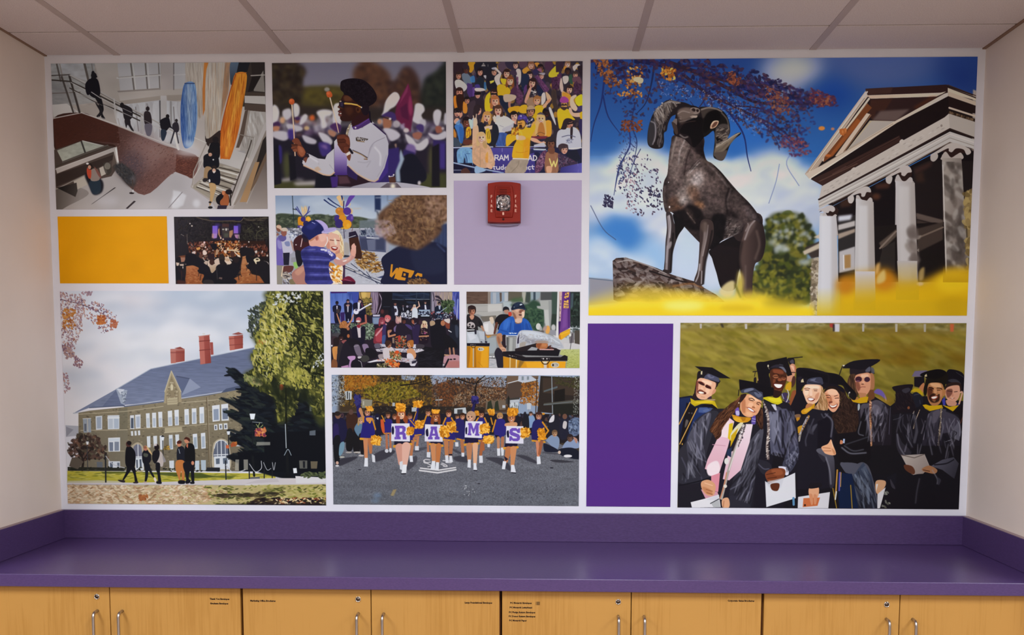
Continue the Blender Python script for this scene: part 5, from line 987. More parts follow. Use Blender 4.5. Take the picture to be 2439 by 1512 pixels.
PICS['boy'] = '''
o 645 455 .1763
bg 9098a8
g 7c8ca8 b4bcc8 900,60 900,360 60,50 2400,50 2400,420 60,420
c b0b8c4@.7~20 560,180 900,120 1200,200 1380,300 1200,360 700,300; c b4bcc8@.6~20 400,100 700,60 800,160 500,200; c c0a080@.5~8 1080,235 1230,230 1180,245
c 3c4436~4 60,320 300,310 450,330 640,310 800,330 950,350 1150,345 1300,370 1440,420 1440,560 60,560
k 300 60,26,0,40 4c5440@.8|2e362c@.8|5c6450@.6|6c705c@.5|3a4234@.8 70,340 700,320 1300,380 1400,470 900,500 70,480; f 6a747c@.8~6 1200,400 1450,380 1450,520 1200,520; f 7c8490@.7~5 1310,380 1440,370 1440,400 1310,410; b 3 60,300 1450,300 1450,520 60,520
l 1e2a34 9 292,60 318,500; l 2a3038 12 300,240 350,250
f 9a98a4 60,500 1600,500 1600,1270 60,1270
k 160 50,24,0,60 c4c4cc@.8|6a6c78@.8|3c3e4c@.7|a8a4ac@.7 60,500 1000,500 1000,700 60,700
g a8a6b0 b4b4be 1000,700 1400,1270 960,640 1560,640 1560,1270 960,1270
f 4c506c 1200,590 1560,620 1560,830 1200,800; f 3a3e58 1210,640 1540,640 1540,800 1230,790; f 6c7088@.8 1300,660 1420,650 1420,800 1320,800; f c0c0c8 1290,620 1470,630 1470,650 1300,640; l b8bcc4 8 1100,510 1400,515
f 2a3048 1222,530 1295,530 1295,600 1222,600; l c4c8d0 8 1215,605 1300,608; f 7c8498@.8 1300,520 1420,520 1420,600 1300,600; k 60 30,12,70,40 8c94a0@.7|4c5464@.7 1200,500 1420,500 1420,620 1200,620
l 2c3048 10 1010,1040 1500,1255; l 2c3048 9 1090,980 1260,1110 1450,1250; l 3c4058 8 1300,1090 1370,1190; l 34384c 9 1000,1010 1300,1140 1530,1230; l 2c3048 14 1130,1085 1200,1080; l c8c8d0 8 1020,1000 1240,1110; f 343c60 1440,1170 1560,1130 1560,1180; e 2c3040 1010,880 60,16; k 60 34,10,30,40 c4c4cc@.7|8c8c98@.6 1000,900 1400,1000 1500,1240 1020,1240
l d8c8b0@.8 6 1000,1020 1250,1120; c a09488@.7~6 1000,700 1060,720 1060,860 1000,840
f 1e2a4c 1405,60 1488,60 1490,270 1410,280; l c8ccd4 9 1420,92 1485,90; l c8ccd4 12 1425,262 1485,270; l 2a3040 14 1440,280 1455,330; l 3a4250 5 1580,60 1580,140
c 6c5ca4 80,640 160,680 175,760 165,880 190,990 85,1000; c 9c94c0@.7~4 90,660 150,700 150,780 100,760; f 8c8478 85,1000 175,1005 160,1260 90,1260; e 7a4c3c 110,500 34,50; c c8a890 85,460 140,470 150,540 120,510 80,490; c 8a5848 90,560 110,590 80,600
c b8b4c4 110,600 220,590 280,680 300,830 180,840 150,700; c 5c548c 100,610 190,590 210,650 150,680; e 8a5448 180,560 38,50; c c0b0a0 150,500 210,495 240,540 200,540 160,540; c 6c74a0@.8 190,690 250,680 260,740 210,740; f 1e1c2c 170,835 260,830 250,1000 180,1000; s a88478 24:16 280,680 310,800; f b4b8c8 230,560 340,560 420,680 300,690; k 30 30,14,30,60 d8d8e0@.8|4c5068@.7 240,540 420,560 420,640 260,640
c 5c3430 170,1020 300,1010 310,1050 280,1090 180,1110; c b0a498 160,1120 260,1120 270,1170 180,1190; k 40 40,12,30,60 6c5c58@.8|d0c8c0@.8|3a3438@.8 160,1100 340,1080 340,1250 180,1255; c 8cc050@.8~4 310,960 360,960 370,1040 330,1040; c 7a6c50 260,1200 340,1180 340,1255 270,1255; f 8c8a90 280,900 340,890 340,960 280,960; s d8c0a4 14 170,1020 150,1150
c 3c1c20 310,680 380,600 460,600 520,680 520,840 420,860 330,820; c 1a1820 340,800 440,840 430,980 380,1020 350,940; s d0b0b0 12 430,640 410,750; c 241c28@.8 420,590 490,590 500,680 450,680; e d8c8c8 345,725 10,8
k 24 60,8,100,24 d8b888|c8a470 420,230 500,220 480,330 430,330; l 34387c 14:8 340,230 420,330; l 34387c 12:8 355,210 430,340; l 34387c 12 520,210 500,290 450,340; l 4c4c8c 10 530,270 470,330
c c8821c 370,360 400,345 440,370 460,480 400,490 370,440; c d89828 470,370 510,340 545,370 530,410 480,420; e e8b048@.8~4 515,375 20,20; e 3c2c70 440,380 34,34; e 2c2454 480,440 40,40; e 4c3c80 400,480 40,20; c d0c0d8@.8 400,470 450,480 440,500 400,495
l 1e2a5c 18:10 725,118 800,175 890,225; l 1e2a5c 18:10 778,98 850,155 940,210; l 1e2454 16 960,60 975,120; c d8b07c 890,80 940,60 960,130 990,200 950,200 920,140; l c8a068 10 985,90 960,190; c 5c3c94 1070,65 1140,62 1090,130 1050,190 1010,215 1030,140; l 241c4c 14 990,140 985,250; l d8b07c 8 1080,170 1050,240; c d8a868@.8 1070,230 1110,260 1100,310 1070,290
e b8742c 935,270 58,50; e 4c3084 1035,272 54,52; e c07c28 960,330 44,44; e 3c2c74 900,370 40,48; e 50368c 1075,372 48,46; e cc8424 975,370 50,48; e 342864 925,440 52,60; e d89020 1035,450 60,62; e e8a838@.8~5 1050,470 24,30; e 4c3488 1085,340 30,30; e 8c6cb0@.6~3 1100,360 14,24; e d08a48@.7~3 920,250 18,14; c e0a030 950,500 1010,490 1050,515 980,512; s 6a4c50 8 1095,420 1110,500 1100,540
l 2c2440 9 990,510 1000,640; f 3c2440 975,1000 1010,1000 1010,1200 980,1200; c 6c1c34 960,1200 1060,1150 1150,1220 1110,1255 970,1255; s 9c5c74 6 1000,1190 1100,1220; c 3a1428 960,1215 1130,1225 1130,1260 950,1260
f 2c3450~4 2200,480 2400,440 2400,820 2200,820; K 20 8,300,0,0 3c4870@.6 2230,480 2400,440 2400,800 2230,800
c 1a1c34 1500,920 1640,800 1760,740 2000,700 2200,690 2320,740 2400,830 2400,1270 1550,1270 1540,1100
c 22263e@.8~14 1900,800 2200,760 2330,860 2330,1100 2000,1100; s 3a4468@.8~6 22 2250,720 2350,820
= shrub 1450,330 1620,170 1720,80 1900,50 2400,50 2400,380 2320,440 2300,560 2220,650 2100,740 1980,800 1800,760 1640,720 1540,640 1500,520
c 5c4030~14 $shrub
k 700 60,20,60,80 7a5a40@.7|4a3224@.8|8a6a4c@.6|3c281c@.8|6a4a34@.7|9a7a5c@.45 1500,360 1640,180 1760,80 2380,70 2380,380 2260,560 2080,720 1960,780 1640,690 1540,600
k 160 50,20,60,80 a0848c@.5|8c7470@.5|b49c90@.4 1420,400 1620,400 1700,560 1560,640 1420,600; k 140 50,18,60,80 9c7c68@.5|b08c74@.4|7c5c50@.5 2080,80 2390,80 2390,380 2100,420
b 8 1400,60 2400,60 2400,800 1400,800
k 160 50,10,60,70 7c5a3c@.6|4c3424@.7|98744c@.5 1600,120 1900,70 2250,420 2100,700 1800,740 1560,520
k 240 60,14,20,60 8a5c2c@.8|b4843c@.7|5c3a1c@.8|d0a45c@.6|3c2414@.7 1130,900 1240,800 1400,840 1500,1000 1530,1100 1400,1100 1200,1020
f 3a2018~2 1060,640 1180,600 1240,860 1230,920 1140,910 1080,840; f 241c30 1060,560 1150,540 1190,620 1060,640; l d8d8e0 7 1060,630 1150,600
f c88424 1612,1150 1630,990 1655,990 1645,1110 1700,1040 1730,1040 1720,1120 1700,1180 1670,1190 1690,1110 1640,1170; f c88424 1740,1030 1945,1080 1930,1120 1900,1170 1860,1170 1870,1110 1790,1085 1770,1160 1830,1175 1820,1210 1720,1200 1690,1180; f 1e1a2c 1790,1090 1850,1105 1840,1170 1770,1160; f c88424 1800,1110 1830,1118 1822,1150 1795,1145; f c88424 1950,1140 1985,1105 2050,1120 2050,1160 2020,1160 1990,1140 1970,1165
k 120 40,14,20,60 6a4c30|4a3020|8a6844 1880,1190 2100,1190 2150,1255 1840,1255
c d8a894 780,580 860,550 930,580 960,640 940,780 880,840 800,800 750,720; c e8d0b0 830,560 900,530 960,600 990,720 990,880 960,900 940,760 950,650 910,590; K 60 90,8,80,20 f0dcb8@.7|b88c58@.7 900,540 970,620 1000,880 940,890 940,640; c c07864@.7~6 760,680 800,700 800,790 760,760; s 6a2c24 9 805,660 860,668; s 6a2c24 9 890,665 930,672; c f4dcc8@.8~4 860,640 890,660 900,720 870,720; c 8a2c28 820,755 870,750 910,765 890,800 840,795; c fcf0ec 830,760 870,757 900,768 870,780; c c87c60@.7 880,820 940,800 930,870 890,880; c d8a078 880,860 960,840 970,920 900,910
c e8d4c0 800,1000 900,1010 980,1020 970,1180 920,1255 820,1255; k 60 50,20,60,70 d8902c|e8b060|b06820|f0dcc0 800,980 960,1010 960,1250 830,1250; c c07a24 790,960 850,980 870,1010 820,1010; s 4a3c84 10 790,1020 850,1090; s 4a3c84 8 780,1060 830,1110
c a87468 290,1110 420,1010 470,1000 480,1130 500,1255 350,1255; c c8947c@.7~6 330,1090 430,1020 460,1060 380,1140
c 3c3c84 420,800 520,740 660,745 780,790 880,860 870,920 800,960 790,1050 810,1160 830,1255 500,1255 470,1100 440,960 415,880
[ 420,800 520,740 660,745 780,790 880,860 870,920 800,960 790,1050 810,1160 830,1255 500,1255 470,1100 440,960 415,880
l 2a2a64 50 420,850 660,850 800,880; l 2a2a64 50 430,960 800,975; l 2a2a64 55 440,1070 810,1075; l 2a2a64 50 470,1180 840,1180; l 5a5c9c 22 430,795 600,790; l 5658a0 18 430,915 800,930; l 5658a0 18 430,1020 800,1030; l 5658a0 18 460,1130 820,1130; e 22225c@.6~20 480,1000 50,260
n .08,30,30 400,740 880,740 880,1255 400,1255
]
s c8c4e8 26 690,790 760,800 830,870; k 30 30,14,30,60 d8d4f0|8c84c0 700,770 790,790 870,870 820,880; f dcd0d8 880,910 900,885 950,930 930,945
c c08c84 860,920 960,930 1060,890 1100,830 1150,860 1130,910 1020,990 960,1010 880,980; c d8a898@.7~4 960,940 1050,910 1100,860 1060,940; c f0dcd8@.9 980,945 1030,930 1020,950 985,955
c d49c8c 1095,740 1130,710 1155,760 1155,850 1120,880 1085,840 1095,790; l d8a494 14 1105,800 1110,730; l d8a494 14 1128,800 1130,712; l d8a494 13 1145,810 1152,745; l c89080 14 1085,840 1095,790
c d8a090 520,660 600,600 700,570 780,590 775,680 740,740 700,760 620,745 540,740; c e4b4a4@.8~5 660,590 750,590 740,660 680,680; s f4e0dc@.9 12 765,620 770,680 740,740; c b87468 600,620 640,600 650,650 620,670; c a05c50 612,630 632,622 635,648 618,655; c b87c60 520,650 590,600 600,640 540,680
c 1c2054 420,540 440,470 520,410 600,390 680,400 740,480 720,560 640,590 560,640 520,660 480,600; c 2c3070@.8~8 480,480 580,420 640,440 560,520; c b0a0d0 600,392 690,400 770,470 780,560 720,570 720,510 660,430; c a498c8 700,540 790,500 870,490 895,510 870,540 800,560 700,570; s 8478b4 6 620,400 700,470 730,550; s c8bce0 7 700,560 800,555 890,520; s a8a8d8 8 560,420 600,440; c 10123c@.7~5 430,560 480,600 520,650 440,620
'''
PICS['banquet'] = '''
o 405 505 .11905
bg 1c161a
g 2c2830 1a1517 100,100 1000,700 70,90 1970,95 2010,1440 120,1440
K 500 60,18,60,80 302a2c@.6|231d20@.7|3a3232@.5|18141a@.7|2c2c26@.5 80,95 1960,100 1970,620 100,640
K 120 80,14,30,60 3c3a2c@.6|2a2820@.7|4c4834@.4 1440,280 1960,130 1960,560 1460,560; K 60 70,14,-30,50 342c2c@.7|1a1618@.7 140,150 800,150 800,540 140,560
f 1c1838 780,95 1450,100 1440,170 800,170; s 6a5a48 12 530,100 700,150 900,180 1200,180 1400,190 1480,110; s 6c5c48 10 1480,120 1560,170 1700,150; s 4a3c34 10 900,180 1300,170; s 5c5040 9 1700,140 1950,110; K 40 90,10,-20,30 544a3c@.7|3a322c@.8 1460,110 1960,110 1960,200 1500,180
e c0b0a8 398,228 14,14; e c8b8ac 438,275 16,16; e a89c94 1772,302 12,12; s 8a7c74 9 220,440 280,475; s 6c6058 8 340,440 350,620; s 7c7068 12 345,580 355,630; s 6c6050@.8 8 1735,480 1735,630; s 6c5c4c@.8 8 1865,540 1865,640; s 58543c@.8 14 1720,480 1760,400 1860,350; s 58543c@.8 12 1540,360 1620,300
f 241c2c 830,230 1400,240 1400,560 830,560
f 3c2c6c@.8~16 900,230 990,230 990,420 920,420; f 34286c@.8~16 1340,240 1420,240 1400,430 1340,430
g 7058c8 8c64b0 900,280 900,460 850,275 950,275 955,430 850,430; f a07ab8 855,430 950,430 940,520 880,530 840,500; f b88878@.8~6 840,430 870,430 880,530 840,520; g 6c54c8 9060b8 1310,280 1310,430 1275,275 1362,280 1365,430 1275,430; f a8789c 1290,450 1370,450 1360,540 1310,510; f c08a68 965,350 985,320 1000,440 1020,540 970,450; f b0805c@.9~4 1190,380 1260,360 1260,440 1220,520 1180,500; s 8a5c48 12 1020,460 1030,540; s d8c0b0 12 1380,460 1385,530
f 3c3434 1030,310 1180,310 1190,520 1060,520; e c8c0bc 1125,350 18,26; e b8b0a8 1065,348 22,12; f a89c98 1150,330 1170,335 1165,370; f 4a4a40 1090,430 1170,430 1160,500 1090,500; e e8c8b0 1018,520 14,20; e e0b8a0 1066,545 16,16; f 54342c@.7 1050,230 1180,240 1180,300 1040,300; l 2c1c1c 30 1000,290 1010,460
f 2c1812~10 560,580 1900,580 1960,900 400,900
K 340 40,24,0,90 a8602c@.8|d89048@.7|6c3018@.9|3a1a12@.9|e8b878@.6|8a4824@.8|c8784c@.7|2a1612@.9 900,570 1420,570 1410,900 880,900
K 240 44,24,0,90 6a3424@.8|3a1c18@.9|a8685c@.5|8a4a34@.7|241416@.9|c89c88@.4 350,600 900,580 900,980 400,900
K 200 44,24,0,90 5a2c20@.8|2c1616@.9|8a4c38@.6|a86c50@.5|1e1418@.9 1400,620 1960,660 1980,900 1420,860
k 40 16,14,0,90 f0e0d0|e8c49c|fff0e0 600,590 1400,560 1400,800 640,760
e e0c0c0 690,610 18,26; e d8a8a0 645,645 18,16; e e8c8b8 985,635 18,16; e f0e0d0 1105,640 10,12; e ecd0b0 1165,725 14,16; e e8c8a8 945,765 16,16; e e0c8c0 715,700 14,20; e d8c0c4 1445,705 12,22 20; e d0b8b8 1535,705 10,24; e c8b8b8 865,765 10,14; e c8c0bc 1580,600 14,16; e f0d8b0 1320,740 12,12; e f0d8b0 1365,755 12,12
c d0b8b0 440,810 490,780 520,800 490,850; c d8c0b4 660,780 700,760 745,810 730,850 670,855; c c88c50 530,720 600,700 610,740 550,760; c d0b8a8 1080,770 1130,765 1140,810 1100,820; f d0b494 1140,750 1300,750 1400,790 1390,810 1280,780 1150,775; s e0c8b0 16 1020,680 1060,760; s dcc8b4 20 1300,800 1340,850 1400,880; s e8dcd0 14 1360,880 1410,900; c d4bca8 1060,910 1150,900 1160,860 1210,960 1240,1020 1180,1050 1120,1010; c b8987c 1100,930 1180,930 1200,980 1130,980; c c8b0a0 900,960 980,920 1020,970 1020,1030 950,1080 900,1020; c b8a090 690,1000 760,980 740,1060 700,1050; c d0b8a4 770,980 800,960 830,1030 920,1040 950,1100 900,1180 840,1215 800,1110 760,1060; g c8b0a0 a08468 800,1000 860,1210 770,970 830,1030 950,1060 900,1180 840,1215 790,1080; c d8c8a8 1680,950 1760,915 1810,960 1790,990 1740,1000 1740,1060 1700,1000; e 3a2c24 1750,950 30,16; c c8b8b0 1700,790 1740,770 1750,810 1720,830; c b0a098 1880,980 1970,1010 1975,1070 1920,1020; c c8b0a0 130,1000 190,990 180,1060 140,1070; f c0a898 200,1040 280,1035 280,1075 205,1070; e d8ccc8 265,1105 8,24; s c8b4a4 14 670,910 700,970 760,990; s c8b8a8 12 1150,1040 1180,1130; e d8ccc8 1092,1180 18,22; c b8aca8 880,890 910,920 900,930; l d8ccc4 14 1215,940 1250,970; e c8b8ac 1950,875 16,22; e c8b4b4 1850,800 12,26 20; e a87c70 1780,880 20,20
g a86844 8a4c28 400,1050 500,1440 330,1080 470,1060 580,1110 590,1220 690,1250 690,1440 300,1440 330,1220; K 90 50,16,0,40 b87850@.5|7a3c20@.5 330,1090 580,1120 690,1300 680,1440 310,1440; g b07850 8a4c28 1500,900 1600,1440 1460,880 1530,870 1560,1060 1600,1160 1640,1240 1800,1280 1900,1420 1300,1440 1290,1330 1420,1260 1430,1100; K 120 60,16,0,40 c08858@.5|7a4020@.5|a06438@.5 1430,900 1560,900 1640,1240 1880,1400 1300,1440 1300,1320; f 9c6c58 215,900 330,895 290,990 230,1000; c 6a3c28 180,880 330,860 330,900 200,900
c 17141c 330,840 480,830 600,900 660,1000 760,1080 810,1200 760,1260 620,1210 580,1100 430,1060 330,1060 310,960; c 1a161c 200,890 215,1000 130,1000 120,930; c 15131a 930,1100 1010,1040 1120,1060 1240,1040 1300,990 1400,960 1430,1050 1400,1180 1360,1260 1280,1320 1150,1360 980,1340 930,1250; c 15131a 580,1150 850,1220 930,1200 960,1360 1280,1330 1300,1440 690,1440 690,1260 590,1220; c 18151b 1530,1060 1640,1080 1780,1020 1860,980 1980,1060 1995,1440 1900,1420 1800,1260 1660,1180 1560,1130; c 19151a 1410,720 1600,720 1700,800 1690,880 1560,870 1440,880; c 17141a 1520,890 1600,880 1660,960 1680,1050 1580,1060; c 17151d 120,1100 240,1130 300,1300 310,1440 125,1440; c 241820@.8 150,1100 250,1180 300,1260 260,1300; c 15131a 820,640 930,640 940,720 880,760 830,700; c 2c1c20 760,860 880,830 900,900 860,960 770,930; e 3c2420 845,1000 50,60; e 2c2422 1045,930 60,90; c 1f191c 1000,960 1090,960 1080,1060 1020,1060; e 4a2c24 1255,850 44,60; e 241a1c 1330,950 60,70; c a88468 930,780 960,750 970,830 920,860; c 221a1e 540,800 600,830 580,900 530,880; e 5c3a30 620,880 36,40
f 7a6058@.8 1000,1300 1060,1310 1050,1350 985,1330; s 3a3438 12 940,1120 960,1340; l 241c20 14 1370,1220 1390,1360; l 3a2420 14 1400,1180 1440,1290; l 241a1c 14 1740,1150 1740,1370; l 34201c 12 1640,1160 1600,1260; l 34221e 12 590,1200 580,1280; l 2c1c1c 12 630,1250 610,1360; l 4a2c24 12 1450,940 1410,1130; l 3a2420 14 240,1170 240,1340; e d0a888 1570,1030 10,18; l 3c2a28 10 1560,1060 1540,1170; c 2c2426 700,1360 850,1360 880,1440 690,1440; c 5a2c24@.6~10 160,1360 320,1380 320,1440 160,1440; l c8a090 8 310,1040 330,1040; e a86840 465,1085 20,16
b 3 70,90 2010,90 2010,1440 120,1440
'''
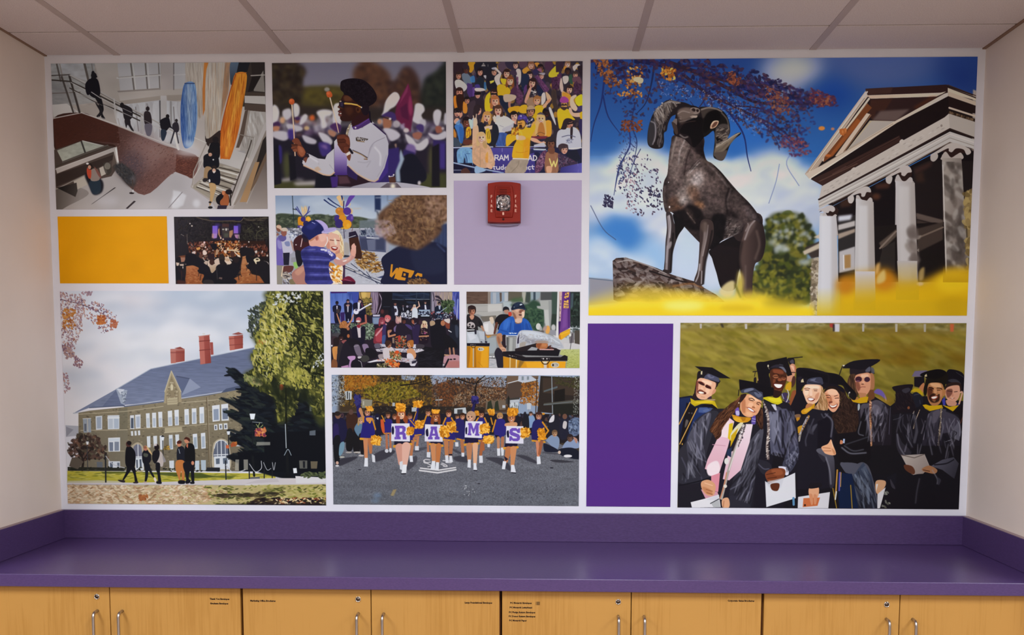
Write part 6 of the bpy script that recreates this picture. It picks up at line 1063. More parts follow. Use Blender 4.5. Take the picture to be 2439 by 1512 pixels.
PICS['hall'] = '''
o 130 680 .35051
bg d2d0da
g bcc4d4 dcd8de 900,60 500,700 0,0 1883,0 1883,1000 0,1000
c b2bccc@.8~40 760,60 1300,40 1400,160 1100,160 700,110; e d8d0d4@.9~40 560,110 220,50; e dcdade@.9~50 620,420 260,140; e b8bcc8@.7~30 170,600 140,50; e b4b8c4@.6~30 480,470 90,30; e c4c6d0@.8~40 250,700 160,60; e e0dee2@.8~40 1000,300 300,100; e c0c4d0@.7~40 900,200 200,50
k 70 220,60,-6,14 e4e4ec@.3~20|a4b0c4@.28~22|cfd2dc@.3~20 60,60 1400,60 1400,500 60,640
s 5a4a58 7:3 40,90 200,130 330,190 400,230; s 6a5a64 5:2 50,400 110,430 150,520; s 6a5a64 5:2 60,620 80,700
k 588 12,6.75,60,60 a8888c@.9|8a6a78@.9|b4969a@.8|7c5c6c@.9|c4a49c@.8|9a6a5c@.9 40,40 180,60 200,130 190,300 130,450 60,440 45,300
k 237 12,6.75,60,60 8a6a7c|a87c78|6a5468|b88c80 180,90 330,120 430,200 430,290 330,330 260,250 200,200
k 60 16,10,30,80 b46a3c|c4763c|9a4c30 300,200 350,200 350,260 290,260; k 80 16,10,30,80 b8783c|c88a48|a06038 60,150 150,160 140,300 60,290; k 36 15,9,30,80 a85c44|b46c50 390,230 440,240 430,290 385,280
k 84 11.25,6.75,60,60 8a6a78|a8847c|74566c 140,470 200,520 180,560 130,540; k 140 11.25,6.75,60,60 9a7c80|b08c80|7a5c6c 50,400 120,420 150,480 80,500; k 61 11.25,6.75,60,60 8c6c7c|a08088|b48c84 55,580 90,600 110,710 70,730; k 56 10.5,6,60,60 8a7080|a4848c 180,40 260,40 250,70 200,60
f a8a8b4 75,950 165,955 165,1020 80,1030; f 8c8c98 80,960 130,980 80,1030
g 646c88 767e98 700,500 700,800 130,870 430,700 660,565 1360,420 1370,700 860,770 740,790 240,830
f 747c96 130,868 430,700 440,705 330,815 240,830; f 646c88 430,700 480,820 330,820; f 9aa2b4 420,700 500,710 480,810 455,800; f c8ccd8 425,698 480,705 455,740; K 30 20,9,0,80 6c7488|aab2c0 455,720 505,715 490,810 470,800
n .05,50,6 240,830 660,565 1360,420 1370,700 860,770
l a4acbc 5 430,700 660,565 1360,420; l b4b8c4 6 485,818 745,780; l b4b8c4 6 865,765 1140,722 1290,672; l 505872 6 240,830 480,815; l 5a627c 7 480,822 745,790; l 5a627c 7 865,772 1140,730; l b0b4c0 7 130,868 245,855
f 5c6480 830,615 925,630 875,730 850,680; l 4a5068 6 835,615 925,632; f 8a92aa 925,630 1000,690 870,745
f 4c546c 1140,725 1170,700 1300,670 1290,700 1180,720 1150,745
g a85c54 8c443c 795,470 890,470 793,430 890,430 890,512 797,528; f 8c4a44 820,425 860,415 890,432 855,432; f b06c62 793,440 830,440 830,525 797,528; l 7c3c38 4 795,455 888,455; l c4948a 4 793,438 888,436
g a4544c 8a403a 990,400 1070,420 987,345 1058,335 1070,525 997,535; f b4685e 987,345 1020,345 1030,530 997,535; l 7a3834 6 990,378 1060,372; l 7a3834 6 992,440 1068,432; f 9a4c46 1062,385 1082,385 1086,468 1068,470; l b8847c 5 985,345 1060,335; e d0ccc8 1020,328 10,5
g a8584e 8c423a 1190,380 1285,380 1190,345 1285,335 1285,425 1197,440; f 8c4a44 1210,330 1255,316 1288,330 1250,335; f b4685c 1190,345 1225,345 1230,436 1197,440; l 7c3a36 4 1192,362 1285,352; l 7c3a36 4 1195,405 1285,398
g 857a64 675e4f 500,800 500,1250 165,865 240,850 480,825 745,792 860,770 1050,745 1290,700 1400,700 1400,1260 165,1260
f 8e8268 1170,740 1320,690 1330,800 1170,790; f 7c745e 480,830 500,825 505,1260 470,1260
K 900 14,8,0,30 9c9076@.5|544c40@.5|7a705c@.5|463f36@.5|a89c86@.35 165,870 480,830 1050,750 1300,700 1300,1255 165,1255
f 6e6858@.7 440,840 500,830 505,1250 420,1250; f 7a7262@.6 165,990 500,980 500,1250 165,1250
l b4a890 4 165,875 480,855 745,820; l b0a48c 5 180,985 500,980; l a89c84 5 510,975 870,955 1050,940 1180,935; l a89c84 4 280,1130 480,1125; l b0a48c 5 870,795 1170,770
l 6a5c48 7 1040,760 1060,1240; l a89c8a 3 1046,760 1066,1240
f a09276 750,800 755,720 800,580 865,720 870,790; f 8a7c64 765,740 800,610 850,720 850,800 765,800; l b8ac94 7 755,720 800,580 865,720; K 60 12,7,0,80 b4a88c@.7|6c6050@.7|c0b49c@.6 765,730 800,630 845,720 845,800 770,800; e c8bca0 803,690 10,22
f b0a488 770,765 842,758 842,805 772,810; l 8a7c66 3 775,780 840,775; l 8a7c66 3 775,795 840,790
f a89c82 755,960 870,950 875,990 755,1000; l 8a7e68 4 755,965 870,955; l c0b49c 4 750,1000 878,990
f c8ccd4 282,888 328,884 328,978 285,982; f 9aa4b4 290,895 320,892 320,970 292,972; f ccd0d8 364,882 445,880 445,975 366,978; f b4bcc8 372,905 400,905 400,970 372,972; f aab4c4 408,905 440,905 440,970 410,970; l e0e2e6 5 364,900 445,898
f 9098a4 195,905 222,902 225,1000 200,1000; f 9098a4 230,905 250,903 252,998 232,1000; l d0d0d4 4 195,905 250,903; l d0d0d4 4 226,905 230,1000; f 5c606c 205,940 218,940 218,990 206,990
f d4d6dc 368,1035 450,1032 450,1128 370,1130; f 70788a 376,1065 402,1065 402,1125 378,1125; f 7c8494 412,1062 442,1062 442,1122 412,1124; f c8ced8 374,1042 444,1040 444,1058 374,1060
f d0d2d8 518,882 545,880 548,975 520,975; f 4c5464 524,900 542,900 542,970 524,970; f d0d2d8 552,878 590,875 590,970 556,972; f a8b0c0 560,890 584,888 584,962 562,964
f d4d6dc 626,868 652,866 655,966 630,966; f d4d6dc 668,864 696,862 698,964 670,964; f d4d6dc 710,858 738,856 740,960 714,960; f aeb6c4 674,900 692,900 692,958 676,958; f b4bac6 716,900 734,898 734,954 718,956; f b8bec8 632,900 650,900 650,960 634,960
f d6d8de 775,852 805,848 808,952 778,954; f d6d8de 820,845 850,842 852,948 824,950; f aab2c2 826,890 846,890 846,944 828,944; f b0b8c6 780,895 802,892 804,946 782,948
f d6d8de 888,840 918,836 922,942 890,944; f d6d8de 938,834 970,832 972,938 940,940; f d6d8de 990,825 1022,822 1024,932 992,936; f a8b0c0 944,860 966,858 966,932 946,934; f b8c0cc 894,880 914,878 916,936 896,938; f b8c0cc 996,870 1018,868 1018,928 998,930
f d4d6dc 1076,815 1128,808 1130,918 1080,924; f d4d6dc 1138,806 1185,800 1190,915 1140,918; f 8a94a8 1086,840 1120,836 1122,910 1088,914; f 707a8e 1146,835 1182,830 1184,905 1148,908
f d0d2d8 524,990 538,988 540,1020 526,1022; f d0d2d8 548,988 562,986 564,1018 550,1020; f d0d2d8 572,986 586,984 588,1016 574,1018; f d4d6dc 1090,945 1112,942 1114,980 1092,982; f d4d6dc 1122,940 1146,938 1148,976 1124,978; f d4d6dc 1156,936 1180,934 1182,974 1158,976; f 5c6070 1096,952 1106,952 1106,976 1098,976; f 5c6070 1130,948 1140,948 1140,970 1132,970; f 5c6070 1162,946 1174,944 1174,968 1164,968
f cccfd6 632,1025 656,1022 658,1100 636,1102; f cccfd6 676,1022 702,1020 704,1100 680,1100; f cccfd6 720,1020 746,1018 748,1115 724,1115; f ccd0d6 782,1015 808,1013 812,1112 786,1114; f ccd0d6 826,1012 852,1010 854,1080 830,1080; f d2d5dc 945,1008 975,1005 980,1108 950,1110; f d2d5dc 1000,1002 1030,998 1034,1105 1004,1108; f 9aa4b2 952,1030 972,1028 974,1100 954,1102; f a4aebc 1006,1025 1026,1022 1028,1098 1008,1100; f 98a2b2 786,1040 806,1038 806,1106 788,1108
f c4ccd4 1230,1000 1270,995 1310,1090 1240,1090; f b0bccc 1245,1010 1310,1005 1310,1085 1250,1085
f c8ccd4 370,1195 450,1195 450,1250 372,1250; f 586070 380,1205 400,1200 400,1245 382,1245; f 68707e 430,1205 446,1205 446,1245 432,1245; f c8ccd4 785,1190 818,1188 818,1258 788,1258; f a8b4c0 1000,1185 1035,1185 1035,1255 1004,1255; f b8c4d0 960,1190 990,1188 990,1256 962,1256; f 60646c 290,1200 330,1200 330,1250 292,1250
c a89c86 525,1110 540,1080 572,1065 602,1085 610,1120 612,1255 545,1255; c 6c6c7c 540,1110 550,1088 572,1078 592,1092 598,1120 600,1180 545,1180; l d8dae0 5 572,1078 575,1255; l d8dae0 5 545,1165 600,1162; f c8ccd4 552,1170 608,1166 612,1255 556,1255; f 4c5464 560,1185 570,1184 572,1240 562,1240; f 4c5464 582,1182 595,1180 598,1238 586,1238
c b0a48e 1080,1110 1095,1060 1135,1038 1175,1050 1195,1090 1200,1240 1085,1245; c 5c6272 1092,1105 1105,1065 1138,1048 1170,1060 1188,1095 1190,1170 1092,1170; l d4d6dc 6 1138,1048 1142,1240; s d4d6dc 5 1092,1105 1105,1065 1138,1050 1170,1062 1188,1095; l d4d6dc 6 1090,1150 1192,1145; l d4d6dc 4 1112,1062 1116,1240; l d4d6dc 4 1165,1058 1170,1240; f ccd0d8 1090,1160 1196,1155 1198,1245 1092,1248; f 5a6474 1102,1175 1128,1172 1128,1210 1104,1212; f 5a6474 1150,1172 1180,1168 1182,1208 1152,1210
k 260 26,16,0,90 3a2c28@.9|54403a@.8|2a2220@.9|6a4a3c@.7|4c4438@.7 90,1080 180,1005 290,1020 350,1100 380,1180 240,1180 180,1200 90,1160
s 2a2220 18:8 190,1255 195,1180 150,1110; s 2a2220 10:5 195,1190 250,1110; f 2a2a24 90,1235 480,1240 480,1262 90,1262; f 5a5048 120,1170 160,1170 200,1200 160,1250 100,1230; k 60 16,9,0,60 3c3c30|22241e 90,1235 1130,1240 1130,1262 90,1262
g b4a840 9a9430 0,1262 0,1350 88,1262 1500,1275 1520,1350 88,1350
K 260 40,6,0,10 7a7a2c@.6|b4ac5c@.6|5c6424@.6|c4bc74@.5 88,1262 1500,1280 1500,1340 88,1320
f 34401c@.8~3 320,1268 520,1265 560,1275 330,1280; f 34401c@.8~3 560,1270 1000,1272 1100,1300 980,1310 700,1285; f 3c481c@.7~3 960,1290 1250,1290 1200,1310
f c0bab0@.8~3 90,1330 300,1325 480,1332 480,1342 90,1345
c 10131a~3 1180,590 1230,560 1330,640 1420,600 1840,760 1845,1300 1480,1290 1200,1180 1190,1150 1300,1110 1190,1040 1290,960 1180,880 1260,850 1130,760 1250,780 1270,690
k 240 70,14,14,26 131922@.9|1c2226@.9|0c0f16@.9|28302c@.7 1200,560 1330,650 1420,640 1440,1150 1240,1150 1300,1050 1200,1010 1300,960 1160,860 1270,840 1140,770 1270,760 1260,680 1180,600
k 200 60,14,12,30 10161e|1a1f26|24302c@.6|0c0f14 1440,760 1840,780 1840,1250 1440,1200
f 0d1017 1430,1000 1845,980 1845,1265 1260,1260 1250,1130 1430,1130
f b8b4a8@.6 1380,1060 1470,1060 1470,1082 1375,1085; f 8a94a0@.6 1735,985 1775,980 1775,1015 1735,1015; f b4bcc0@.5 1735,815 1760,812 1760,850 1735,852
f a8a498@.7 1235,1180 1260,1180 1258,1255 1232,1255; f a8a498@.7 1290,1180 1320,1180 1320,1250 1292,1252; f 7c7a72@.7 1665,1185 1720,1185 1720,1240 1668,1240; f 1a1c22 1690,1190 1705,1190 1705,1235 1692,1235; f 8a7a60@.7 1742,1190 1790,1190 1785,1240 1745,1240
= crown 1450,42 1830,42 1838,900 1760,880 1700,700 1640,760 1600,900 1520,930 1500,760 1380,700 1290,600 1360,560 1330,480 1380,420 1340,330 1420,250 1390,170 1440,110
c 3c4020@.93~12 $crown
K 700 42,16,60,60 2c3018@.9|4a4c22@.9|1e2414@.9|5c5a28@.8|6e6a34@.7 $crown
k 1500 34,11,62,50 7c7a38@.9|9a944a@.85|5a5c28@.9|b0a85c@.8|34381c@.9|c4bc74@.7|484a22@.9|8a8840@.9 1460,50 1820,60 1830,600 1700,640 1560,700 1400,640 1360,560 1340,480 1380,420 1360,320 1420,250 1400,170
k 300 34,12,62,50 8c8840@.9|4c4e24@.9|a8a050@.8|3a3c1c@.9 1360,560 1660,620 1840,560 1838,880 1760,850 1700,700 1620,880 1520,920 1500,760 1320,660
k 260 40,12,60,60 14180e@.9|1e2212@.9|282c16@.8 1560,60 1830,60 1830,620 1740,640 1620,400 1500,300
k 160 26,9,62,50 2c3230@.9|4a5038@.9 1330,170 1440,110 1420,260 1340,360 1320,300
k 40 18,12,0,90 dcdce0@.8|c8ccd4@.7 1460,60 1700,50 1650,120 1480,140; k 24 14,9,0,90 d0d4dc@.7 1740,560 1830,450 1830,540
e a84a28@.9 1545,690 16,20; e b8663c@.8 1410,385 30,18; c a89868@.9 1290,600 1340,620 1420,660 1400,680 1330,650; s 1a1a14 9:5 1560,160 1650,260 1700,330; s 14160f 12 1575,700 1580,1100; s 1c1a14 7:3 1460,470 1600,440 1700,330; k 50 20,9,62,50 6a7044|8a8c58 1290,600 1420,640 1400,690 1300,650
k 120 60,26,60,40 171c10@.55~5|20261a@.5~6 1400,420 1560,700 1700,640 1838,880 1700,760 1560,900 1500,760 1360,640
k 420 28,9,62,50 c8bc6c@.85|aca048@.85|d8d090@.6|8a8836@.85 1400,200 1560,120 1640,300 1560,480 1480,640 1400,600 1350,480 1400,300
k 120 26,9,62,50 b4aa54@.8|8e8a3c@.8 1560,560 1700,560 1760,700 1640,700
l 1a1c22 9 1348,910 1352,1080; f e0e4ec 1330,868 1370,868 1362,908 1338,908; f 14161a 1325,868 1350,845 1375,868; l 8a9098 4 1350,925 1415,930; l 16181c 14 1352,1160 1362,1290; f 5c5c60 1335,1300 1400,1296 1400,1310 1335,1312
k 60 20,12,0,90 b45a38|c47848|8a3a44|d89060|7a3048 1370,975 1440,970 1440,1020 1375,1025; s a8b070 4 1385,960 1400,930; s a8b070 4 1395,965 1375,940; s a8b070 4 1405,962 1420,945
l 1c1e24 6 1188,1010 1190,1180; f d4d8e0 1176,988 1200,988 1196,1012 1180,1012; f 1c1e24 1172,988 1188,972 1204,988; k 30 16,10,0,90 b86a34|a04c2c|8a5c30 1210,1065 1245,1065 1240,1090 1212,1090; f c8623c 1170,1085 1190,1080 1192,1105 1172,1105
l 1c1e24 5 741,1050 745,1200; f d8dce4 730,1028 752,1028 748,1052 734,1052; f 1c1e24 728,1028 741,1015 754,1028; k 24 16,10,0,90 8a7034|5c4c28|a88440 755,1090 785,1090 785,1112 755,1112
l 3a3a40 5 224,1080 228,1240; f dcdce0 216,1060 236,1060 232,1082 220,1082; f 2a2c30 214,1060 226,1050 238,1060
l 14161a 10:22 1573,930 1590,1290; f 111318 1555,1290 1600,1270 1632,1320 1565,1325; l c0c8d0 5 1572,940 1578,1100; s a8b4c0 4 1565,1150 1590,1110 1612,1150; f 6a6650 1548,1330 1645,1330 1640,1348 1550,1348; l c4bca8 4 1548,1332 1645,1332
l 22242a 10 350,1155 352,1340; l 22242a 8 1168,1190 1172,1340; l 1c1e24 8 1328,1200 1330,1335; l 1c1e24 7 1430,1190 1430,1325; l 1c1e24 6 1484,1190 1484,1315; s b4b4bc 5 352,1160 400,1215 480,1240; s b4b4bc 6 1172,1220 1210,1262 1260,1262 1300,1250; s b4b4bc 5 1330,1210 1370,1262 1410,1240 1410,1190; s b4b4bc 4 1425,1200 1450,1250 1475,1240; s b4b4bc 4 1485,1200 1495,1250 1505,1200
f e0e2e8 1624,1238 1648,1236 1652,1270 1628,1272; f 22242a 1130,1235 1040,1235 1040,1262 1130,1262
f c4bcc0 88,1342 600,1340 1500,1305 1850,1305 1850,1345 1640,1348 1200,1352 88,1356; f b8b0b4@.9 1380,1320 1520,1305 1530,1330 1300,1345; l 8a8288 4 88,1357 1300,1355; f d0ccd0 1640,1290 1850,1300 1850,1335 1645,1340; k 50 30,12,0,40 4a5438|343c28|5c6444 1680,1270 1840,1262 1845,1300 1690,1300
g c4b098 a89c60 90,1420 1850,1420 90,1358 1300,1355 1848,1345 1848,1490 90,1490
k 900 26,9,0,40 d8c4ac@.8|a88c70@.8|c8a888@.8|8c6c50@.7|e0d0bc@.7|b48a68@.7 90,1362 1000,1360 1200,1400 1000,1488 90,1488
k 500 24,8,0,30 8a8840@.8|5c6428@.8|b4ac68@.8|3a3c1c@.8|c8bc84@.7|a89468@.7 1000,1360 1848,1350 1848,1488 1100,1488
k 160 40,12,-6,16 241a1c@.8|3a2c20@.8|1a1418@.8 1400,1440 1848,1440 1848,1488 1300,1488; k 70 40,12,-4,10 3c3024@.7|2c2820@.7 1080,1420 1560,1400 1500,1430 1100,1440; f 4a4c24@.6~6 1400,1395 1560,1360 1580,1375 1450,1405; k 60 20,8,0,60 c4a878|8a4a30|d8c4a0 1500,1440 1848,1440 1848,1480 1500,1480
k 36 22,12,30,60 9a5c38|a8683c|7c4428 580,1430 640,1430 620,1460 590,1460
f 141018@.9~4 1100,1482 1850,1478 1850,1492 1100,1492
c 121218 490,1110 510,1090 540,1110 556,1150 550,1230 530,1250 500,1240 485,1200; e 4a2c28 507,1078 17,20; e 1a1216 512,1070 16,14; c 14141a 500,1235 530,1240 500,1290 470,1330 465,1325 490,1270; c 14141a 525,1240 550,1235 560,1290 570,1340 552,1338 545,1290; c 30282c 435,1322 480,1325 480,1340 450,1335; c 30282c 540,1338 570,1332 572,1344 545,1345
c 181820 605,1130 630,1115 655,1130 662,1180 645,1210 610,1210 600,1170; e b0705c 624,1105 15,18; c c8a878 630,1090 650,1110 670,1150 655,1140 640,1120; e 8a5a44 620,1100 12,8; c 5a5c50@.8 612,1140 640,1145 635,1165 612,1160; c 161820 612,1205 645,1205 665,1260 685,1300 672,1300 645,1260 640,1300 628,1335 618,1330 622,1270; e d8c8c0 690,1320 9,18 -20; e b09a90 622,1338 14,6
c b4a8a4 700,1130 730,1130 748,1170 740,1230 715,1220 690,1200; c 1a181e 675,1130 705,1115 720,1130 715,1170 690,1210 670,1180; e 1c1418 700,1098 17,22; e c4b8b8 692,1082 10,8; c 16161c 695,1205 722,1210 722,1270 732,1340 712,1340 705,1280 695,1250; c 16161c 700,1330 732,1335 730,1348 700,1346; c 8a8488 740,1150 762,1190 748,1200
c 1c1e28 840,1110 865,1090 890,1110 895,1190 860,1200 838,1180; e c07c60 853,1075 15,20; c 4a221c 838,1062 855,1050 870,1062 865,1072 842,1074; c b8713c 835,1190 885,1190 890,1250 888,1325 872,1325 868,1260 862,1290 858,1330 842,1290 828,1240; c 16161c 850,1325 890,1325 890,1346 850,1346; l a8acb8 4 850,1110 858,1140
c 141418 895,1090 925,1070 955,1090 962,1180 950,1240 905,1220 890,1170; e c08064 905,1050 18,22; c 42201a 886,1045 900,1028 925,1040 924,1060 905,1045; c 18181e 888,1200 945,1200 955,1270 955,1335 938,1335 930,1260 918,1300 925,1330 905,1335 895,1280 880,1230; c 16161c 898,1325 930,1320 925,1340 900,1346; c 16161c 930,1335 955,1332 955,1346 930,1346; e c48468 945,1205 10,14; f b8684c 905,1075 915,1075 912,1105 900,1090
'''
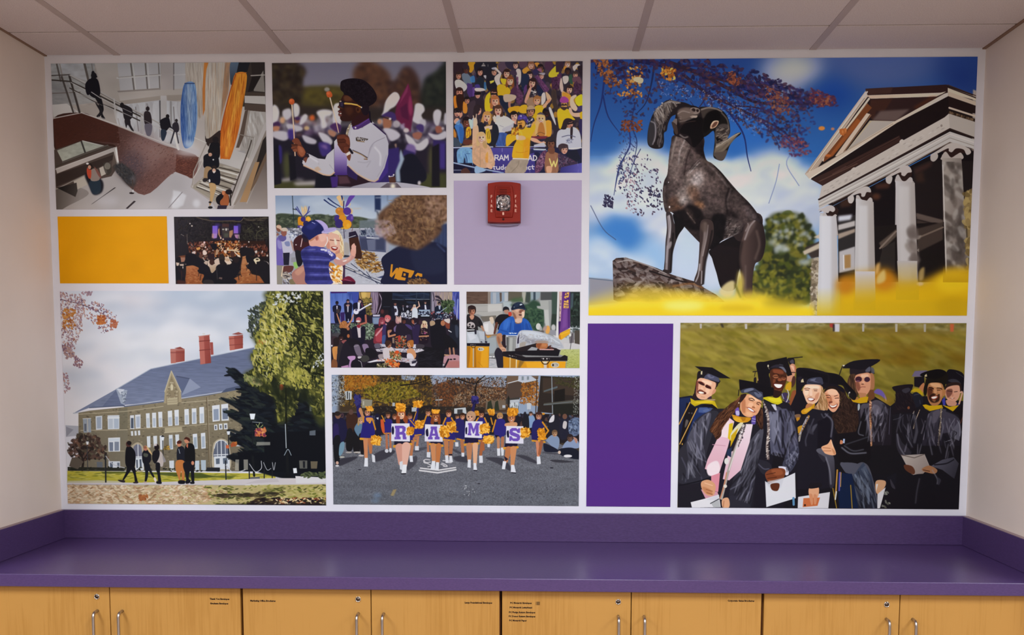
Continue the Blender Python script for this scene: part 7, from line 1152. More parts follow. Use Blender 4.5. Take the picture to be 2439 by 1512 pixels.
PICS['dance'] = '''
o 780 685 .13229
bg 1c1620
f 241c28 40,60 2400,60 2400,1450 40,1450
g 4a64b0 6c80c0 100,100 300,500 46,70 470,75 480,620 60,640; f 2c3880@.8~10 360,75 480,75 480,240 400,220; f 3c4898 440,75 570,75 560,260 470,280; f 6c74b0@.8~12 60,400 320,420 320,640 70,640; K 20 14,260,0,4 5c74bc@.5|384c94@.5 60,90 480,80 480,400 60,420
f 3a1c5c 60,60 350,70 360,95 60,100; f 342058 230,450 310,440 310,640 250,640
f b89454 570,80 780,80 770,180 680,230 580,210; c d8b868@.7~10 620,90 700,90 690,170 630,180; s 4c3c28 12 590,80 610,180 650,220; f 7c6c80 780,80 920,80 920,300 880,470 800,480; K 20 12,200,0,5 a48ca0@.7|5c4c64@.7 780,80 920,80 900,470 800,480; s b8a4b8 12 930,90 980,250 910,470; s 2c1c28 20 925,90 940,300 890,480
k 160 50,16,60,80 5c5028@.9|8c7434@.8|342c1c@.9|a88c48@.7|6c6434@.8 640,190 800,190 790,500 690,480
f 16161e 990,80 1860,80 1860,560 960,500; f 1c2438 1170,90 1840,90 1840,210 1170,210; K 40 160,20,0,20 28344c@.6|141824@.7 1180,90 1840,90 1840,400 1180,400; l 9098a4 7 1400,210 1840,212; l 5c6470 6 1170,212 1380,212; l 6c7484 6 1860,80 1860,500; l 303848 16 1610,90 1600,260; l 303848 10 1740,90 1740,220; l 4c5464 5 1010,345 1130,345; f 241a20 960,400 1100,400 1100,520 960,510; e 7c3838@.6~8 990,430 30,40
f 8c8494 1875,80 1920,80 1930,430 1875,430; g 8c7c8c a0907c 1950,80 2250,80 1900,80 2270,80 2240,400 1950,400; K 30 14,160,0,14 a89070@.6|6c5c6c@.6|b8a084@.5 1920,80 2270,80 2260,330 1940,330; s 2c2430 14 1900,90 1920,200 1910,240; c 2c2430 1940,150 2000,150 2060,210 2070,250 2010,200 1950,170; c 3a3440 1940,220 2000,210 2060,260 1980,240
f 3c4898 2250,80 2380,75 2380,600 2250,420; K 24 12,220,0,20 6c78c0@.7|2a2c64@.8|7c70a8@.6 2250,90 2375,90 2375,600 2270,500; l c8d0e8 9 2350,210 2330,600
k 160 60,20,60,80 34442c@.9|4c6040@.8|1e281c@.9|5c7048@.7 2060,250 2260,240 2270,440 2060,460
f 4c5c84 810,530 990,530 990,660 815,660; f 8898b0@.8~6 820,540 940,540 930,650 830,650; f b8b4c8 820,485 950,485 945,520 825,520
k 340 40,16,40,80 5c6c58@.9|8a9c84@.8|2c3c30@.9|a4b09c@.7|44543c@.9 420,650 840,650 850,900 720,940 440,760; f 3c4450@.8 70,680 200,660 240,820 90,830; k 60 30,12,50,80 4c5c50|6c7c78|242c2c 70,660 240,660 240,830 80,830
f 4c484c@.8~10 70,830 230,800 240,900 80,880
c 16162a 95,340 160,310 240,330 245,400 220,480 230,600 170,640 130,600 120,450 100,430; H 172,275 28 2a1c24 14101a 0 0 m; f b8b4c8 160,325 185,325 180,400 165,395; c 3a3034 160,400 210,380 220,440 170,460; f 14142a 120,460 230,480 220,640 140,640
c 15152c 305,290 370,260 440,285 450,350 430,480 380,500 320,480 300,350; H 370,245 30 a87c78 1a1420 0 0 m; f b0acb8 355,330 385,330 380,440 360,440; c a88078 340,310 390,300 395,330 345,335; f 13132a 320,470 435,470 430,610 380,600 330,620; f b0acc0 370,560 385,560 390,610 372,610
c 14142a 460,300 540,270 640,300 690,400 680,520 500,480 470,420; H 585,240 34 c0a098 281c2c .5 8 m; f d0ccd8 545,260 590,270 580,420 550,400; e d8d4e0 520,430 50,50; l d8d4e0 24 540,430 690,340 790,290; l 5c5c78 8 560,440 680,365; c d8d4e0 750,290 795,280 790,310; e 5c5470 520,400 20,20; s a84c64 10 620,290 630,340
f 121226 520,480 670,480 660,600 530,580
c 1a1a28 1150,380 1190,320 1280,320 1290,480 1270,560 1170,560; H 1222,290 30 8a5c54 1a141c .4 0 m; f c8c8d8 1195,330 1250,330 1275,420 1270,500 1215,500 1220,400; e 2a2430 1230,410 22,36; H 1365,330 20 a8848c 241c24; c 141420 1330,350 1410,350 1410,440 1340,440; l c0bcc8 12 1365,360 1370,410
k 60 30,16,0,90 a8a8b8|5c5c70|2c2c3c|c8c8d4|e0e0e8 1330,450 1520,440 1500,560 1320,540; e 2a2838 1495,340 40,30; e b0b0bc 1450,440 26,34; l c8c8d4 6 1410,490 1520,480; e 8a8498 1440,340 20,22
c c8ccd4 1530,370 1570,330 1620,390 1630,470 1620,560 1530,560 1525,470; H 1570,335 26 c8a094 d0b090; l d0a898 26:16 1610,370 1660,330; l d0a898 24:14 1660,335 1640,250; l c8a090 20 1510,410 1550,350
H 1765,270 24 a87c70 241c24; c 1a1a2c 1700,320 1830,320 1840,400 1700,400; f d0d0dc 1750,310 1775,310 1790,395 1755,395; f 9cb0c8 1650,400 1850,398 1850,420 1650,425; f b0bccc 1680,500 1840,495 1840,520 1690,520; f 24283c 1640,430 1850,430 1850,490 1640,490; k 24 26,20,0,0 a8b4c8@.8|5c6c8c@.8|e0e4ec@.7 1640,430 1850,430 1850,495 1640,495
c 141a2c 1930,390 1970,330 2050,340 2080,420 2070,560 1960,580 1940,480; H 2015,290 28 7a5850 15121a; f a8b0c4 2000,320 2040,330 2030,400 2010,390; l 9ca8bc 12 2000,460 2140,360; e 8898b0 2000,450 40,20; k 70 30,14,40,80 9cacc4@.8|c0c8d4@.8|5c6880@.7|a44c4c@.7 1860,430 2260,440 2240,600 1870,600
c 9c643c 280,600 330,600 370,660 370,730 300,740 220,720 230,650; K 40 60,8,70,20 c8844c@.8|7a4424@.8 280,600 360,640 360,730 230,720; l b87c5c 30:18 230,640 170,470; l b87c5c 34:20 360,700 440,580 470,490; c 19141c 240,740 300,730 390,760 410,850 380,930 280,950 240,850; e a86848 375,740 26,30; e a8623c 380,870 24,34
c 1a1626 440,740 520,690 600,720 660,690 690,760 680,930 640,1030 500,1010 450,900; H 565,590 48 8a4a3c 8a4c58 0 0 m; c a8545c 520,560 570,530 610,560 600,600 530,600; e d8ccc8 555,605 40,18; f c8bcc0 530,690 560,720 600,690 605,900 560,900; c 8c2838 530,680 600,660 590,720 550,720; l a86050 34 600,660 700,630 690,500
c 7a2c38 870,760 940,720 990,780 1000,1000 840,1000 850,860; H 985,600 56 a85460 7a2c3c .3 0 l; c a8404c@.8 890,800 980,800 980,960 880,960; H 1085,560 56 d08c8c a84c4c -.2 0; c d0686c@.8~6 1040,510 1130,510 1140,580; l c88890 30 880,860 1000,720 1060,660; c 3a2c58 1000,700 1060,680 1060,900 1030,1010 990,1000; c 3c5484@.9 990,880 1050,860 1030,1020 990,1020
c 1c1222 1060,740 1160,700 1240,760 1250,900 1200,1000 1090,1000; c 24141c 1080,720 1130,620 1200,600 1230,660 1190,740 1130,760; l b87c5c 34 1100,800 1110,880 1220,850; c b88060@.9 1090,770 1160,760 1150,800 1100,820; f 8a7060 1170,900 1210,900 1210,1000 1175,1000
c a87880 1230,560 1280,540 1300,640 1240,640; k 30 50,16,80,20 b48c84|c8a094 1240,530 1340,540 1330,620 1250,620; c 6c5c80 1200,720 1290,660 1310,720 1220,800; c 211a28 1250,680 1340,640 1450,680 1530,740 1520,880 1380,860 1240,840; H 1380,600 44 5a3430 18121a .6 0 m; c 4a3c70@.9 1400,660 1500,680 1540,760 1480,740
c 2c2040 1530,720 1620,660 1670,700 1650,860 1640,1010 1560,1020 1540,880; H 1560,600 50 a8644c 241418 -.6 0 m; c 241824 1560,560 1640,560 1650,650 1580,660; f 3a2c5c 1510,650 1560,740 1570,720; l 8a8098 12 1570,660 1600,640; c 3a2a44@.8 1420,860 1500,850 1510,960 1440,960
H 1745,660 54 c89078 c8b090 .3 0 lm; K 30 40,8,70,30 e0d0b8@.8|a88c68@.7 1690,620 1800,610 1810,700 1690,740; c 1f1420 1680,740 1800,740 1830,860 1800,1000 1660,1000 1660,860; K 30 26,16,40,60 8a6048@.8|c8a0a0@.7|341c28@.8 1690,740 1810,740 1820,960 1670,960; l b07c5c 26 1660,880 1820,870; e 9a4474@.8 1760,820 24,20
c 3c2430 1660,590 1710,600 1700,660 1650,650; c 14121a 1860,700 1960,640 2060,660 2120,720 2150,900 2140,1100 1900,1080 1860,880; e 16121a 2000,610 60,60; c a88c70 1850,610 1920,600 1940,660 1860,690; e a86c4c 2080,640 40,50; l c0bcc8 10 1960,565 2030,560; c 7a3c2c 2120,620 2200,640 2200,740 2140,720; c c8bcb8 2100,580 2200,560 2200,640 2150,630
c 1a1c28 2220,640 2330,640 2375,700 2375,1080 2180,1080 2200,800; e 16161e 2290,620 60,50; c 3c4454@.8~6 2300,680 2360,720 2350,900 2310,860; l d8d4dc 16 2180,770 2230,800; e d8d4d8 2145,865 12,20; c 141218 2080,850 2180,860 2320,1000 2330,1090 2140,1090
l a07058 30 2200,1090 2220,1280; l a87860 30 2270,1090 2290,1270; c b0848c 2100,1240 2370,1220 2380,1440 2120,1440; c a8645c@.7~10 2160,1330 2370,1320 2370,1430 2150,1430; l 14121c 30 2180,1290 2110,1430; l b88c6c 24 2080,1150 2100,1210 2180,1215; e 1a141c 2225,1290 24,12; e 1a141c 2290,1285 24,12; f b4b0b8 2065,1370 2110,1370 2085,1435
f 141218 1640,1050 2120,1100 2070,1440 1640,1440; k 60 120,14,0,30 1c1a22@.8|28262e@.5 1640,1100 2100,1150 2060,1430 1640,1430
c 3a2a30 80,900 180,890 240,960 260,1100 180,1200 90,1180; c 241a1c 110,930 200,900 210,1020 130,1060; H 250,900 50 3c2424 1a1418; c 8a4c4c 260,960 340,940 340,1010 280,1000; c c88848 90,1090 190,1060 235,1120 230,1180 180,1190 150,1280 120,1300; l c08048 40 160,1160 150,1300; c 7a4c30 90,1300 170,1310 180,1440 80,1440; c 2c262c 190,1050 300,1030 330,1200 290,1380 200,1400; e e0dce0 82,1045 14,16; c 1f1a24 300,1000 480,960 560,1030 500,1300 370,1440 200,1440
c 1a161e 360,920 520,930 600,1000 580,1060 420,1060
c 6c6070 480,1050 570,1030 620,1180 640,1220 540,1220; c 84708c 630,1030 720,1020 750,1100 690,1110 680,1170; s 9c94a0 8 480,1060 560,1040; c 18151c 690,1110 790,1090 900,1180 880,1260 720,1270; c b88cb8 370,1240 500,1230 500,1290 440,1310 390,1290; f a880ac 410,1300 480,1300 430,1440 380,1440; c 18161f 450,1320 560,1300 620,1440 440,1440; c 3c3a38 600,1240 720,1220 760,1290 680,1340 620,1320; c c0b8bc 550,1240 620,1240 600,1270 560,1275; f b080a8 250,1420 380,1390 380,1440 260,1440; s d8d4d8 7 560,1310 610,1340 630,1430
f c4bcc4 870,1110 1040,1090 1700,1100 1750,1130 1620,1170 900,1150; f b8b4c0 940,1010 1070,1020 1060,1070 960,1060; K 60 40,14,0,60 6c6878@.8|e0dce0@.8|3c3444@.7 960,1020 1700,1110 1600,1160 900,1140; c 5c5464 850,1020 940,1005 960,1080 870,1090; f c0bcc8 1540,1020 1600,1020 1600,1090 1540,1090; c 3c343c 1610,1020 1740,1030 1730,1090 1610,1090
k 160 40,16,40,80 3a3c24@.9|8a7c58@.7|a83c2c@.9|c85c30@.8|1c1a14@.9|c8b8a0@.7 1230,880 1420,880 1430,1070 1250,1090; c a8342c 1280,870 1320,870 1310,980 1280,960
c c8bcc0 1010,1110 1130,1060 1200,1110 1180,1200 1100,1280 1020,1280; c b4a4a4@.8 920,1210 1010,1200 1000,1280 940,1280; H 1105,1020 60 9a6c58 3c241c .9 0 m; c 3c241c 1050,970 1110,950 1150,980 1090,1060 1060,1060
H 1490,1020 58 c88860 9a5c34 -.9 0 m; c a8642c 1480,960 1550,950 1550,1060 1510,1060; c c88c64 1440,1120 1530,1090 1600,1190 1590,1260 1550,1290 1530,1220 1450,1200; c d0c8d0 1440,1190 1520,1190 1560,1280 1450,1290
g d4ccd0 b8b0b8 1000,1290 1400,1290 720,1340 900,1290 1300,1250 1600,1290 1620,1340 1580,1410 1500,1400 1400,1340 1200,1320 900,1330 760,1350; f d8d4dc 720,1340 880,1300 960,1310 780,1350; f 2c2838 1520,1330 1620,1300 1600,1350 1530,1370; f d0ccd4 1490,1380 1590,1370 1580,1410 1510,1410; K 60 40,12,0,60 8c8494@.7|e8e4e8@.7|5c5464@.6|b84c34@.7 800,1300 1300,1260 1600,1310 1400,1340
k 240 44,16,40,80 3c4424@.9|5c6434@.8|8a8c64@.7|2a2a1c@.9|c84c24@.8|e07c3c@.7|d8ccb4@.7 1130,1150 1320,1160 1330,1290 1160,1290; e c84c24 1260,1160 36,30; f 15131a 860,1350 1480,1350 1500,1440 860,1440; k 120 44,18,30,80 d85c20@.9|a83c18@.9|e8884c@.7|8a7c54@.8|d8c8b0@.8 1050,1290 1180,1300 1310,1370 1290,1440 1140,1430 1050,1370; k 70 36,14,30,80 4c4c2c|8a7c54|b8a888|2c2a1c 890,1370 1070,1360 1080,1440 900,1440; e e08c48@.8~4 1240,1380 40,30; f 141219 700,1370 880,1350 880,1440 660,1440
'''
PICS['cart'] = '''
o 1100 685 .13228
bg 8c8c8c
f 5c463c 80,70 480,70 470,290 90,295; K 40 120,14,0,6 6c5448@.6|4c382f@.6 80,80 470,80 470,290 80,290; f 8a7c74 470,70 520,70 520,290 470,290; f 8c98a8 520,80 840,80 830,250 600,300 520,290; f a4a8b0 560,90 620,90 620,280 560,290; f b4b4b8 770,90 830,90 830,240 770,250; f 5c4c44 680,90 720,90 720,240 690,260; f 5c5448 840,70 1090,80 1080,190 840,240
c 44583c~20 900,200 1100,170 1250,100 1250,240 1060,260 900,260; f a8a498~8 1085,80 1160,80 1140,260 1110,280; f 3c4440~8 1160,80 1240,80 1220,280 1150,260; f 8c98a0~6 1240,80 1420,80 1400,180 1300,260 1240,260; f 3a4450 1290,80 1330,80 1330,220 1290,240; f 4a4a4c~6 1420,80 1710,80 1700,220 1420,230
f a8a4a0 90,300 730,290 740,520 400,520 300,480 90,480; l 8c8884 8 90,330 720,320; l 94908c 8 260,430 700,430; f 6c645c 330,520 620,500 620,600 380,610; f c4c0bc@.8~6 470,300 720,290 720,420 470,440
f a8b0b4~8 740,250 900,260 880,400 760,380
c 2c4434~16 880,300 1160,300 1300,220 1480,360 1490,640 1420,780 1280,760 1200,600 1100,560 940,360; K 90 80,30,20,70 3c5840@.6|1e3228@.7|4c6448@.4 1160,310 1460,380 1490,600 1300,720 1150,600
f a4a4a0~5 1400,230 1610,225 1615,380 1600,700 1490,640 1480,400 1360,370 1350,330 1420,330; f b8b8b4~5 1480,400 1560,400 1580,690 1510,690; f 8c8e8c@.8~4 1560,240 1615,230 1610,680 1580,690
f 2c3830~6 1620,480 1720,300 1715,780 1600,760; f 3c4c44~6 1620,80 1720,80 1720,480 1620,470
f 242c28~4 1950,80 2125,80 2125,720 1950,740; K 30 60,30,60,60 3c5044@.6|141c18@.7 1960,90 2120,90 2120,700 1960,700; f 4c5c68@.8~5 1970,100 2010,100 2000,340 1960,380
e d8d4d0@.9~5 1380,700 44,60; e b4b0b0@.8~5 1420,740 26,50; c d89c50~5 1520,700 1570,690 1590,760 1560,830 1510,810; c a88c84~5 1470,720 1530,690 1520,760 1470,780; e c8c4c4@.9~6 1650,720 40,60; f 5c5450~5 1280,780 1480,770 1480,820 1280,820; f 8c8c94~5 1590,760 1690,760 1700,860 1600,850
f c0bcbc 1640,850 2125,960 2125,1110 1700,1120 1750,1000; f c4c0c0 1840,1000 2120,1010 2120,1100 1840,1110
g b4b878 a4a854 1900,1110 1900,1440 1790,1110 2122,1105 2118,1443 1870,1443 1910,1250 1760,1200; K 120 30,8,0,40 c4c884@.6|888c48@.6 1790,1110 2120,1110 2115,1440 1880,1440
k 60 50,24,60,80 c8ccd0@.8|6c7478@.8|3c4440@.8 1930,700 2120,700 2110,800 1940,800; f 4c443c 2030,770 2120,770 2120,1020 2030,1000; f 6c6468 1930,860 2010,800 2020,990 1940,1000; l 2c2c30 8 1990,830 1950,1110; e d8d4cc 1950,850 20,30; l c8ccd0 10 1960,720 2110,730; f b4bcc0 1900,870 1940,870 1920,940 1880,940
f d4d0d0 1725,70 1752,70 1740,900 1695,890; f c8a49c 1752,70 1808,70 1800,610 1760,600; K 14 12,30,0,0 5c3c50@.8 1772,150 1795,150 1775,560 1755,560; f 3c1c58 1740,610 1800,600 1800,760 1745,860
g 5a2c78 6a3c84 1810,70 1950,700 1808,70 1950,70 1950,720 1800,800 1760,830 1780,620; f 7c4c94@.7~8 1830,400 1900,380 1880,700 1810,740; f 4a2468@.8 1905,70 1950,70 1945,720 1910,730
f e0ac54 1840,240 1920,220 1925,370 1830,370; f d8a450 1870,90 1935,80 1925,170 1870,200 1840,180; l 4a2060 14 1850,150 1910,130; l 4a2060 12 1880,180 1930,210; l 4a2060 12 1845,270 1920,285; l 4a2060 12 1850,320 1915,318; l 4a2060 10 1860,350 1910,345; f 4a2060 1850,215 1900,205 1880,250; l 4a2060 10 1880,90 1900,140
f dca024 1770,815 1950,735 1945,830 1790,940 1745,900; f c47c1c 1745,860 1775,850 1790,940 1750,915; s e8b848 8 1790,840 1930,790
c 241f22 90,510 160,480 240,500 330,560 390,690 340,720 290,700 280,780 90,780; c 18161a 300,600 380,660 390,700 340,720; l a87c64 40:30 360,700 400,780 430,860; H 182,420 74 a87058 2c1c1a .1 0 m; c 4a2a22@.8~4 130,380 170,390 160,460 135,440; c c08a70 140,510 220,500 210,560 170,575; c 2a1c1c 110,390 115,340 180,315 245,345 255,400 235,370 180,365 135,380
c b4a8a8 100,650 160,620 220,640 240,700 200,735 120,710; c 241f22 125,665 150,645 160,680; c 241f22 175,690 210,670 215,715 180,720; c 241f22 115,700 150,690 150,715; s c4b8b8 5 100,690 110,640 170,615
c c8c4c4 385,640 470,610 520,600 560,660 590,820 460,850 400,740; c d0bca8 500,540 560,530 580,620 545,660 510,600; f d8d4d4 400,660 480,640 480,800 420,780
c 18151a 610,560 680,490 780,480 880,510 840,640 760,740 660,760 600,640; c 1c1a22 745,420 750,360 800,340 850,370 850,420 800,410; c a87c68 760,410 840,400 840,460 790,470; c c03c2c 840,450 890,440 900,500 850,510; l 5c3428 46:36 630,640 590,820; l c0b4b4 10 660,660 640,740; c b8b4b8 850,350 890,400 870,430
f 9aa0a4 450,920 610,890 630,1060 580,1180 500,1190; l 8c5c30 14 430,858 640,852; f c88424 440,870 540,870 470,910; f b8b4b8 500,1270 620,1290 650,1440 490,1440; K 20 60,10,0,10 9a9ca4@.7 500,1290 640,1300 640,1440 495,1440; e e0dcdc 520,1248 30,12; e e0dcdc 575,1248 16,16; l 18161c 10 500,1262 600,1268
f bcc0c8 90,800 240,790 300,900 330,1000 95,1000; f d0d0d8@.8~5 100,830 200,830 260,900 150,960; f a4a8b0 265,765 415,790 415,1000 340,990 270,850; f b4b8c0 300,780 410,800 410,940 330,920; f d0d0d4 90,755 230,752 230,768 90,772; f 242230 225,765 265,770 265,840 235,840; l 3c3a4c 9 415,790 430,950; f 1c1c30 420,960 460,970 450,1000 420,990; f 1c1c2c 340,960 380,985 350,990
f 17141f 90,1000 505,1000 500,1055 95,1050; g d48c10 c07c14 100,1060 480,1440 95,1055 495,1060 485,1443 100,1443; f e0a024@.8~6 360,1070 480,1070 480,1440 330,1440; f 8a5418@.7~6 220,1070 250,1070 260,1440 230,1440; f 9a6018@.8~5 95,1060 160,1060 140,1300 120,1440 95,1440; s a8700c@.8 10 300,1340 370,1420; f b8a890 198,1080 222,1080 218,1430 196,1430; s 18141a 9 170,1055 190,1080 230,1080 245,1055; e c8c0b4 345,1108 58,34; e 3a3430 320,1108 10,16; K 6 20,10,0,0 8a8478 330,1095 390,1095 390,1125 330,1125; K 8 14,10,0,0 b8b0a8 150,1025 280,1025 280,1040 150,1040
c 2454a8 660,780 700,660 800,560 900,520 1100,545 1200,600 1260,720 1270,800 1180,900 720,870 640,840
[ 660,780 700,660 800,560 900,520 1100,545 1200,600 1260,720 1270,800 1180,900 720,870 640,840
c 1a4090@.9~16 950,660 1060,640 1080,800 950,840; c 3a6cc0@.8~12 760,600 860,560 860,680 760,760; c 1c428c@.8~10 1150,640 1230,680 1240,800 1160,780; s 16387c@.8~4 14 880,640 870,800; s 4478c8@.7~4 12 920,600 930,760; s 16387c@.8~4 12 1100,620 1110,760; s 4478c8@.7~3 10 830,620 800,760; s 4474c4@.6~3 10 1180,620 1220,740; s 183a80@.8~3 12 700,760 820,800
]
K 14 22,16,0,0 d8dce4 850,810 1000,815 1000,832 850,832; l d8d8e0 12 720,858 1020,862
c 281c24 725,870 800,870 800,1080 730,1060; c b07c5c 645,830 720,830 730,960 700,980 760,1080 770,1130 720,1140 680,1080 640,980 625,900; c 8a5840@.8~5 640,880 680,900 700,1000 660,1000; c c8987c 690,1080 760,1070 800,1120 780,1160 700,1140; s 5a3024 5 720,1110 780,1120; c 24202c 590,1180 650,1080 730,1150 750,1240 745,1440 650,1440 620,1300
c c0947c 905,400 960,380 1080,390 1135,400 1130,470 1100,540 1080,620 1030,650 970,640 950,560 910,480; c d8b098@.8~5 960,400 1050,390 1000,440; c 7a4838@.9~5 1040,410 1110,400 1090,450 1040,460; c 7a5040@.8~6 910,440 960,470 990,560 950,560; c 4c2c28 1030,480 1085,485 1070,505 1035,500; c d4b09c@.8~5 970,560 1080,560 1060,640 980,630; s 4a2c24 8 960,625 1010,645 1060,635; c e0c0a8 1080,440 1130,440 1125,520 1095,540
c 161c30 890,385 930,300 1000,262 1070,265 1120,310 1140,360 1155,395 1130,405 1060,380 980,390 920,405; c 243048@.8~5 960,300 1040,275 1020,340 950,350; l 3c4c64 8 930,390 1060,370 1150,395; c c0c8d0 1045,300 1075,290 1095,305 1050,322; e 6c7c80 945,350 12,10; s 4c5c6c 5 940,300 1000,266 1080,270
g 6c6c6c 9a9a98 800,1000 1000,1000 800,875 1000,880 990,1160 900,1180 810,1150; f b4b4b0@.8~6 860,900 920,900 910,1150 850,1150; f 4c4c4c@.8~6 805,890 840,890 840,1130 815,1130; f c4c0c0 790,870 1010,872 1000,890 800,888; l d8d4d4 9 795,880 800,1040; l 3c3a3a 8 840,876 980,880
c aeb0b8 990,900 1050,780 1190,765 1400,790 1600,860 1740,930 1830,1060 1800,1090 1600,1080 1400,1080 1200,1070 1040,1100 985,1090
[ 990,900 1050,780 1190,765 1400,790 1600,860 1740,930 1830,1060 1800,1090 1600,1080 1400,1080 1200,1070 1040,1100 985,1090
c c8ccd4@.9~10 1080,790 1300,790 1560,880 1500,930 1200,880; c 8c8a92@.9~12 1150,930 1500,950 1500,1010 1200,1000; K 160 40,10,30,60 9a98a0@.6|7c7a84@.5|d0d0d8@.6|b0a498@.5 1000,800 1600,880 1800,1070 1050,1080; c a08878@.8~8 1350,960 1540,960 1540,1010 1340,1010; f 2c2438 1005,900 1040,830 1040,1000 1000,1010; s d8d8e0 9 1060,790 1040,900 1030,1060; s 7c7888 7 1060,900 1140,860 1100,940; c 9c8c7c@.7~6 1050,1000 1150,980 1130,1080 1050,1090; s 8c8c94@.7 7 1640,1010 1800,1050; s d8dce0@.8~4 14 1600,900 1760,1000
]
s c8c0c8 8 985,1080 990,960 1030,840
f 241c1e 960,1100 1340,1000 1700,1090 1780,1130 1700,1200 1300,1190 960,1180; c a86840 1345,1010 1450,1000 1545,1010 1530,1090 1400,1100 1350,1080; f 8a4c2c 1345,1010 1440,1000 1400,1090 1360,1080; f c07c50@.8 1450,1005 1540,1010 1520,1060 1440,1060; f 4c2c24 1545,1060 1610,1030 1600,1080; f 9c9ca0 1180,1130 1260,1065 1370,1085 1350,1130; f d0a09c 1370,1120 1400,1100 1660,1105 1660,1128; f 6c3430 1560,1080 1620,1070 1640,1100; f 241c20 1370,1125 1390,1100 1405,1125
f 17131a 1000,1140 1770,1120 1740,1230 1200,1220 740,1190 740,1150
f 1b161b 730,1190 1060,1200 1140,1250 1780,1250 1850,1210 1905,1235 1900,1315 1100,1320 740,1230; l 5c5458 7 960,1195 1160,1250 1780,1240; K 6 18,14,0,0 b8b0ac 840,1210 1000,1245 1000,1255 840,1225; e d0c8c8 1470,1278 14,13; e d0c8c8 1533,1278 13,12; l b8b0b0 5 1430,1275 1450,1270; l b8b0b0 5 1560,1272 1585,1282
g c08018 e09c1c 760,1240 1600,1440 745,1235 1100,1325 1870,1325 1865,1443 750,1443; f 8a6020@.8~5 860,1260 890,1260 880,1443 850,1443; f a87428@.7~6 880,1265 990,1290 990,1443 880,1443; f 7a5a28@.8~6 1040,1310 1130,1330 1050,1443 1010,1443; f e8a828@.7~8 1150,1340 1430,1340 1450,1443 1180,1443; f d8b878 862,1250 885,1260 880,1443 858,1443; f d8c49c 975,1290 1000,1295 990,1443 972,1443; f b87010@.8~4 1535,1340 1560,1340 1570,1443 1530,1443; f c8b8a8 1475,1380 1530,1380 1530,1443 1480,1443; s 1b161b 14 1430,1320 1470,1370 1540,1370 1580,1318; f d0c8bc 1460,1330 1545,1330 1525,1365 1480,1365; e c4bcae 1680,1390 74,48; e 8a847c 1690,1390 46,28; e 2c2620 1642,1392 14,24; K 14 12,40,0,0 b4aca0 1660,1370 1730,1370 1730,1412 1660,1412
'''
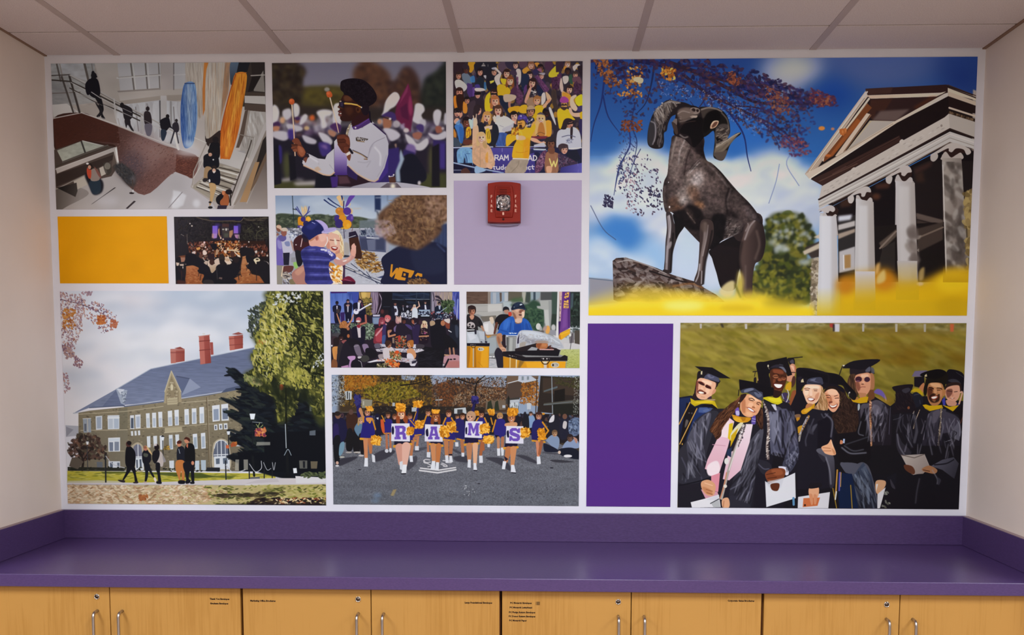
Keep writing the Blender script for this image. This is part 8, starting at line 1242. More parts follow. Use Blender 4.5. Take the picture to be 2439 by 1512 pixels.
PICS['parade'] = '''
o 780 885 .2501
bg 3a3028
f 8a98b0 38,30 2400,30 2400,400 38,400
f 3e3022~14 110,30 1000,30 1050,400 100,400
f 453226~14 1040,90 1740,150 1740,400 1040,400
k 1190 27.5,13.2,0,90 4a3c24@.9|6a4c20@.9|3a2c20@.9|7c5c20@.8|2a221c@.9|8a6a28@.7 120,40 980,40 1050,300 900,360 120,330
k 850 22,11,0,90 7c6a1c@.8|8a7c2c@.7|5c5018@.9|a08a30@.6|3c3814@.9 330,120 760,90 900,230 560,300 350,240; k 442 22,11,0,90 a06a20@.7|8a5018@.8|b47a2c@.6 150,40 480,40 460,130 160,200
k 1530 24.2,11,0,90 3a2a22@.9|5a3a24@.9|7a4a28@.7|2a2020@.9|8a6a4c@.6|4a3428@.9 1000,60 1740,60 1720,330 1000,330
k 442 12.1,5.5,0,90 b09c84@.6|a88c6c@.6|c0ac98@.5|8a6c50@.7 1400,150 1700,170 1700,300 1200,320 1150,260
k 272 11,5.5,0,90 8a98b4@.8|a4b0c8@.7|9aa4b8@.7 980,40 1150,40 1130,110 1000,120; k 374 9.9,4.95,0,90 98a4b8@.8|b4bcc8@.7|808ca4@.7 1450,40 1700,40 1700,150 1480,140; k 204 9.9,4.95,0,90 8090ac@.8|a4b0c4@.7 700,40 850,40 830,80 720,80
k 408 11,5.5,0,90 9aa4ac@.8|b8bcc0@.8|6a6c70@.8|2c2c2c@.8|c4c8cc@.7 40,40 160,40 180,320 40,330
s 1c1614 14:6 700,130 860,110 1000,60; s 1c1614 12:5 1220,60 1400,110 1560,50; s 1c1614 16:8 1410,330 1420,120 1500,40; s 1c1614 10:4 930,40 935,120 860,120; k 340 19.8,8.8,0,90 4a3020@.8|6a3c22@.8|8a5028@.6|3a2820@.8 1040,90 1220,110 1200,330 1060,330
f 6a5444 1710,40 2010,40 2000,110 1830,160 1710,150; f 4c3c34 1720,110 1960,80 1960,220 1700,280; f b4b8c4 1820,40 1940,40 1990,75 1860,105 1815,90; f 7c848c 1850,45 1870,45 1870,80 1850,82; f 7c848c 1900,45 1920,45 1920,76 1900,78; l c4c8d0 8 1720,110 1830,80; l b8bcc4 10 1860,105 2000,75
f 2c2420 2030,40 2400,60 2400,420 2000,380; f 3c3028 2050,60 2380,60 2380,230 2050,200; f 545c60 2060,180 2190,135 2190,155 2060,195; l 8a949c 8 2135,40 2145,420; f 1a1614 2160,180 2260,160 2260,300 2160,300; f 4c4a44 2060,300 2400,260 2400,310 2060,320; l 6c7478 6 2060,315 2330,285; f 20201c 2150,310 2390,300 2390,430 2150,420; k 204 16.5,7.7,0,90 2c2c1c@.8|3c3a20@.8|4a4624@.6 2150,50 2400,50 2400,170 2170,120; k 153 7.7,4.4,0,90 c4c8c4@.7|a4a89c@.7 2350,50 2395,50 2395,420 2340,420
k 510 16.5,7.7,60,60 9a5a20@.9|b0702c@.8|7a4418@.9|c08038@.7|5c3416@.9 1850,110 2010,90 2010,330 1840,300; s 3a2416 8 1995,60 1985,400
f 3c3834 1700,260 1830,240 1830,280 1700,310; f b0b4bc 1740,270 1830,262 1830,285 1740,300; f 1c1a1a 1740,300 1820,290 1820,370 1740,370; K 20 10,40,0,0 c0c4c8 1740,295 1820,290 1820,350 1740,350; f 6a5a4c 1510,280 1700,270 1700,360 1510,370; f 2c3024 1530,290 1560,270 1580,360 1520,370; f 2c3024 1600,290 1625,270 1640,370 1590,370
l 1a1816 10 1724,250 1726,380; f 20201c 1712,262 1725,225 1740,262; f b8bcc4 1900,298 1940,298 1938,358 1902,358; l 8a8c90 6 1918,358 1918,420; f b0b4bc 1668,318 1696,318 1696,345 1668,345
f 241d1c 440,330 1000,320 1000,420 440,420; f 2c241f 1000,330 1500,340 1500,420 1000,420; k 170 14.3,6.6,0,60 3a342c|242020|4c443a 440,330 1500,330 1500,410 440,410
f b8bcc0 1210,350 1320,340 1330,410 1210,410; f 3a3a3c 1240,360 1290,358 1290,400 1240,400; f a8acb4 805,340 860,340 860,380 805,380; f a0a4a8 1030,265 1100,260 1096,272 1030,275; l 6c6a64 6 1060,240 1064,330; f a4a8ac 620,295 645,295 645,330 620,330
f 8a8474 320,260 430,270 420,350 330,345; f b8b0a0 340,280 350,280 350,320 340,320; f b8bcc0 170,185 232,185 230,265 175,270; f 2c2c2c 185,190 195,190 195,260 185,260; f 1a1a1c 205,200 212,200 215,320 208,320; k 34 7.7,2.75,0,90 5c5c60 300,380 430,360 430,400
f 1f1a1f 40,390 640,400 640,640 40,740; f 201b20 1850,400 2400,410 2400,700 1850,620; f 1d1a24 600,400 1850,400 1850,600 600,600
k 160 34,20,80,40 2c2a3c@.8|4a3440@.8|1a1820@.9|6c4c40@.6|3c4660@.7|8a8c98@.4 50,400 600,410 600,560 50,600; k 120 30,20,80,40 2c2a3c@.8|3c3440@.8|1a1820@.9|6c4c40@.6|5a6880@.6 1830,400 2390,410 2390,560 1830,560
g 62626c 6c6c76 0,560 0,1270 40,700 560,600 2000,600 2400,760 2400,1290 40,1290
f 74747c~10 480,620 640,580 640,700 520,720; g 66666e 5c5e68 600,700 600,1280 40,760 2400,760 2400,1290 40,1290
n .16,7,5 40,600 2400,600 2400,1290 40,1290
n .05,160,40 40,700 2400,700 2400,1290 40,1290
k 900 12,6,0,90 7e7e88@.35|4c4c56@.35 40,900 2400,900 2400,1280 40,1280
c 2e2c36@.9~3 90,860 140,830 270,810 275,830 150,890 80,900; c 34323c@.9~3 460,780 560,740 650,760 560,830 440,860 430,820; c 34323c@.85~3 1210,810 1330,800 1340,860 1230,850; c 34323c@.85~3 1510,820 1660,820 1740,890 1740,940 1640,880; c 34323c@.85~3 1800,790 1900,800 1990,850 1980,870 1850,820; c 3a3842@.8~3 760,860 850,800 850,870 770,940; c 3a3842@.8~3 1130,700 1300,780 1230,770; c 3a3842@.7~3 860,730 960,720 880,760 820,760; c 3a3842@.7~3 2050,760 2160,770 2300,790 2100,780; c 2c2a32@.8 2120,840 2200,835 2350,855 2200,862
e 2a2832 310,935 16,5; e 2a2832 2136,912 18,6; e 2c2a32 1448,1065 14,5; f a8905c@.7~3 630,1125 665,1120 635,1185 605,1180; e 7088a8@.5~10 480,1180 40,26; e 7088a8@.45~10 460,1230 40,20; k 14 10,7,0,90 c8c8cc@.8 1300,1080 1440,1080 1440,1180 1300,1180; l 48464f@.6 6 1365,1090 1365,1260; k 60 14,6,0,60 2c2a34@.6 1150,1060 2300,1080 2300,1260 1000,1240
l d0ccd0 13 890,918 1060,938 1225,912; l d0ccd0 15 882,940 1055,962 1095,955; l d0ccd0 14 1105,953 1228,932; s c8c4c8 9 980,840 940,835 920,850 950,865 985,860; s c8c4c8 9 930,850 925,865 960,875 990,890; s c8c4c8 9 1095,870 1130,885 1145,900 1110,900; s c8c4c8 9 1105,845 1150,850 1190,850 1180,865 1140,860; s c8c4c8 8 1085,880 1120,895; s c8c4c8 8 960,905 990,900
c 1c1a38 60,440 130,440 190,500 180,620 120,700 60,700; c 2a2050~4 55,520 100,500 110,600 60,660; c 16161c 60,640 120,620 120,820 110,870 70,860; e 7a5444 100,420 26,30; e 2a2020 95,400 28,22; c 6c8ca0 120,690 160,670 160,740 130,800 110,790; e c8a090 95,870 14,16; e d8d4d8 95,898 18,8; e b8b4a8 140,815 26,7
c 3a241c 190,400 240,390 290,440 290,560 210,570 180,500; c 18161a 190,560 240,560 240,740 180,740; c 18161a 250,560 300,550 310,760 250,760; e 5a4038 225,385 22,26; e a8a09c 205,770 30,8; e b0a8a4 290,770 40,9
c 5c7890 265,520 300,480 340,500 340,600 300,620 260,560; H 318,465 28 c89878 a88454 0 0 l; c 1a181c 300,610 345,600 350,780 320,780; e c0b8b8 325,800 26,9
c 7c94b8 1915,430 1950,410 1975,440 1975,510 1920,530; H 1938,400 18 a87c68 3a2c28; c 1c1c24 1870,420 1915,420 1920,560 1870,580; c 1e1e28 2110,440 2200,430 2210,640 2120,620; c 202030 2220,450 2300,440 2310,600 2220,640; c 5c6a88 2300,470 2395,440 2395,590 2310,600; k 60 20,10,60,60 8a98b0@.6|2c3448@.7 2300,460 2395,440 2395,600 2310,600; c d0ccd0 2130,430 2160,410 2155,470 2110,480; e 6c4a3c 2260,425 22,26; c c0b8b8 2250,470 2280,480 2270,540 2240,530
c 7c8ca8 2090,640 2140,600 2200,620 2210,680 2180,740 2090,660; H 2165,585 28 b08868 6a5038 0 0 m; c 1a1c2c 2070,680 2180,730 2200,760 2080,760 2060,720
c 8290b0 2250,690 2310,640 2380,650 2395,720 2320,730 2240,750; H 2310,630 32 6a4c40 2a2022 0 0 m; c 181a28 2200,740 2320,720 2395,760 2395,830 2240,800; e d8d4d8 2290,800 40,14; e d0b8a8 2210,765 14,16; c b08070 2340,620 2380,640 2370,680
H 580,415 26 a86c50 3a2820; c 2a2470 550,470 580,450 620,470 620,585 545,590; l c88424 10 520,420 548,475; l c88a28 12 545,590 622,585; f 2c2418 640,430 690,430 690,460; H 642,430 24 b07458 5c3420; l a8684c 22 565,590 570,730; l a8684c 20 600,590 605,730; e c8c8d0 568,755 18,18; e c8c8d0 604,748 14,22
c c4532c 505,470 535,460 548,560 540,590 520,560; c 1a1830 455,420 500,420 510,600 470,600; f d0d0d8 465,440 490,435 485,460
H 788,430 28 b07454 4a2c20; c 2a2470 770,470 830,470 850,640 780,660; l c88424 10 790,460 840,520; l c88a28 13 780,660 845,658; l b0704c 26 820,665 800,800; f d8d8e0 785,800 815,800 820,860 790,860
H 962,390 30 c08060 3a2820; c 1f1c58 930,440 990,440 1000,520 930,540; l c88424 14 945,420 915,510; l c88424 12 985,420 1010,440; l b47450 22 870,600 855,720; f d0d0d8 838,708 875,708 875,750 838,750; c 2a2470 840,520 920,520 920,600 840,605; l c88a28 12 838,606 895,600; l b07050 20 960,670 965,790; f d0d0d8 950,765 985,765 985,818 950,815
l 241f60 26:18 845,460 865,340; k 120 34,12,0,90 c87c18|e09a28|b06a14|f0b040 828,290 905,285 905,330 830,335; l c88a28 8 820,470 850,380
H 1158,400 30 c88a68 4a2c20; c 28226a 1110,460 1200,450 1220,640 1105,650; l c88424 14 1130,440 1105,500; l c88424 14 1185,440 1210,490; l c88a28 18 1102,645 1215,660; l b4744c 44:34 1135,665 1140,800; l a86844 42:32 1185,665 1175,800; f d4d4dc 1125,795 1155,795 1160,868 1130,868; f d4d4dc 1165,800 1190,800 1200,860 1165,860; l 1c1a28 14 1165,790 1188,790
H 1240,430 22 b07858 3a2820; c 26215c 1210,470 1300,460 1310,630 1230,640; H 1290,425 28 b87c5c 3a2418; l c88a28 14 1205,570 1245,572; l c88a28 16 1240,640 1310,655; l a86a48 34:26 1285,660 1295,780; f d0d0d8 1220,670 1250,670 1252,712 1222,712; f d0d0d8 1280,770 1308,770 1308,808 1282,808; l 241f50 30:20 1385,380 1410,260; k 90 30,16,0,90 241f54|3a3478|1a163c 1380,240 1430,240 1430,300 1385,300
H 1468,405 32 a86c4c 2a1c18; c 28226c 1430,460 1510,450 1540,560 1530,640 1440,650; l c88424 14 1440,440 1420,470; l c88424 14 1500,440 1525,500; l c88a28 16 1435,655 1520,662; l a05c38 36:26 1480,660 1462,800; l a05c38 34:22 1480,660 1490,740; f d4d4dc 1448,798 1482,798 1485,865 1450,868; f d0d0d8 1525,680 1555,680 1550,718 1528,718
H 1645,425 30 b88868 a87c48; c 2a2470 1600,470 1690,460 1695,600 1600,620; l c88424 14 1605,460 1575,570; l c88424 12 1560,440 1575,500; f 15131c 1600,600 1640,610 1620,650; l b47c5c 30:24 1630,630 1632,740; l a86c4c 30:24 1672,630 1668,730; f d4d4dc 1618,730 1648,728 1650,798 1622,800; f d4d4dc 1655,722 1685,720 1682,795 1660,800; k 110 26,14,0,90 d08a20|b8701a|e8a838 1540,365 1588,365 1588,405 1545,405; k 70 20,10,0,90 d08a20|b8701a|e8a838 1410,380 1440,380 1438,415 1412,415
H 2015,420 34 b0785c 3a2420 -.3; c 232058 1960,480 2050,470 2075,640 1955,660; l c88424 16 2050,480 2105,560 2075,600; l c88a28 18 1955,655 2070,668; l c88060 30:24 2000,670 2010,800; l 9a5a3c 34:24 2040,670 2020,780; f d8d8e0 1995,805 2028,805 2035,875 1998,880; k 150 34,14,0,90 d08418|b06a14|e8a030 2010,550 2065,550 2075,640 2015,650; e d08a28 2058,400 14,10
c 241e58 285,420 275,250 300,230 315,300 320,420; k 80 30,16,0,90 241f54|34306c 262,230 312,230 312,300 275,330; l c08058 24 310,370 345,440; c b88058 300,360 325,350 350,440 335,450
H 385,385 36 b0785c 2c1c1a -.5 0; k 60 26,12,20,60 d8902c|e8a840|c07820 375,340 435,340 430,370 390,370; c 25206c 345,450 390,420 435,440 450,540 445,630 320,640 330,540; c c8884c 370,440 430,440 420,470 380,475; c d89a30 375,460 395,480 420,465 405,495; l c88424 14 430,450 460,550; l c88424 14 345,440 345,480; l d0922c 22 318,640 438,648; l c48058 44:30 365,655 372,830; l b06c44 48:26 410,655 415,770; f d8d8e0 358,822 388,822 390,905 352,905; f d0d0d8 425,785 455,800 460,865 430,860; k 190 34,13,0,90 d08418|b06a14|e8a030|f0b850 430,615 500,620 500,690 430,690
l a86c4c 30 850,620 830,640; H 705,405 42 e0b090 9a4c28 0 0 l; c 8a4224 660,430 690,430 690,500 660,490; c 8a4224 735,420 765,430 765,490 740,490; k 150 34,14,0,90 d88c20|f0a838|c07818 660,315 735,310 740,370 670,370
f 1a162c 640,650 800,650 800,700 640,705; l d0902c 26 640,712 800,690; l c89080 80:52 690,722 705,870; l d8a898 84:48 755,712 740,890; f d0d0d8 690,860 720,850 725,940 695,930; f e0e0e6 725,885 760,885 755,970 708,972; f 1a1820 705,968 755,966 752,977 708,978
f d8d4e2 612,494 785,492 790,665 610,662; e 1a1634 626,560 12,40
H 1035,430 42 b87850 6c3820 0 0 l; k 60 26,12,10,60 d88c20|f0a838|c07818 1000,365 1070,365 1060,395 1010,395; c 7a3c20 995,440 1015,440 1015,500 985,490; c 7a3c20 1055,430 1078,440 1080,490 1058,490; f 181430 985,660 1100,650 1105,690 985,690; l d0902c 22 982,690 1100,705
l c48458 52:36 1010,705 1018,850; l b87040 52:36 1065,705 1055,860; f d8d8e0 1000,850 1032,850 1030,930 985,935; f d8d8e0 1040,860 1068,862 1065,935 1030,935
f d8d4e2 932,500 1100,505 1102,668 930,664; c 1a1634 940,560 960,545 965,610 945,610
k 230 36,13,0,90 d08418|b06a14|e8a030|f0b850 1085,530 1150,520 1160,610 1090,620; k 200 36,13,0,90 d08418|b06a14|e8a030|f0b850 1150,490 1215,490 1215,560 1160,570; k 170 34,13,0,90 d08418|b06a14|e8a030|f0b850 850,480 910,475 905,530 850,535; k 120 30,12,0,90 d08418|b06a14|e8a030|f0c060 770,530 825,540 820,590 765,600
H 1370,430 46 c8977c b08a70 -.7 0; c b89070 1350,385 1400,390 1405,430 1370,400; f 1a1538 1310,625 1440,630 1440,675 1312,680; l d0902c 22 1312,695 1440,682; l b47854 60:36 1355,705 1355,840; l d8a484 52:32 1412,700 1410,880; f d8d8e0 1342,835 1370,835 1370,915 1338,910; f d8d8e0 1395,868 1420,868 1430,938 1395,935; f 1a1820 1395,934 1432,936 1430,945 1398,944; f d8d4e2 1318,470 1482,472 1474,632 1310,625; c 1a1634 1318,540 1334,530 1332,590 1320,590
k 260 36,13,0,90 d08418|b06a14|e8a030|f0b850 1465,515 1535,505 1540,570 1470,585; k 200 36,13,0,90 d08418|b06a14|e8a030|f0b850 1500,620 1580,620 1575,670 1500,670
H 1755,440 40 c08058 6c3820 0 0; c c89068 1700,490 1800,480 1800,520 1700,520; k 210 36,14,0,90 d88c20|f0a838|c07818|b86c14 1725,360 1805,365 1800,410 1730,410; f 191430 1695,680 1812,680 1812,715 1690,715; l d0902c 24 1688,728 1812,718; l b47048 60:34 1728,738 1705,850; l c48458 60:34 1775,735 1765,890; f 241a2c 1685,800 1725,830 1700,850; f d8d8e0 1675,848 1708,852 1695,928 1665,925; f d8d8e0 1752,885 1782,885 1800,960 1750,955; f 1a1820 1752,954 1802,958 1800,966 1756,963
f d8d4e2 1705,515 1868,518 1870,684 1702,680; c 1a1634 1710,570 1728,560 1732,620 1715,620; k 210 36,13,0,90 d08418|b06a14|e8a030|f0b850 1850,545 1925,550 1920,610 1860,620
= sl 0,0
f 6a4cac 645,515 725,515 748,530 748,560 735,578 748,590 750,622 756,622 756,645 722,645 718,600 690,600 690,620 700,620 700,645 642,645 642,622 652,622 652,540 645,540
f d8d4e2 690,540 715,540 718,556 712,572 690,575
f 6a4cac 988,522 1048,522 1048,542 1044,542 1062,620 1072,620 1072,645 1025,645 1025,622 1034,622 1032,610 1000,610 996,622 1006,622 1006,645 962,645 962,622 972,622 992,542 985,542; f d8d4e2 1005,590 1016,545 1028,590
f 6a4cac 1342,488 1375,488 1396,545 1418,490 1452,490 1452,508 1444,508 1442,590 1450,590 1450,610 1408,608 1408,590 1414,590 1416,540 1398,588 1390,588 1370,535 1368,588 1374,588 1374,606 1338,604 1338,586 1346,586 1348,508 1342,508
f 6a4cac 1760,535 1800,535 1815,550 1820,538 1836,538 1836,582 1815,582 1800,562 1770,562 1765,572 1825,595 1838,615 1834,645 1815,660 1775,660 1755,648 1752,658 1735,658 1735,612 1755,612 1770,634 1805,634 1808,624 1748,602 1734,580 1740,550
f 8466c0@.5 652,540 665,540 665,640 652,640
'''
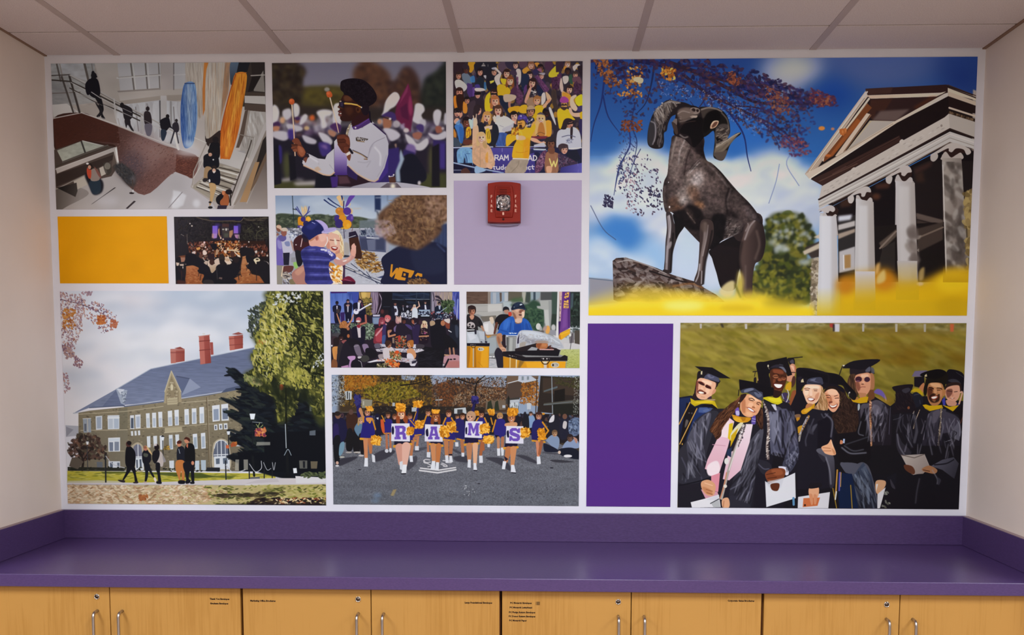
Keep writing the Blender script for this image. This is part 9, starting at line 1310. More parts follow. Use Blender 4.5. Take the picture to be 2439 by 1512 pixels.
PICS['grads'] = '''
o 1605 760 .30427
bg 7a6c22
g 94813a 6e6420 0,100 0,700 30,20 2300,20 2300,760 30,760
f 8a7a40~10 30,20 2300,20 2300,95 30,75
K 120 60,20,0,20 a8a074@.4~3|6a6030@.5~3|b4ac84@.3~3|5c5428@.5~3 30,25 2300,25 2300,90 30,75
k 620 120,26,22,14 a49438@.30|5e5414@.32|84781e@.4|b0a04a@.22|4e4a12@.25 30,90 2300,90 2300,700 30,700
k 260 60,14,24,16 bca850@.22|564c10@.3|948830@.3 30,90 2300,90 2300,700 30,700
k 90 160,40,16,10 6a4a08@.28~14|8a6a18@.25~14 1100,90 2300,90 2300,420 1100,300
b 6 30,60 2300,60 2300,740 30,740
f 74602c@.6~8 30,80 2300,95 2300,110 30,90
f b0a8a0 200,38 218,38 216,75 202,75; f b8b0a8 550,38 570,38 570,78 553,78; f b8b0a8 876,38 896,38 894,88 876,88; f b0a8a0 1468,35 1486,35 1484,96 1468,96; f b4ac9c 1726,35 1746,35 1744,98 1728,98; f a8a090 1950,35 1970,35 1968,98 1952,98; f c4623c~3 2158,35 2190,35 2186,96 2160,96; f a83c34~3 1212,35 1246,35 1244,70 1215,60; f c8c4cc~3 1250,35 1292,35 1290,98 1252,98; f 28202c~4 1238,40 1252,40 1252,95 1240,95; f 3c3428~4 360,38 380,38 390,70 372,66; f 5c5430@.7~6 1500,36 1720,36 1720,60 1500,66
e a07a34@.4~20 500,445 60,18; e b0702c@.3~20 1640,650 80,60
f 17141a 40,1000 60,640 150,600 330,700 420,720 900,700 1000,720 1380,620 1560,600 1690,680 1740,640 1960,600 2270,640 2250,1490 30,1480
o 1940 840 .1476
c 141018 2120,320 2190,262 2400,340 2410,620 2330,640 2340,520 2180,540 2100,470; l 3a3640 8 2280,310 2400,390; c 3c3a44@.8~3 2150,450 2200,420 2290,430 2360,500 2260,490
c 2c1c1a 2100,540 2180,480 2330,480 2370,560 2340,640 2110,600; c d49a80 2120,570 2200,530 2310,520 2340,560 2340,680 2290,770 2200,800 2130,740 2100,650; c 5a2c24@.7~4 2120,600 2210,580 2220,650 2160,720 2130,700; s 2c1616 9 2140,610 2210,622; s 2c1616 9 2250,628 2300,622; s 9a5444 8 2170,725 2220,740 2260,725; f eee6e0 2190,730 2235,728 2225,740; c c07c64@.7 2220,640 2240,690 2210,700
f 3c3c9c 2050,760 2100,700 2110,860 2070,850; f 3a3480 2280,850 2340,780 2320,860; c c89078 2120,760 2280,790 2270,850 2150,850; s d0a088 26 2330,820 2380,640 2340,640
f c8a014 2060,840 2180,870 2330,840 2230,945 2120,880
f 140f14 2230,940 2400,840 2400,1300 2330,1150; l a85838 5 2390,1030 2350,1140
f 6c6280~3 1560,380 1610,290 1800,280 1830,310 1700,385; f 17121a 1600,390 1760,380 1770,500 1690,560 1600,540; c b87850 1680,560 1760,480 1760,620 1700,640; f b89a18 1545,620 1600,570 1690,580 1740,640 1740,690 1640,640
c 1a131a 1265,540 1560,505 1570,570 1540,640 1600,700 1640,960 1500,960 1380,960 1230,980 1290,820 1300,640 1265,600; c 3c3a44@.8~3 1400,600 1500,560 1540,600 1460,650; c 1c1c28 1560,680 1640,630 1740,720 1730,820 1640,880 1590,760; s 4a4c60@.8~3 12 1600,680 1680,660; s 4c4c5c@.8 8 1690,760 1700,820; e 9a5a38@.8~3 1510,885 20,24
K 60 60,10,60,30 2e2024@.6|140c10@.6|3a2a2a@.4 1290,640 1560,640 1640,900 1260,930
f 1b1820 1730,840 2060,900 2320,1000 2400,1500 1500,1500 1240,1000 1620,960
g 423e4b 1e1a25 1900,920 2100,1500 1880,940 2050,900 2120,910 2040,1500 1720,1500 1820,1000
f 5a5462@.8~4 1900,960 2000,900 2030,960 1960,1120 1900,1140; s 8a8494@.7~3 12 1840,980 1800,1150 1750,1400; s 6a6472@.7~4 20 1780,1100 1720,1300; f 3e3a48~5 2060,920 2260,1000 2330,1060 2350,1180 2200,1280 2060,1300; s 8e8a9a@.8~3 10 2260,1060 2180,1200 2170,1300; f 5e5c6a@.9~3 2180,1300 2340,1080 2370,1280 2330,1420 2200,1360; s 15121a@.9 12 2220,1250 2290,1290 2250,1350; s 9a98a8@.7~2 9 2300,1090 2340,1180 2340,1340; l 6c6a74 12 2090,1440 2200,1405; s 8c8a98@.7~2 10 1520,1290 1550,1130 1600,960; s 6a6876@.6~3 9 1260,1080 1360,1050 1430,1000; s 6a6876@.6~3 9 1390,1040 1360,1160 1390,1280; c 5c5864@.8~4 1320,1310 1380,1400 1400,1490 1330,1480
f c8a012 1735,840 1790,830 1850,850 2050,840 2070,890 1850,940 1780,900; l a07c10 6 2050,850 2060,900; s 8a6e10@.7 8 1790,900 1850,930
l 7a6a5c 26 2040,900 2000,1490; K 30 16,8,50,0 c8b8a0 2020,900 2060,900 2015,1490 1980,1490; s c0a890 12 1690,920 1620,1100 1590,1220; K 16 14,8,50,0 3a2a24 1670,920 1700,920 1600,1220 1580,1220; s b0a090 9 1600,940 1580,980
c 17120f 1700,350 1790,300 1990,262 2120,320 2150,400 2110,500 2080,560 1980,490 1840,490 1830,560 1780,700 1750,600 1790,400; c 0f0c0f 1690,355 1980,262 2125,320 1960,420
f c8b890 1770,360 1800,335 1810,380 1770,385; s 8c7c60 7 1770,390 1800,420
c b0764c 1840,500 1900,478 2040,490 2080,580 2060,720 2000,830 1900,850 1840,790 1810,680 1815,560; c e0ac80@.9~5 1860,490 1980,485 2030,510 2030,560 1900,545; c d49a70@.8~4 1920,570 1960,580 1970,640 1930,660; c 4a2216@.85~6 1820,570 1900,560 1890,680 1850,760 1820,680; c c88a60@.8~5 1990,600 2060,620 2040,700 2000,700
s 1c0c08 12 1840,555 1890,565 1915,580; s 1c0c08 11 1970,565 2020,568 2050,585; s 26120c 9 1850,590 1890,598; s 26120c 9 1975,600 2020,600; c 24120e@.85~4 1850,700 1900,660 1960,690 2010,660 2010,760 1960,800 1890,800 1850,760; c 8c3c2c 1870,710 1940,690 1990,700 1960,745 1900,755; c f0e4dc 1880,715 1940,700 1975,708 1940,735 1900,738; c a06844@.8~3 1890,760 1950,760 1930,790; c 2a120c@.8 1900,650 1950,660 1940,675 1900,670; c b47848 2060,600 2110,600 2100,680 2060,690
c 241c22 560,340 620,140 1040,110 900,220 960,330 900,330 760,330 640,360; c 17131b 440,240 620,130 1050,108 800,260 560,250; l 1a141a 14 440,210 380,380; c d8d0c8 440,200 470,195 475,212 450,215; c 5c5c6c@.9~3 810,280 880,220 890,290 830,310; c 54545f@.9~3 900,230 950,260 950,330 910,320
c 4a3224 560,360 640,340 680,420 700,640 660,730 560,720 520,600 520,470; c a8704c 890,330 950,370 955,560 900,620 880,640 880,500; c 6c4228 860,620 940,600 960,720 900,780 850,760; K 40 90,9,80,10 7a5638@.6|2c1c16@.6 530,370 650,350 690,640 560,720
c d49474 650,370 760,330 880,330 895,480 880,600 820,680 740,690 680,620 650,500; c 6a3428@.7~6 640,480 700,470 730,560 700,620 670,580; c f0c8a8@.7~5 740,350 850,345 850,390 760,400; c e0a888@.8~4 770,450 800,470 800,500 760,500; f b87c58 700,640 820,650 830,720 720,730
e 3a1c2a 700,425 54,44; e 3c2030 838,428 46,40; l c4a084 5 750,425 795,425; e c09090@.8 640,420 8,12; e 9a6478@.6~3 690,455 34,12; s 8a443c 9 720,560 760,548 810,550; e 5a2a20@.7 765,505 24,10
f c89a14 580,740 700,730 820,705 860,710 840,800 720,815 600,790; c a8743c 580,700 700,720 690,750 590,760
f 1f1a22 580,790 720,815 850,800 940,740 1180,840 1240,1000 1230,1490 700,1490
G 524c58 221d27 760,820 1000,1500 740,850 860,810 1000,760 1130,840 1100,1000 900,1010 900,1400 820,1480 740,1100
c 6c6674@.8~4 930,840 1030,860 1060,960 960,1000; c 7a7484@.7~3 960,980 1060,960 1090,990 1000,1040; c 4e4a58~4 1020,780 1140,850 1180,1000 1100,900; s 8a8694@.7~3 12 780,1010 720,1150 740,1330; s 7c7886@.8~2 9 760,1000 830,1020; s 8c8896@.7~2 8 820,1130 860,1300 870,1400; c 8a8694 1010,1155 1080,1130 1050,1180; s 3c3842@.8~3 14 1180,900 1140,1250 1090,1490
c a8b0b8 690,830 720,830 720,900 690,930; l b07c58 34 890,790 905,1490; K 60 26,9,40,0 6a3c30|d8a888 870,790 925,790 925,1490 880,1490
c 6a58a0~3 950,640 1000,580 1080,610 1140,700 1150,760 1060,690; c c89a50@.8 1120,680 1150,760 1140,780
c 171217 300,330 420,380 520,500 660,650 640,760 560,720 480,600 420,520 180,520 100,400 0,290 0,300; c 100d12 0,290 380,380 640,640 560,620 460,520 200,520 120,420
c 2c1c18 400,560 480,600 520,720 640,820 700,1000 690,1240 600,1360 430,1370 340,1250 270,1020 370,930 420,800; K 240 70,9,70,60 4a3226@.7|1a100e@.8|3a261e@.8|5c4234@.4 400,560 520,700 660,830 700,1040 680,1250 430,1370 320,1220 280,1020 370,930
c e4a482 150,640 200,570 300,555 390,620 410,720 400,820 340,930 280,955 210,890 160,780; c b8683e@.6~5 150,650 220,700 230,860 180,800; c f4c8a8@.8~6 200,600 300,570 370,640 340,680 230,670; c f0b898@.7~4 300,720 380,730 380,800 320,780
s 3a1a12 8 170,690 220,683 245,700; s 3a1a12 8 310,700 360,685; s 4a2016 10 190,720 240,725; s 4a2016 10 320,732 380,728; c b46c48@.8 250,700 275,770 230,790; c 8a3a28 215,830 290,850 360,820 340,880 280,900 240,880; c f8ece4 230,838 290,855 350,830 330,865 270,880; c 5a2018@.7 220,790 270,780 280,800 230,820; e f0e8e0 555,640 8,14 10; l c8bca8 8 540,640 540,700
K 50 60,8,60,40 4a3226@.7|1a100e@.8 390,600 430,640 430,900 390,900
c 241613 140,650 165,575 230,535 330,535 400,590 425,720 385,660 340,600 270,580 195,600
c 14101a 130,600 150,520 300,500 440,560 470,640 420,620 330,545 200,545
o 1605 760 .30427
f 141116 1240,900 1420,880 1480,720 1530,900 1540,1080 1480,1160 1290,1120 1260,1000
s 7c7c8a@.8~3 11 1310,1005 1380,1050 1500,1045; s 6c6c78@.7~3 8 1330,990 1400,1030 1480,1020; s 5a5a66@.6~3 8 1340,980 1430,950 1520,920; s 8a8a98@.7~2 7 1460,800 1440,890 1480,910
c 4e4e5c 1300,1120 1400,1140 1480,1120 1540,1200 1590,1480 1440,1480 1370,1240 1390,1200 1340,1200; g 3a4256 22222e 1450,1140 1500,1480 1390,1230 1480,1120 1545,1230 1590,1480 1440,1480 1375,1250; K 50 120,14,70,20 6c7488@.5|14141c@.6|8a92a4@.25 1390,1230 1500,1140 1590,1480 1440,1480; c 50505e 1300,1125 1440,1135 1400,1220 1340,1190
f 121e3c 1270,1200 1390,1210 1440,1480 1290,1480; l 94742c 8 1240,1320 1270,1480; l 94742c 8 1380,1300 1392,1480; l b8863c 12 1275,1180 1262,1380; l 5a50a8 12 1296,1200 1290,1340; l c8943c 6 1304,1200 1300,1310; l d8d4d0 10 1268,1350 1260,1410
c c89874 1580,1265 1650,1265 1650,1310 1600,1370 1575,1340; f d8d4d8 1580,1290 1595,1290 1580,1350; f d4d0d6 1590,1370 1655,1315 1610,1480 1590,1482; K 10 30,14,40,40 6c6c5c@.7|9a9a90@.6 1640,1330 1700,1330 1690,1480 1620,1480
f 1a1820 1660,1240 1740,1200 1730,1330; c 3c3842@.8 1690,1250 1720,1300 1730,1330 1700,1310; l 68647a@.6 5 1690,690 1680,900
c 2c2832 1740,880 1780,960 1860,1040 1790,1080 1740,1000; s 7a7886@.8~3 9 1745,900 1760,990 1800,1060; s 5a5866@.6~3 9 1770,740 1740,880
f a89c98 1775,1065 1960,1055 2000,1150 1960,1200 1870,1220 1820,1150; g b4a8a2 8c7e7a 1780,1060 1960,1220 1785,1072 1955,1058 1995,1150 1950,1210 1860,1215; l 5c504c 6 1775,1062 1880,1085 1960,1056; c 5a3424 1800,1140 1860,1150 1885,1190 1870,1215 1810,1180; c 9c6c4c 1940,1170 2000,1145 2060,1180 2040,1210 1980,1200 1950,1190; s 3c2018 5 1950,1180 2000,1190
g 545260 2c2a34 2020,1120 2200,1240 2010,1150 2100,1100 2190,1080 2230,1130 2195,1250 2100,1180; s 1a1820 10 2040,1140 2130,1130 2190,1100; s 8c8a98@.6~2 8 2020,1180 2060,1250 2060,1290; s 74727e@.7~3 9 2170,830 2200,930 2160,990; s 26242c@.8 20 2190,880 2180,960; c 3a3844@.7 2060,1240 2090,1260 2070,1300; s 4a4854@.6~3 12 1920,1250 1900,1350 1890,1440
s 55535f@.7~4 24 1880,760 1900,860 1880,960; s 7c7a88@.6~3 9 2010,760 1990,900 2020,1060; s 36343e@.8~4 16 1840,900 1860,1000
o 1605 760 .30427
K 60 110,9,96,24 8c8898@.5~2|5c5866@.6~2|15121a@.8~2 1480,700 1640,660 1680,740 1640,960 1500,960
K 60 110,9,84,26 8a8696@.5~2|5a5664@.6~2|14121a@.8~2 1780,740 2200,780 2230,1000 2180,1100 1800,1040
o 1610 840 .1476
c 1a141a 1790,95 1890,90 1905,190 1830,190 1810,160; c 4a4856@.9~2 1830,130 1880,110 1890,170 1840,165; l 141018 14 1800,92 2028,68; c c88c70 1830,200 1900,185 1920,270 1900,380 1860,470 1780,450 1770,400; c e8b8a0@.8~3 1840,210 1890,220 1890,290; l 281418 12 1850,318 1915,318; c 4a2a24 1880,380 1920,400 1910,500 1860,560 1850,480; c b46848@.8 1900,200 1930,240 1920,320
c c8961c 1780,500 1850,470 1840,600 1770,600 1755,560; c 8c4c2c 1870,620 1930,620 1920,800 1830,850 1830,760; c 3c3050 1690,680 1740,640 1800,660 1780,720 1830,790 1760,800; s c0bcc8 14 1790,600 1810,680 1780,780 1740,810; s a8a4b8 12 1700,660 1730,740
l 1a141a 14 1235,308 1320,296; l 1a141a 10 1270,310 1260,380; c 1c161a 1250,410 1285,400 1285,480 1250,485; c b48468 1320,400 1380,410 1390,480 1360,520 1310,480; c 2a1c20 1310,450 1380,470 1370,540 1310,520
f 13172c 50,720 240,690 600,800 680,930 640,1490 45,1490
g 1c2850 141830 60,750 300,1400 55,740 230,720 100,1490 45,1490; f 151116 170,800 330,900 180,1490 50,1490 100,1200; f 1c2c5c~4 330,900 560,880 500,1000 330,1150 200,1490 130,1490; f 4a5c90@.9~4 370,880 500,880 540,930 440,970 360,960; c 5c6a94@.7~3 430,930 560,890 620,920 500,970
c 8a8078@.6~3 160,1080 200,1100 170,1180 140,1200; e 8a8078@.6 210,970 14,10; e 7a7470@.6 255,975 10,16
l b8863c 18 225,800 50,1150; l d0a45c 7 222,800 55,1145; l b8863c 18 335,900 60,1470; l d0a45c 7 332,905 60,1465; e c09040 100,1470 10,16
f 151015 400,860 560,800 640,830 660,930 560,880
c 1e1418 330,450 360,300 500,340 700,440 680,500 620,560 400,420 380,480 320,660 290,660; c 5a3c2c 600,500 650,480 640,580 600,610; c 28181a 300,640 330,680 340,760 260,730
c e4ac8c 345,440 430,405 560,440 640,500 600,640 560,700 480,750 390,750 330,700 320,600; c 6a2c24@.8~5 320,480 360,470 345,620 330,680; c f4ccb0@.9~6 420,440 560,470 560,520 440,490; c f0c0a4@.8~4 400,560 430,560 440,600 400,600; c f0c4a8@.8~5 480,580 540,600 520,660 470,650
c 3a1616 355,475 400,465 460,515 440,530 380,505; c 3a1616 470,530 500,520 560,560 555,585 480,560; s 8a4030 7 350,460 410,470 460,500; s 6a2a20 7 490,515 560,550; c 5a2018 350,610 400,610 480,640 470,670 400,660 350,650; c f8ece0 360,630 400,625 450,645 430,660 380,655; c 7a3828@.8 370,590 420,600 440,625 380,615; c 8a4a38@.7 340,560 360,590 340,600; c d09070 600,600 640,590 630,640 570,680; s a86444@.7 6 400,710 460,720
c 1a151b 360,340 410,290 500,330 690,430 690,490 640,480 480,420 390,400; c 4a4a60 450,410 500,345 560,340 620,370 680,400 690,470 560,440; c 6c6c84@.8~2 500,370 540,350 560,390 610,380 600,410 540,410; f 141016 300,220 580,240 875,415 700,410 560,350 420,300; f c8b890 400,300 425,295 420,355 395,350; l e8dcb8 6 405,305 405,345
f c4a81a 230,730 300,770 500,760 620,780 670,900 580,830 420,820 300,865 240,820; c e0c42c@.8~4 300,800 400,790 520,770 600,790 480,815 380,820; s 8a7410@.7 6 280,850 400,825 540,815; c 3a2438 500,740 560,700 570,740; c c8a0a0@.7 440,760 620,750 600,770
o 1605 760 .30427
f 15121a 900,700 960,560 1140,560 1160,700 1250,800 1260,1320 960,1320 940,1000
o 1610 840 .1476
c 17121a 1930,380 1980,240 2439,330 2439,560 2350,560 2300,520 2070,520 1990,700 1960,960 1830,870 1920,740; f 100d13 1930,380 1970,243 2439,360 2439,480 2100,410; l 1a141a 16 2310,320 2405,325
c 201a26 1960,400 2010,380 2020,440 1970,450; f c8b890 2010,440 2040,415 2055,475 2005,478; c 3a3a4c 2120,430 2200,400 2330,395 2360,460 2350,510 2180,520 2100,500; c 6a6c84@.8~2 2150,440 2250,410 2230,450 2300,480; s 1a161e 10 2120,470 2200,490 2330,500
c b4845c 2300,520 2360,560 2380,700 2439,800 2439,920 2380,930 2340,1040 2260,1050 2220,900 2280,800 2330,640; K 90 110,10,75,25 d8b080@.6|7a5430@.7|e4c498@.5|94683c@.6 2310,540 2370,560 2439,800 2420,920 2330,1040 2250,1040 2230,900 2320,700
c e8b898 2060,540 2100,510 2290,515 2330,560 2320,680 2270,790 2190,830 2110,810 2060,700 2035,620; c f8dcc4@.8~5 2090,530 2280,530 2290,580 2110,570; c f8d8c0@.8~5 2060,620 2120,600 2130,660 2080,690; c c07858@.6~4 2240,680 2300,640 2280,740 2230,760; c f4ccb4@.9~3 2150,590 2180,590 2190,680 2150,690
s 5a2c20 8 2060,580 2110,568 2150,580; s 6a3828 7 2210,585 2270,588; s 4a2018 9 2080,600 2130,602; s 4a2018 9 2220,610 2265,612; s b07050 7 2140,700 2180,708; c 8c3c30 2110,735 2160,720 2230,745 2200,780 2140,775; c fcf4f0 2120,738 2160,728 2215,745 2180,768 2140,765
c c88e1c 2010,940 2060,900 2140,870 2230,820 2200,930 2100,980 2030,985; c e0ac34@.8~3 2060,930 2180,870 2160,920 2090,960; c b47448 2110,820 2200,830 2140,880 2080,890
c 7a5a44 1910,1000 1990,990 2000,1040 1930,1060; c b87c20 1930,1060 1990,1050 1950,1150 1930,1240; c c88420 1960,1220 2000,1200 1990,1260 1950,1300
o 1605 760 .30427
f 1b1822 960,800 1080,700 1200,720 1240,800 1245,1000 1250,1310 1150,1330 960,1330 965,1000
f 14111a 1120,800 1210,760 1230,900 1200,1060 1120,1060
l a87c40 18 1050,760 980,900; l a8a0a4 16 1040,770 990,870 975,950; K 20 10,6,40,0 3a2c34 1030,770 1060,780 990,900 970,930; c c08a24 960,850 1000,830 985,880 965,890; l 8c8474 7 990,900 965,970
s 7a7888@.7~3 12 1180,740 1235,800 1225,920; s 5a5866@.7~3 9 1090,780 1030,930 1030,990; c 6a6876@.6~3 1080,840 1120,820 1080,890; s 6c6a78@.7~2 7 1200,740 1170,770 1150,740; c 3c3a46@.7~3 1090,900 1040,880 1050,820
G 5a5864 2e2b35 1120,1040 1230,1300 1110,1030 1160,1010 1240,1060 1255,1180 1250,1300 1215,1310 1195,1120; s 8c8a98@.7~3 10 1185,1080 1215,1180 1225,1290; c 2e2b36@.9 1120,1050 1180,1080 1170,1120
c e8ac84 1150,1000 1200,975 1225,940 1240,980 1265,1050 1240,1065 1190,1055 1170,1040; s a8603c 4 1160,1005 1220,1010; s a8603c 4 1165,1030 1225,1030; s f8d0b0@.8 6 1230,960 1240,1000; c c07c54@.7 1230,1010 1260,1040 1250,1060
c c8805c 1300,945 1320,955 1315,975 1295,975; f a8b8d8 1320,935 1335,935 1332,970 1318,970
f 1a1720 700,620 850,640 900,660 960,800 975,1000 960,1200 840,1500 600,1500 640,1100
f 48465a~3 740,700 800,680 870,690 940,790 970,980 930,1080 880,1100 820,1060 780,1050 750,1000
g 6c6c80 46465a 740,720 820,1050 735,730 800,720 835,800 830,1050 780,1030 755,1060; s 1c1a24@.9~3 16 830,720 850,830 845,1000; f 76768a@.8~3 760,740 810,740 820,860 780,980 760,940; s 8c8ca0@.7~3 12 900,760 920,860 910,960; s 5a5a6c@.8~4 18 870,720 890,840 880,1000; s 15131a@.9~3 14 940,880 890,980 850,1100
f 16131a 780,1040 860,1060 830,1180 760,1180; c 3a3a4c 860,1100 950,980 975,1020 960,1110 900,1200 850,1160; s 74748a@.8~2 10 960,1000 920,1070 870,1110; s 8c8ca0@.7~2 7 970,1050 930,1110 890,1150; c d8d4e4 820,1150 880,1160 895,1210 870,1220 860,1180 820,1165; c 26242e 640,1100 740,1120 760,1180 690,1210; s 6c6a80@.7~2 8 655,1130 700,1170 740,1170
K 50 100,9,82,24 9a9ab0@.45~2|6a6a80@.5~2|15131c@.8~2 740,700 940,720 960,1000 880,1090 760,1060
K 30 80,8,60,30 8a8aa0@.5~2|15131c@.7~2 860,1090 960,1000 970,1100 880,1200
= strand 700,650 725,720 735,800 735,900 725,1000 735,1090
s 8c7c78 20 $strand; K 60 16,7,-30,0 d8ccc4|4a3a3a 690,650 740,650 750,900 745,1100 715,1100 725,800
f 17131b 1460,1160 1462,1160 1461,1161
o 1610 840 .1476
c 181318 1290,170 1500,160 1760,250 1760,320 1500,330 1510,420 1530,560 1480,540 1330,500 1330,400
c 4a2416 1510,300 1600,250 1740,290 1780,400 1750,520 1690,640 1620,650 1560,600 1520,480; c 8a4830@.8~6 1560,270 1700,280 1720,340 1580,330; c b46a44@.7~4 1560,360 1620,350 1640,400 1580,410; c a85a38@.7~4 1700,390 1760,400 1750,440 1700,440; c 8a4a30@.7~5 1560,430 1600,440 1560,520; c 9a5438@.8~4 1640,410 1690,420 1690,460 1640,460
s 1a0a08 9 1560,345 1620,340 1650,360; s 1a0a08 9 1690,375 1760,385; s c89070@.7 5 1550,380 1600,405 1640,395; s c89070@.7 5 1690,410 1730,425 1765,415; s 1a0a08 8 1570,380 1630,380; s 1a0a08 8 1700,405 1750,408; c 2a0e0c@.8 1610,440 1650,460 1710,460 1690,475 1620,470
c 5a1c18 1560,490 1640,500 1720,500 1690,570 1630,585 1580,550; c f8ece8 1575,505 1640,505 1705,515 1680,560 1630,565 1590,540; s a86a50@.6~3 8 1590,590 1640,610 1690,590
f 120e13 1290,172 1775,68 1865,355 1790,380 1740,260 1640,190 1500,240 1490,340 1500,560 1400,540 1330,500; c 2a2632@.9~2 1510,240 1600,190 1700,200 1760,270 1770,330 1700,260 1600,240; c 6c6c7c@.9~2 1650,230 1720,230 1765,290 1760,320 1700,260; l 4a4854 8 1660,185 1720,200; e d8ccb0 1478,212 12,20; s b0a48c 6 1478,230 1495,265
f c8b81c 1400,690 1560,720 1670,700 1710,800 1640,840 1540,810 1400,740; c e0d02c@.8~4 1480,730 1660,730 1680,790 1560,790; c 2a1614 1560,600 1700,640 1640,720 1560,710
f c8c4d0~2 1520,830 1600,830 1620,930 1580,920; f 24202a 1400,770 1520,820 1610,960 1480,930; f 1c1822 1620,840 1720,810 1820,900 1700,900
o 1605 760 .30427
c 7a3e24 710,1210 760,1170 840,1165 870,1190 850,1250 800,1290 740,1280; c 9a5434@.8~3 760,1180 830,1175 850,1210 790,1220; s 34160e 4 720,1215 790,1200; s 34160e 4 730,1245 800,1235; s 34160e 4 745,1270 820,1255; c 5a2c1a 760,1290 815,1290 810,1335 770,1335; s c08868@.7 5 740,1262 810,1270
f d8d6de 710,1265 740,1290 860,1240 945,1200 950,1400 720,1470; f c8c6d0@.8~3 712,1280 760,1330 830,1320 860,1240 730,1270; c 5a2c1a 755,1290 820,1285 810,1340 765,1335; l 5a88b0 18 932,1400 934,1450
f d4d0d8 968,1390 1218,1352 1205,1480 965,1478; c dca07c 1055,1320 1125,1310 1130,1370 1110,1400 1060,1395; f c4683c 1010,1400 1140,1395 1120,1460 1005,1470; c d08a64 1055,1370 1080,1375 1085,1440 1070,1450; c d08a64 1090,1375 1115,1380 1110,1440 1095,1445; e 2a1814 1022,1455 8,8; c 1a161c 1060,1290 1140,1280 1150,1310 1060,1325
f 1e1b24 100,940 300,700 480,700 680,800 690,1000 640,1200 620,1480 30,1480 30,1050
c 2c2a34 160,800 280,720 350,740 300,900 250,1080 280,1240 40,1280 35,1050 100,950; G 4c4a58 26242e 120,900 280,1240 100,960 200,780 290,740 240,960 230,1120 290,1240 150,1180
s 8c8a9a@.8~3 12 270,740 220,860 210,1020; s 76748a@.8~3 9 180,800 160,920 220,1090; s 8a8898@.7~3 9 110,960 160,1060 260,1120; s 1a1820@.8~3 12 240,800 240,900 230,980; f 2c2a34 35,1050 100,1080 280,1230 40,1280; s 5c5a6c@.7~3 8 60,1080 100,1180 90,1270; s 5c5a6c@.7~3 8 140,1120 200,1200 220,1260; s 14121a 10 40,1300 180,1270 280,1240
G 4a4854 201e28 660,880 480,1480 690,850 680,1000 640,1180 600,1460 540,1440 430,1400 480,1200 560,1000; s 8a8898@.7~3 11 660,900 580,1050 520,1200; s 1a1820@.8~3 14 620,960 560,1160 440,1300; s 6c6a7a@.8~3 9 600,1180 520,1280 440,1330; s 74728a@.7~3 8 610,1250 590,1340 560,1420; c 2a2833 440,1380 560,1420 600,1500 450,1500
K 46 110,9,72,22 8c8a9a@.55~2|6a6878@.6~2|15131a@.8~2|a4a2b2@.35~2 150,800 290,730 240,960 270,1220 60,1260 110,960
K 46 110,9,112,18 8c8a9a@.5~2|62606e@.6~2|15131a@.8~2 660,880 690,880 640,1200 600,1450 460,1400 500,1200
g e4c0cc d8a0b0 350,850 300,1250 340,930 430,770 470,800 420,1000 350,1210 240,1170 260,1100; f e0b4c4 345,935 420,900 430,960 400,1060; f ecd4d8 360,860 430,780 440,850 425,930 350,915; g e8d4dc dcb0c0 600,850 440,1230 560,820 615,820 590,960 520,1180 430,1260 380,1250 420,1060 480,1010
c ecd8de~2 290,1120 340,1110 360,1170 330,1220 270,1220 255,1160; s c890a4 5 300,980 400,990; f d88898 290,1225 360,1200 345,1350 290,1340; f e0a0b0@.9 210,1330 340,1350 350,1390 260,1430
f d8b820 430,820 460,810 450,960 420,930; c d8d0b0 500,820 540,810 500,880 450,950 440,900; f c8a018 445,910 500,850 480,920 440,1000; f 24304c 415,1020 450,1000 445,1080 410,1060
l a89c94 22 540,830 470,1030 420,1200 370,1400; l d8d0cc 8 545,830 478,1030 430,1180; l 4a3c38 5 530,840 460,1030; K 40 12,7,-40,0 3c3040|e4dce0 530,820 580,830 500,1020 480,1010; l 6a6058 5 560,830 500,1000; e dcd8d4 410,1110 18,26; s c08060 9 410,1200 390,1300 360,1400; e d8d0c8 400,1305 14,14
o 1610 840 .1476
c 402418 1050,670 1000,740 860,830 810,920 700,960 640,1060 540,1250 620,1320 640,1400 720,1340 740,1220 820,1110 900,1000 1010,900 1120,720; K 160 120,12,-52,25 6a4028@.7|24120e@.8|8a5a3a@.5|54301e@.7 1050,680 860,830 660,1000 550,1240 640,1390 740,1240 900,1010 1060,820
c 2c1814 1320,900 1390,900 1400,1100 1380,1240 1300,1140 1280,1020; K 60 100,10,80,20 5a3624@.6|180c0a@.7|8a5c40@.4 1300,900 1400,900 1400,1230 1300,1180
c e0a078 1100,690 1180,670 1290,720 1370,780 1350,900 1290,1000 1180,1040 1080,1000 1030,900 1040,780; c b06a44@.7~7 1050,780 1110,760 1110,960 1060,940; c f4c8a4@.8~6 1180,690 1300,740 1320,780 1200,760; c f0bc98@.8~5 1180,800 1240,820 1220,880 1150,860; c eab48e@.8~4 1260,820 1290,860 1270,890; c ecb890@.7~5 1140,950 1220,970 1200,1020 1130,1000
s 34160e 11 1170,735 1220,735 1260,765; s 34160e 10 1300,800 1340,805 1370,830; s 3a1a12 11 1170,755 1215,770 1240,775; s 3a1a12 11 1295,818 1330,838; c a05c3c@.9 1230,860 1270,880 1260,895 1220,885; c 8a3028 1140,880 1200,890 1270,950 1240,960 1180,930; c fcf4ec 1150,888 1200,900 1255,945 1220,945 1170,915; s 6a2a1c@.7 6 1125,870 1130,890; s 8a4a34@.7 6 1285,930 1280,960
c 2c1a18 1040,690 1100,660 1130,680 1060,780 1020,800
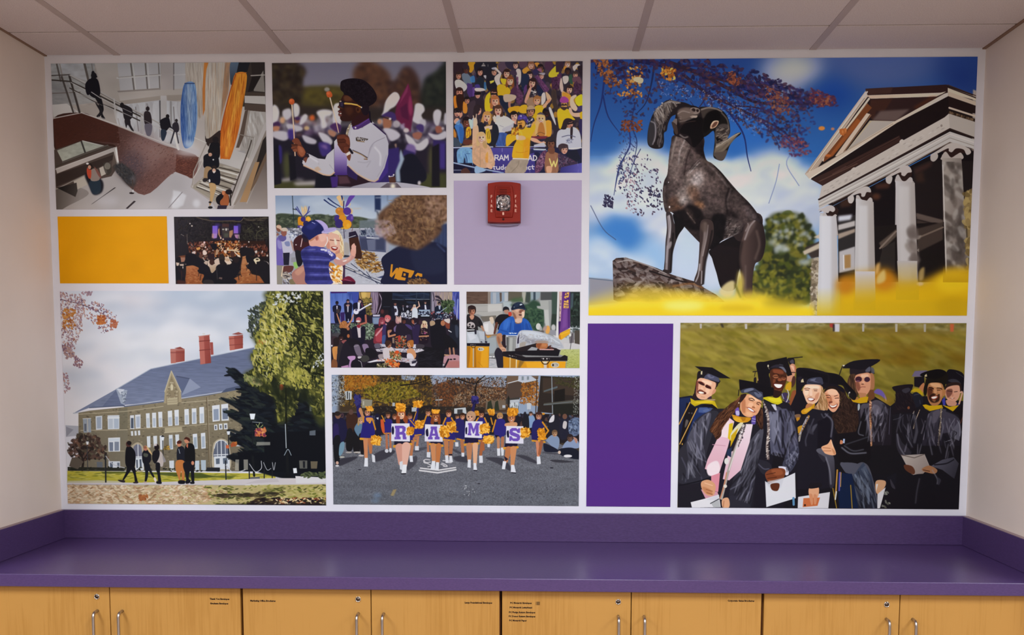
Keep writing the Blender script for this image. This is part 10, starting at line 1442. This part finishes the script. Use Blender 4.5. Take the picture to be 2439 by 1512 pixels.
f 17131a 1015,435 1330,500 1560,560 1540,620 1400,640 1390,780 1300,740 1150,640 1030,620; c 3a3c4e 1040,610 1120,575 1230,560 1330,620 1390,640 1390,770 1300,730 1150,650 1060,650; c 74788e@.9~2 1100,600 1200,570 1250,590 1180,620 1100,640; c 686c84@.8~2 1250,640 1340,640 1380,690 1320,720; s 1a1a26 9 1160,640 1260,620 1330,660; l 1a1418 14 1010,600 1000,690
f 0f0c12 1010,430 1240,470 1570,570 1560,690 1400,720 1390,640 1240,560 1130,570 1020,600
e d8c8b0 1008,808 10,12; c 6a50a8 950,920 1000,880 1020,960 1010,1020 960,1010; c b8b0d8 960,940 1010,940 1015,1000 970,1005; c 5a4898 1220,1040 1270,1010 1280,1080 1270,1150 1210,1140; l c0b8dc 9 1215,1100 1270,1110; l c0b8dc 9 1220,1060 1275,1070
c c88a1c 900,1000 960,1010 1030,1030 1200,1050 1160,1110 1080,1125 990,1115 930,1080; c e4ac2c@.8~4 930,1040 1020,1050 1060,1100 980,1100; c a86c18@.8~3 1040,1040 1120,1050 1080,1110; s f0c040 7 920,1060 1000,1112 1100,1118
o 1605 760 .30427
c d49a74 215,1270 270,1255 320,1290 320,1350 300,1380 250,1370 215,1320; c b8744c@.7~3 220,1310 280,1330 300,1370 250,1360; s 8a4a30 4 250,1330 300,1345; s 8a4a30 4 255,1355 300,1370; s eec0a0@.8 6 240,1280 300,1300
f dcd8de 130,1430 250,1400 350,1370 365,1470 140,1472; f ccc8d4@.8~2 250,1410 340,1375 355,1420; l 3a3a40 7 285,1440 350,1405; f b0b0b4 290,1440 350,1412 362,1468 310,1472; c d8a07c 375,1410 420,1395 435,1440 425,1475 380,1472; s 9a5a3c 4 390,1420 385,1470
'''
PICS['gold'] = '''
bg dc940a
n .02,60,60 0,0 3000,0 3000,3000 0,3000
'''
PICS['lilac'] = '''
bg a493ac
'''
PICS['purple'] = '''
bg 532c80
'''
# ---------------------------------------------------------------- the wall prints
# x0, x1, z0, z1 on the wall (z from the countertop) for every print
RECT = dict(stairs=(.0238, .7882, 1.1906, 1.6982), drummer=(.8138, 1.4278, 1.2631, 1.6947), crowd=(1.4534, 1.9059, 1.3125, 1.6932),
    ram=(1.9339, 3.2626, .8147, 1.6983), boy=(.8173, 1.4292, .9246, 1.2367), banquet=(.4499, .7912, .9258, 1.1636),
    hall=(.0252, .9828, .1254, .9008), dance=(1.0087, 1.4726, .6275, .8983), cart=(1.4985, 1.9035, .6278, .8983),
    parade=(1.0099, 1.9043, .1295, .6011), grads=(2.2606, 3.2627, .1269, .7885), gold=(.0269, .4234, .9282, 1.1654),
    lilac=(1.4545, 1.9061, .9237, 1.2864), purple=(1.9319, 2.2349, .1286, .7858))
LABEL = dict(stairs='print of people on a brick staircase with hanging glass lanterns',
    drummer='photo print of a drummer with a flat-top haircut holding two orange mallets',
    crowd='photo print of a cheering stadium crowd in yellow and purple shirts',
    ram='largest photo print, a bronze ram statue and white columned temple front under blue sky',
    boy='photo print of a boy in a striped shirt reaching out, balloons and hills behind',
    banquet='small dark photo print of a candlelit banquet hall beside the gold panel',
    hall='photo print of a stone hall with red chimneys and students walking on the lawn',
    dance='photo print of a dance floor party with a band on stage',
    cart='photo print of a man in blue shirt and cap pushing a yellow moving cart',
    parade='photo print of a street parade with cheerleaders holding letter boards R A M S',
    grads='photo print of smiling graduates in black caps and gowns on a grassy slope',
    gold='plain golden yellow panel above the stone hall print', lilac='plain lilac panel carrying the red fire alarm',
    purple='plain deep purple tall panel beside the graduates print')
# light that falls on white paper at height z above the counter: the prints' inks are worked out from it
LZ = [(0.1, 0.302, 0.505, 0.707, 0.91, 1.113, 1.315, 1.518, 1.72), (0.8851, 0.937, 0.9508, 0.9292, 0.8751, 0.7911, 0.68, 0.5447, 0.3878), (0.8491, 0.8922, 0.8982, 0.87, 0.8099, 0.7209, 0.6053, 0.466, 0.3055), (0.9029, 0.9196, 0.9073, 0.8668, 0.7984, 0.703, 0.581, 0.4331, 0.2598)]
def inks(a, z0, z1):
    h = a.shape[0]; z = z1-(np.arange(h)+.5)/h*(z1-z0)
    E = np.stack([np.interp(z, LZ[0], LZ[1+k]) for k in range(3)], 1)[:, None]
    return srgb(np.clip(lin(a)/E, 0.004, .93))
def print_panel(key, px):
    x0, x1, z0, z1 = RECT[key]; h, w_ = px.shape[:2]
    im = bpy.data.images.new(key+'_print', w_, h)
    buf = np.ones((h, w_, 4), np.float32); buf[..., :3] = px[::-1]
    im.pixels.foreach_set(buf.ravel()); im.update(); im.pack()
    a = NT(key+'_print'); t = a.n('ShaderNodeTexImage', interpolation='Cubic', extension='EXTEND'); t.image = im
    tc = a.n('ShaderNodeTexCoord'); a.l(tc.outputs['UV'], t.inputs[0])
    a.l(t.outputs[0], a.b.inputs['Base Color']); a.b.inputs['Roughness'].default_value = .5; a.b.inputs['Specular IOR Level'].default_value = .08
    bm = bmesh.new(); bm_box(bm, -(x1-x0)/2, (x1-x0)/2, -.0016, 0, -(z1-z0)/2, (z1-z0)/2)
    uv = bm.loops.layers.uv.new('UVMap')
    for f in bm.faces:
        for l in f.loops: l[uv].uv = (l.vert.co.x/(x1-x0)+.5, l.vert.co.z/(z1-z0)+.5)
    o = obj('wall_print', bm, a.m, loc=((x0+x1)/2, -.0002, (z0+z1)/2+Z0))
    tag(o, LABEL[key], 'panel' if key in ('gold', 'lilac', 'purple') else 'photo print', 'prints of the mural wall')
for i, key in enumerate(RECT):
    q = QUADS[key]
    print_panel(key, inks(paint(q, PICS[key], 11+i), *RECT[key][2:]))
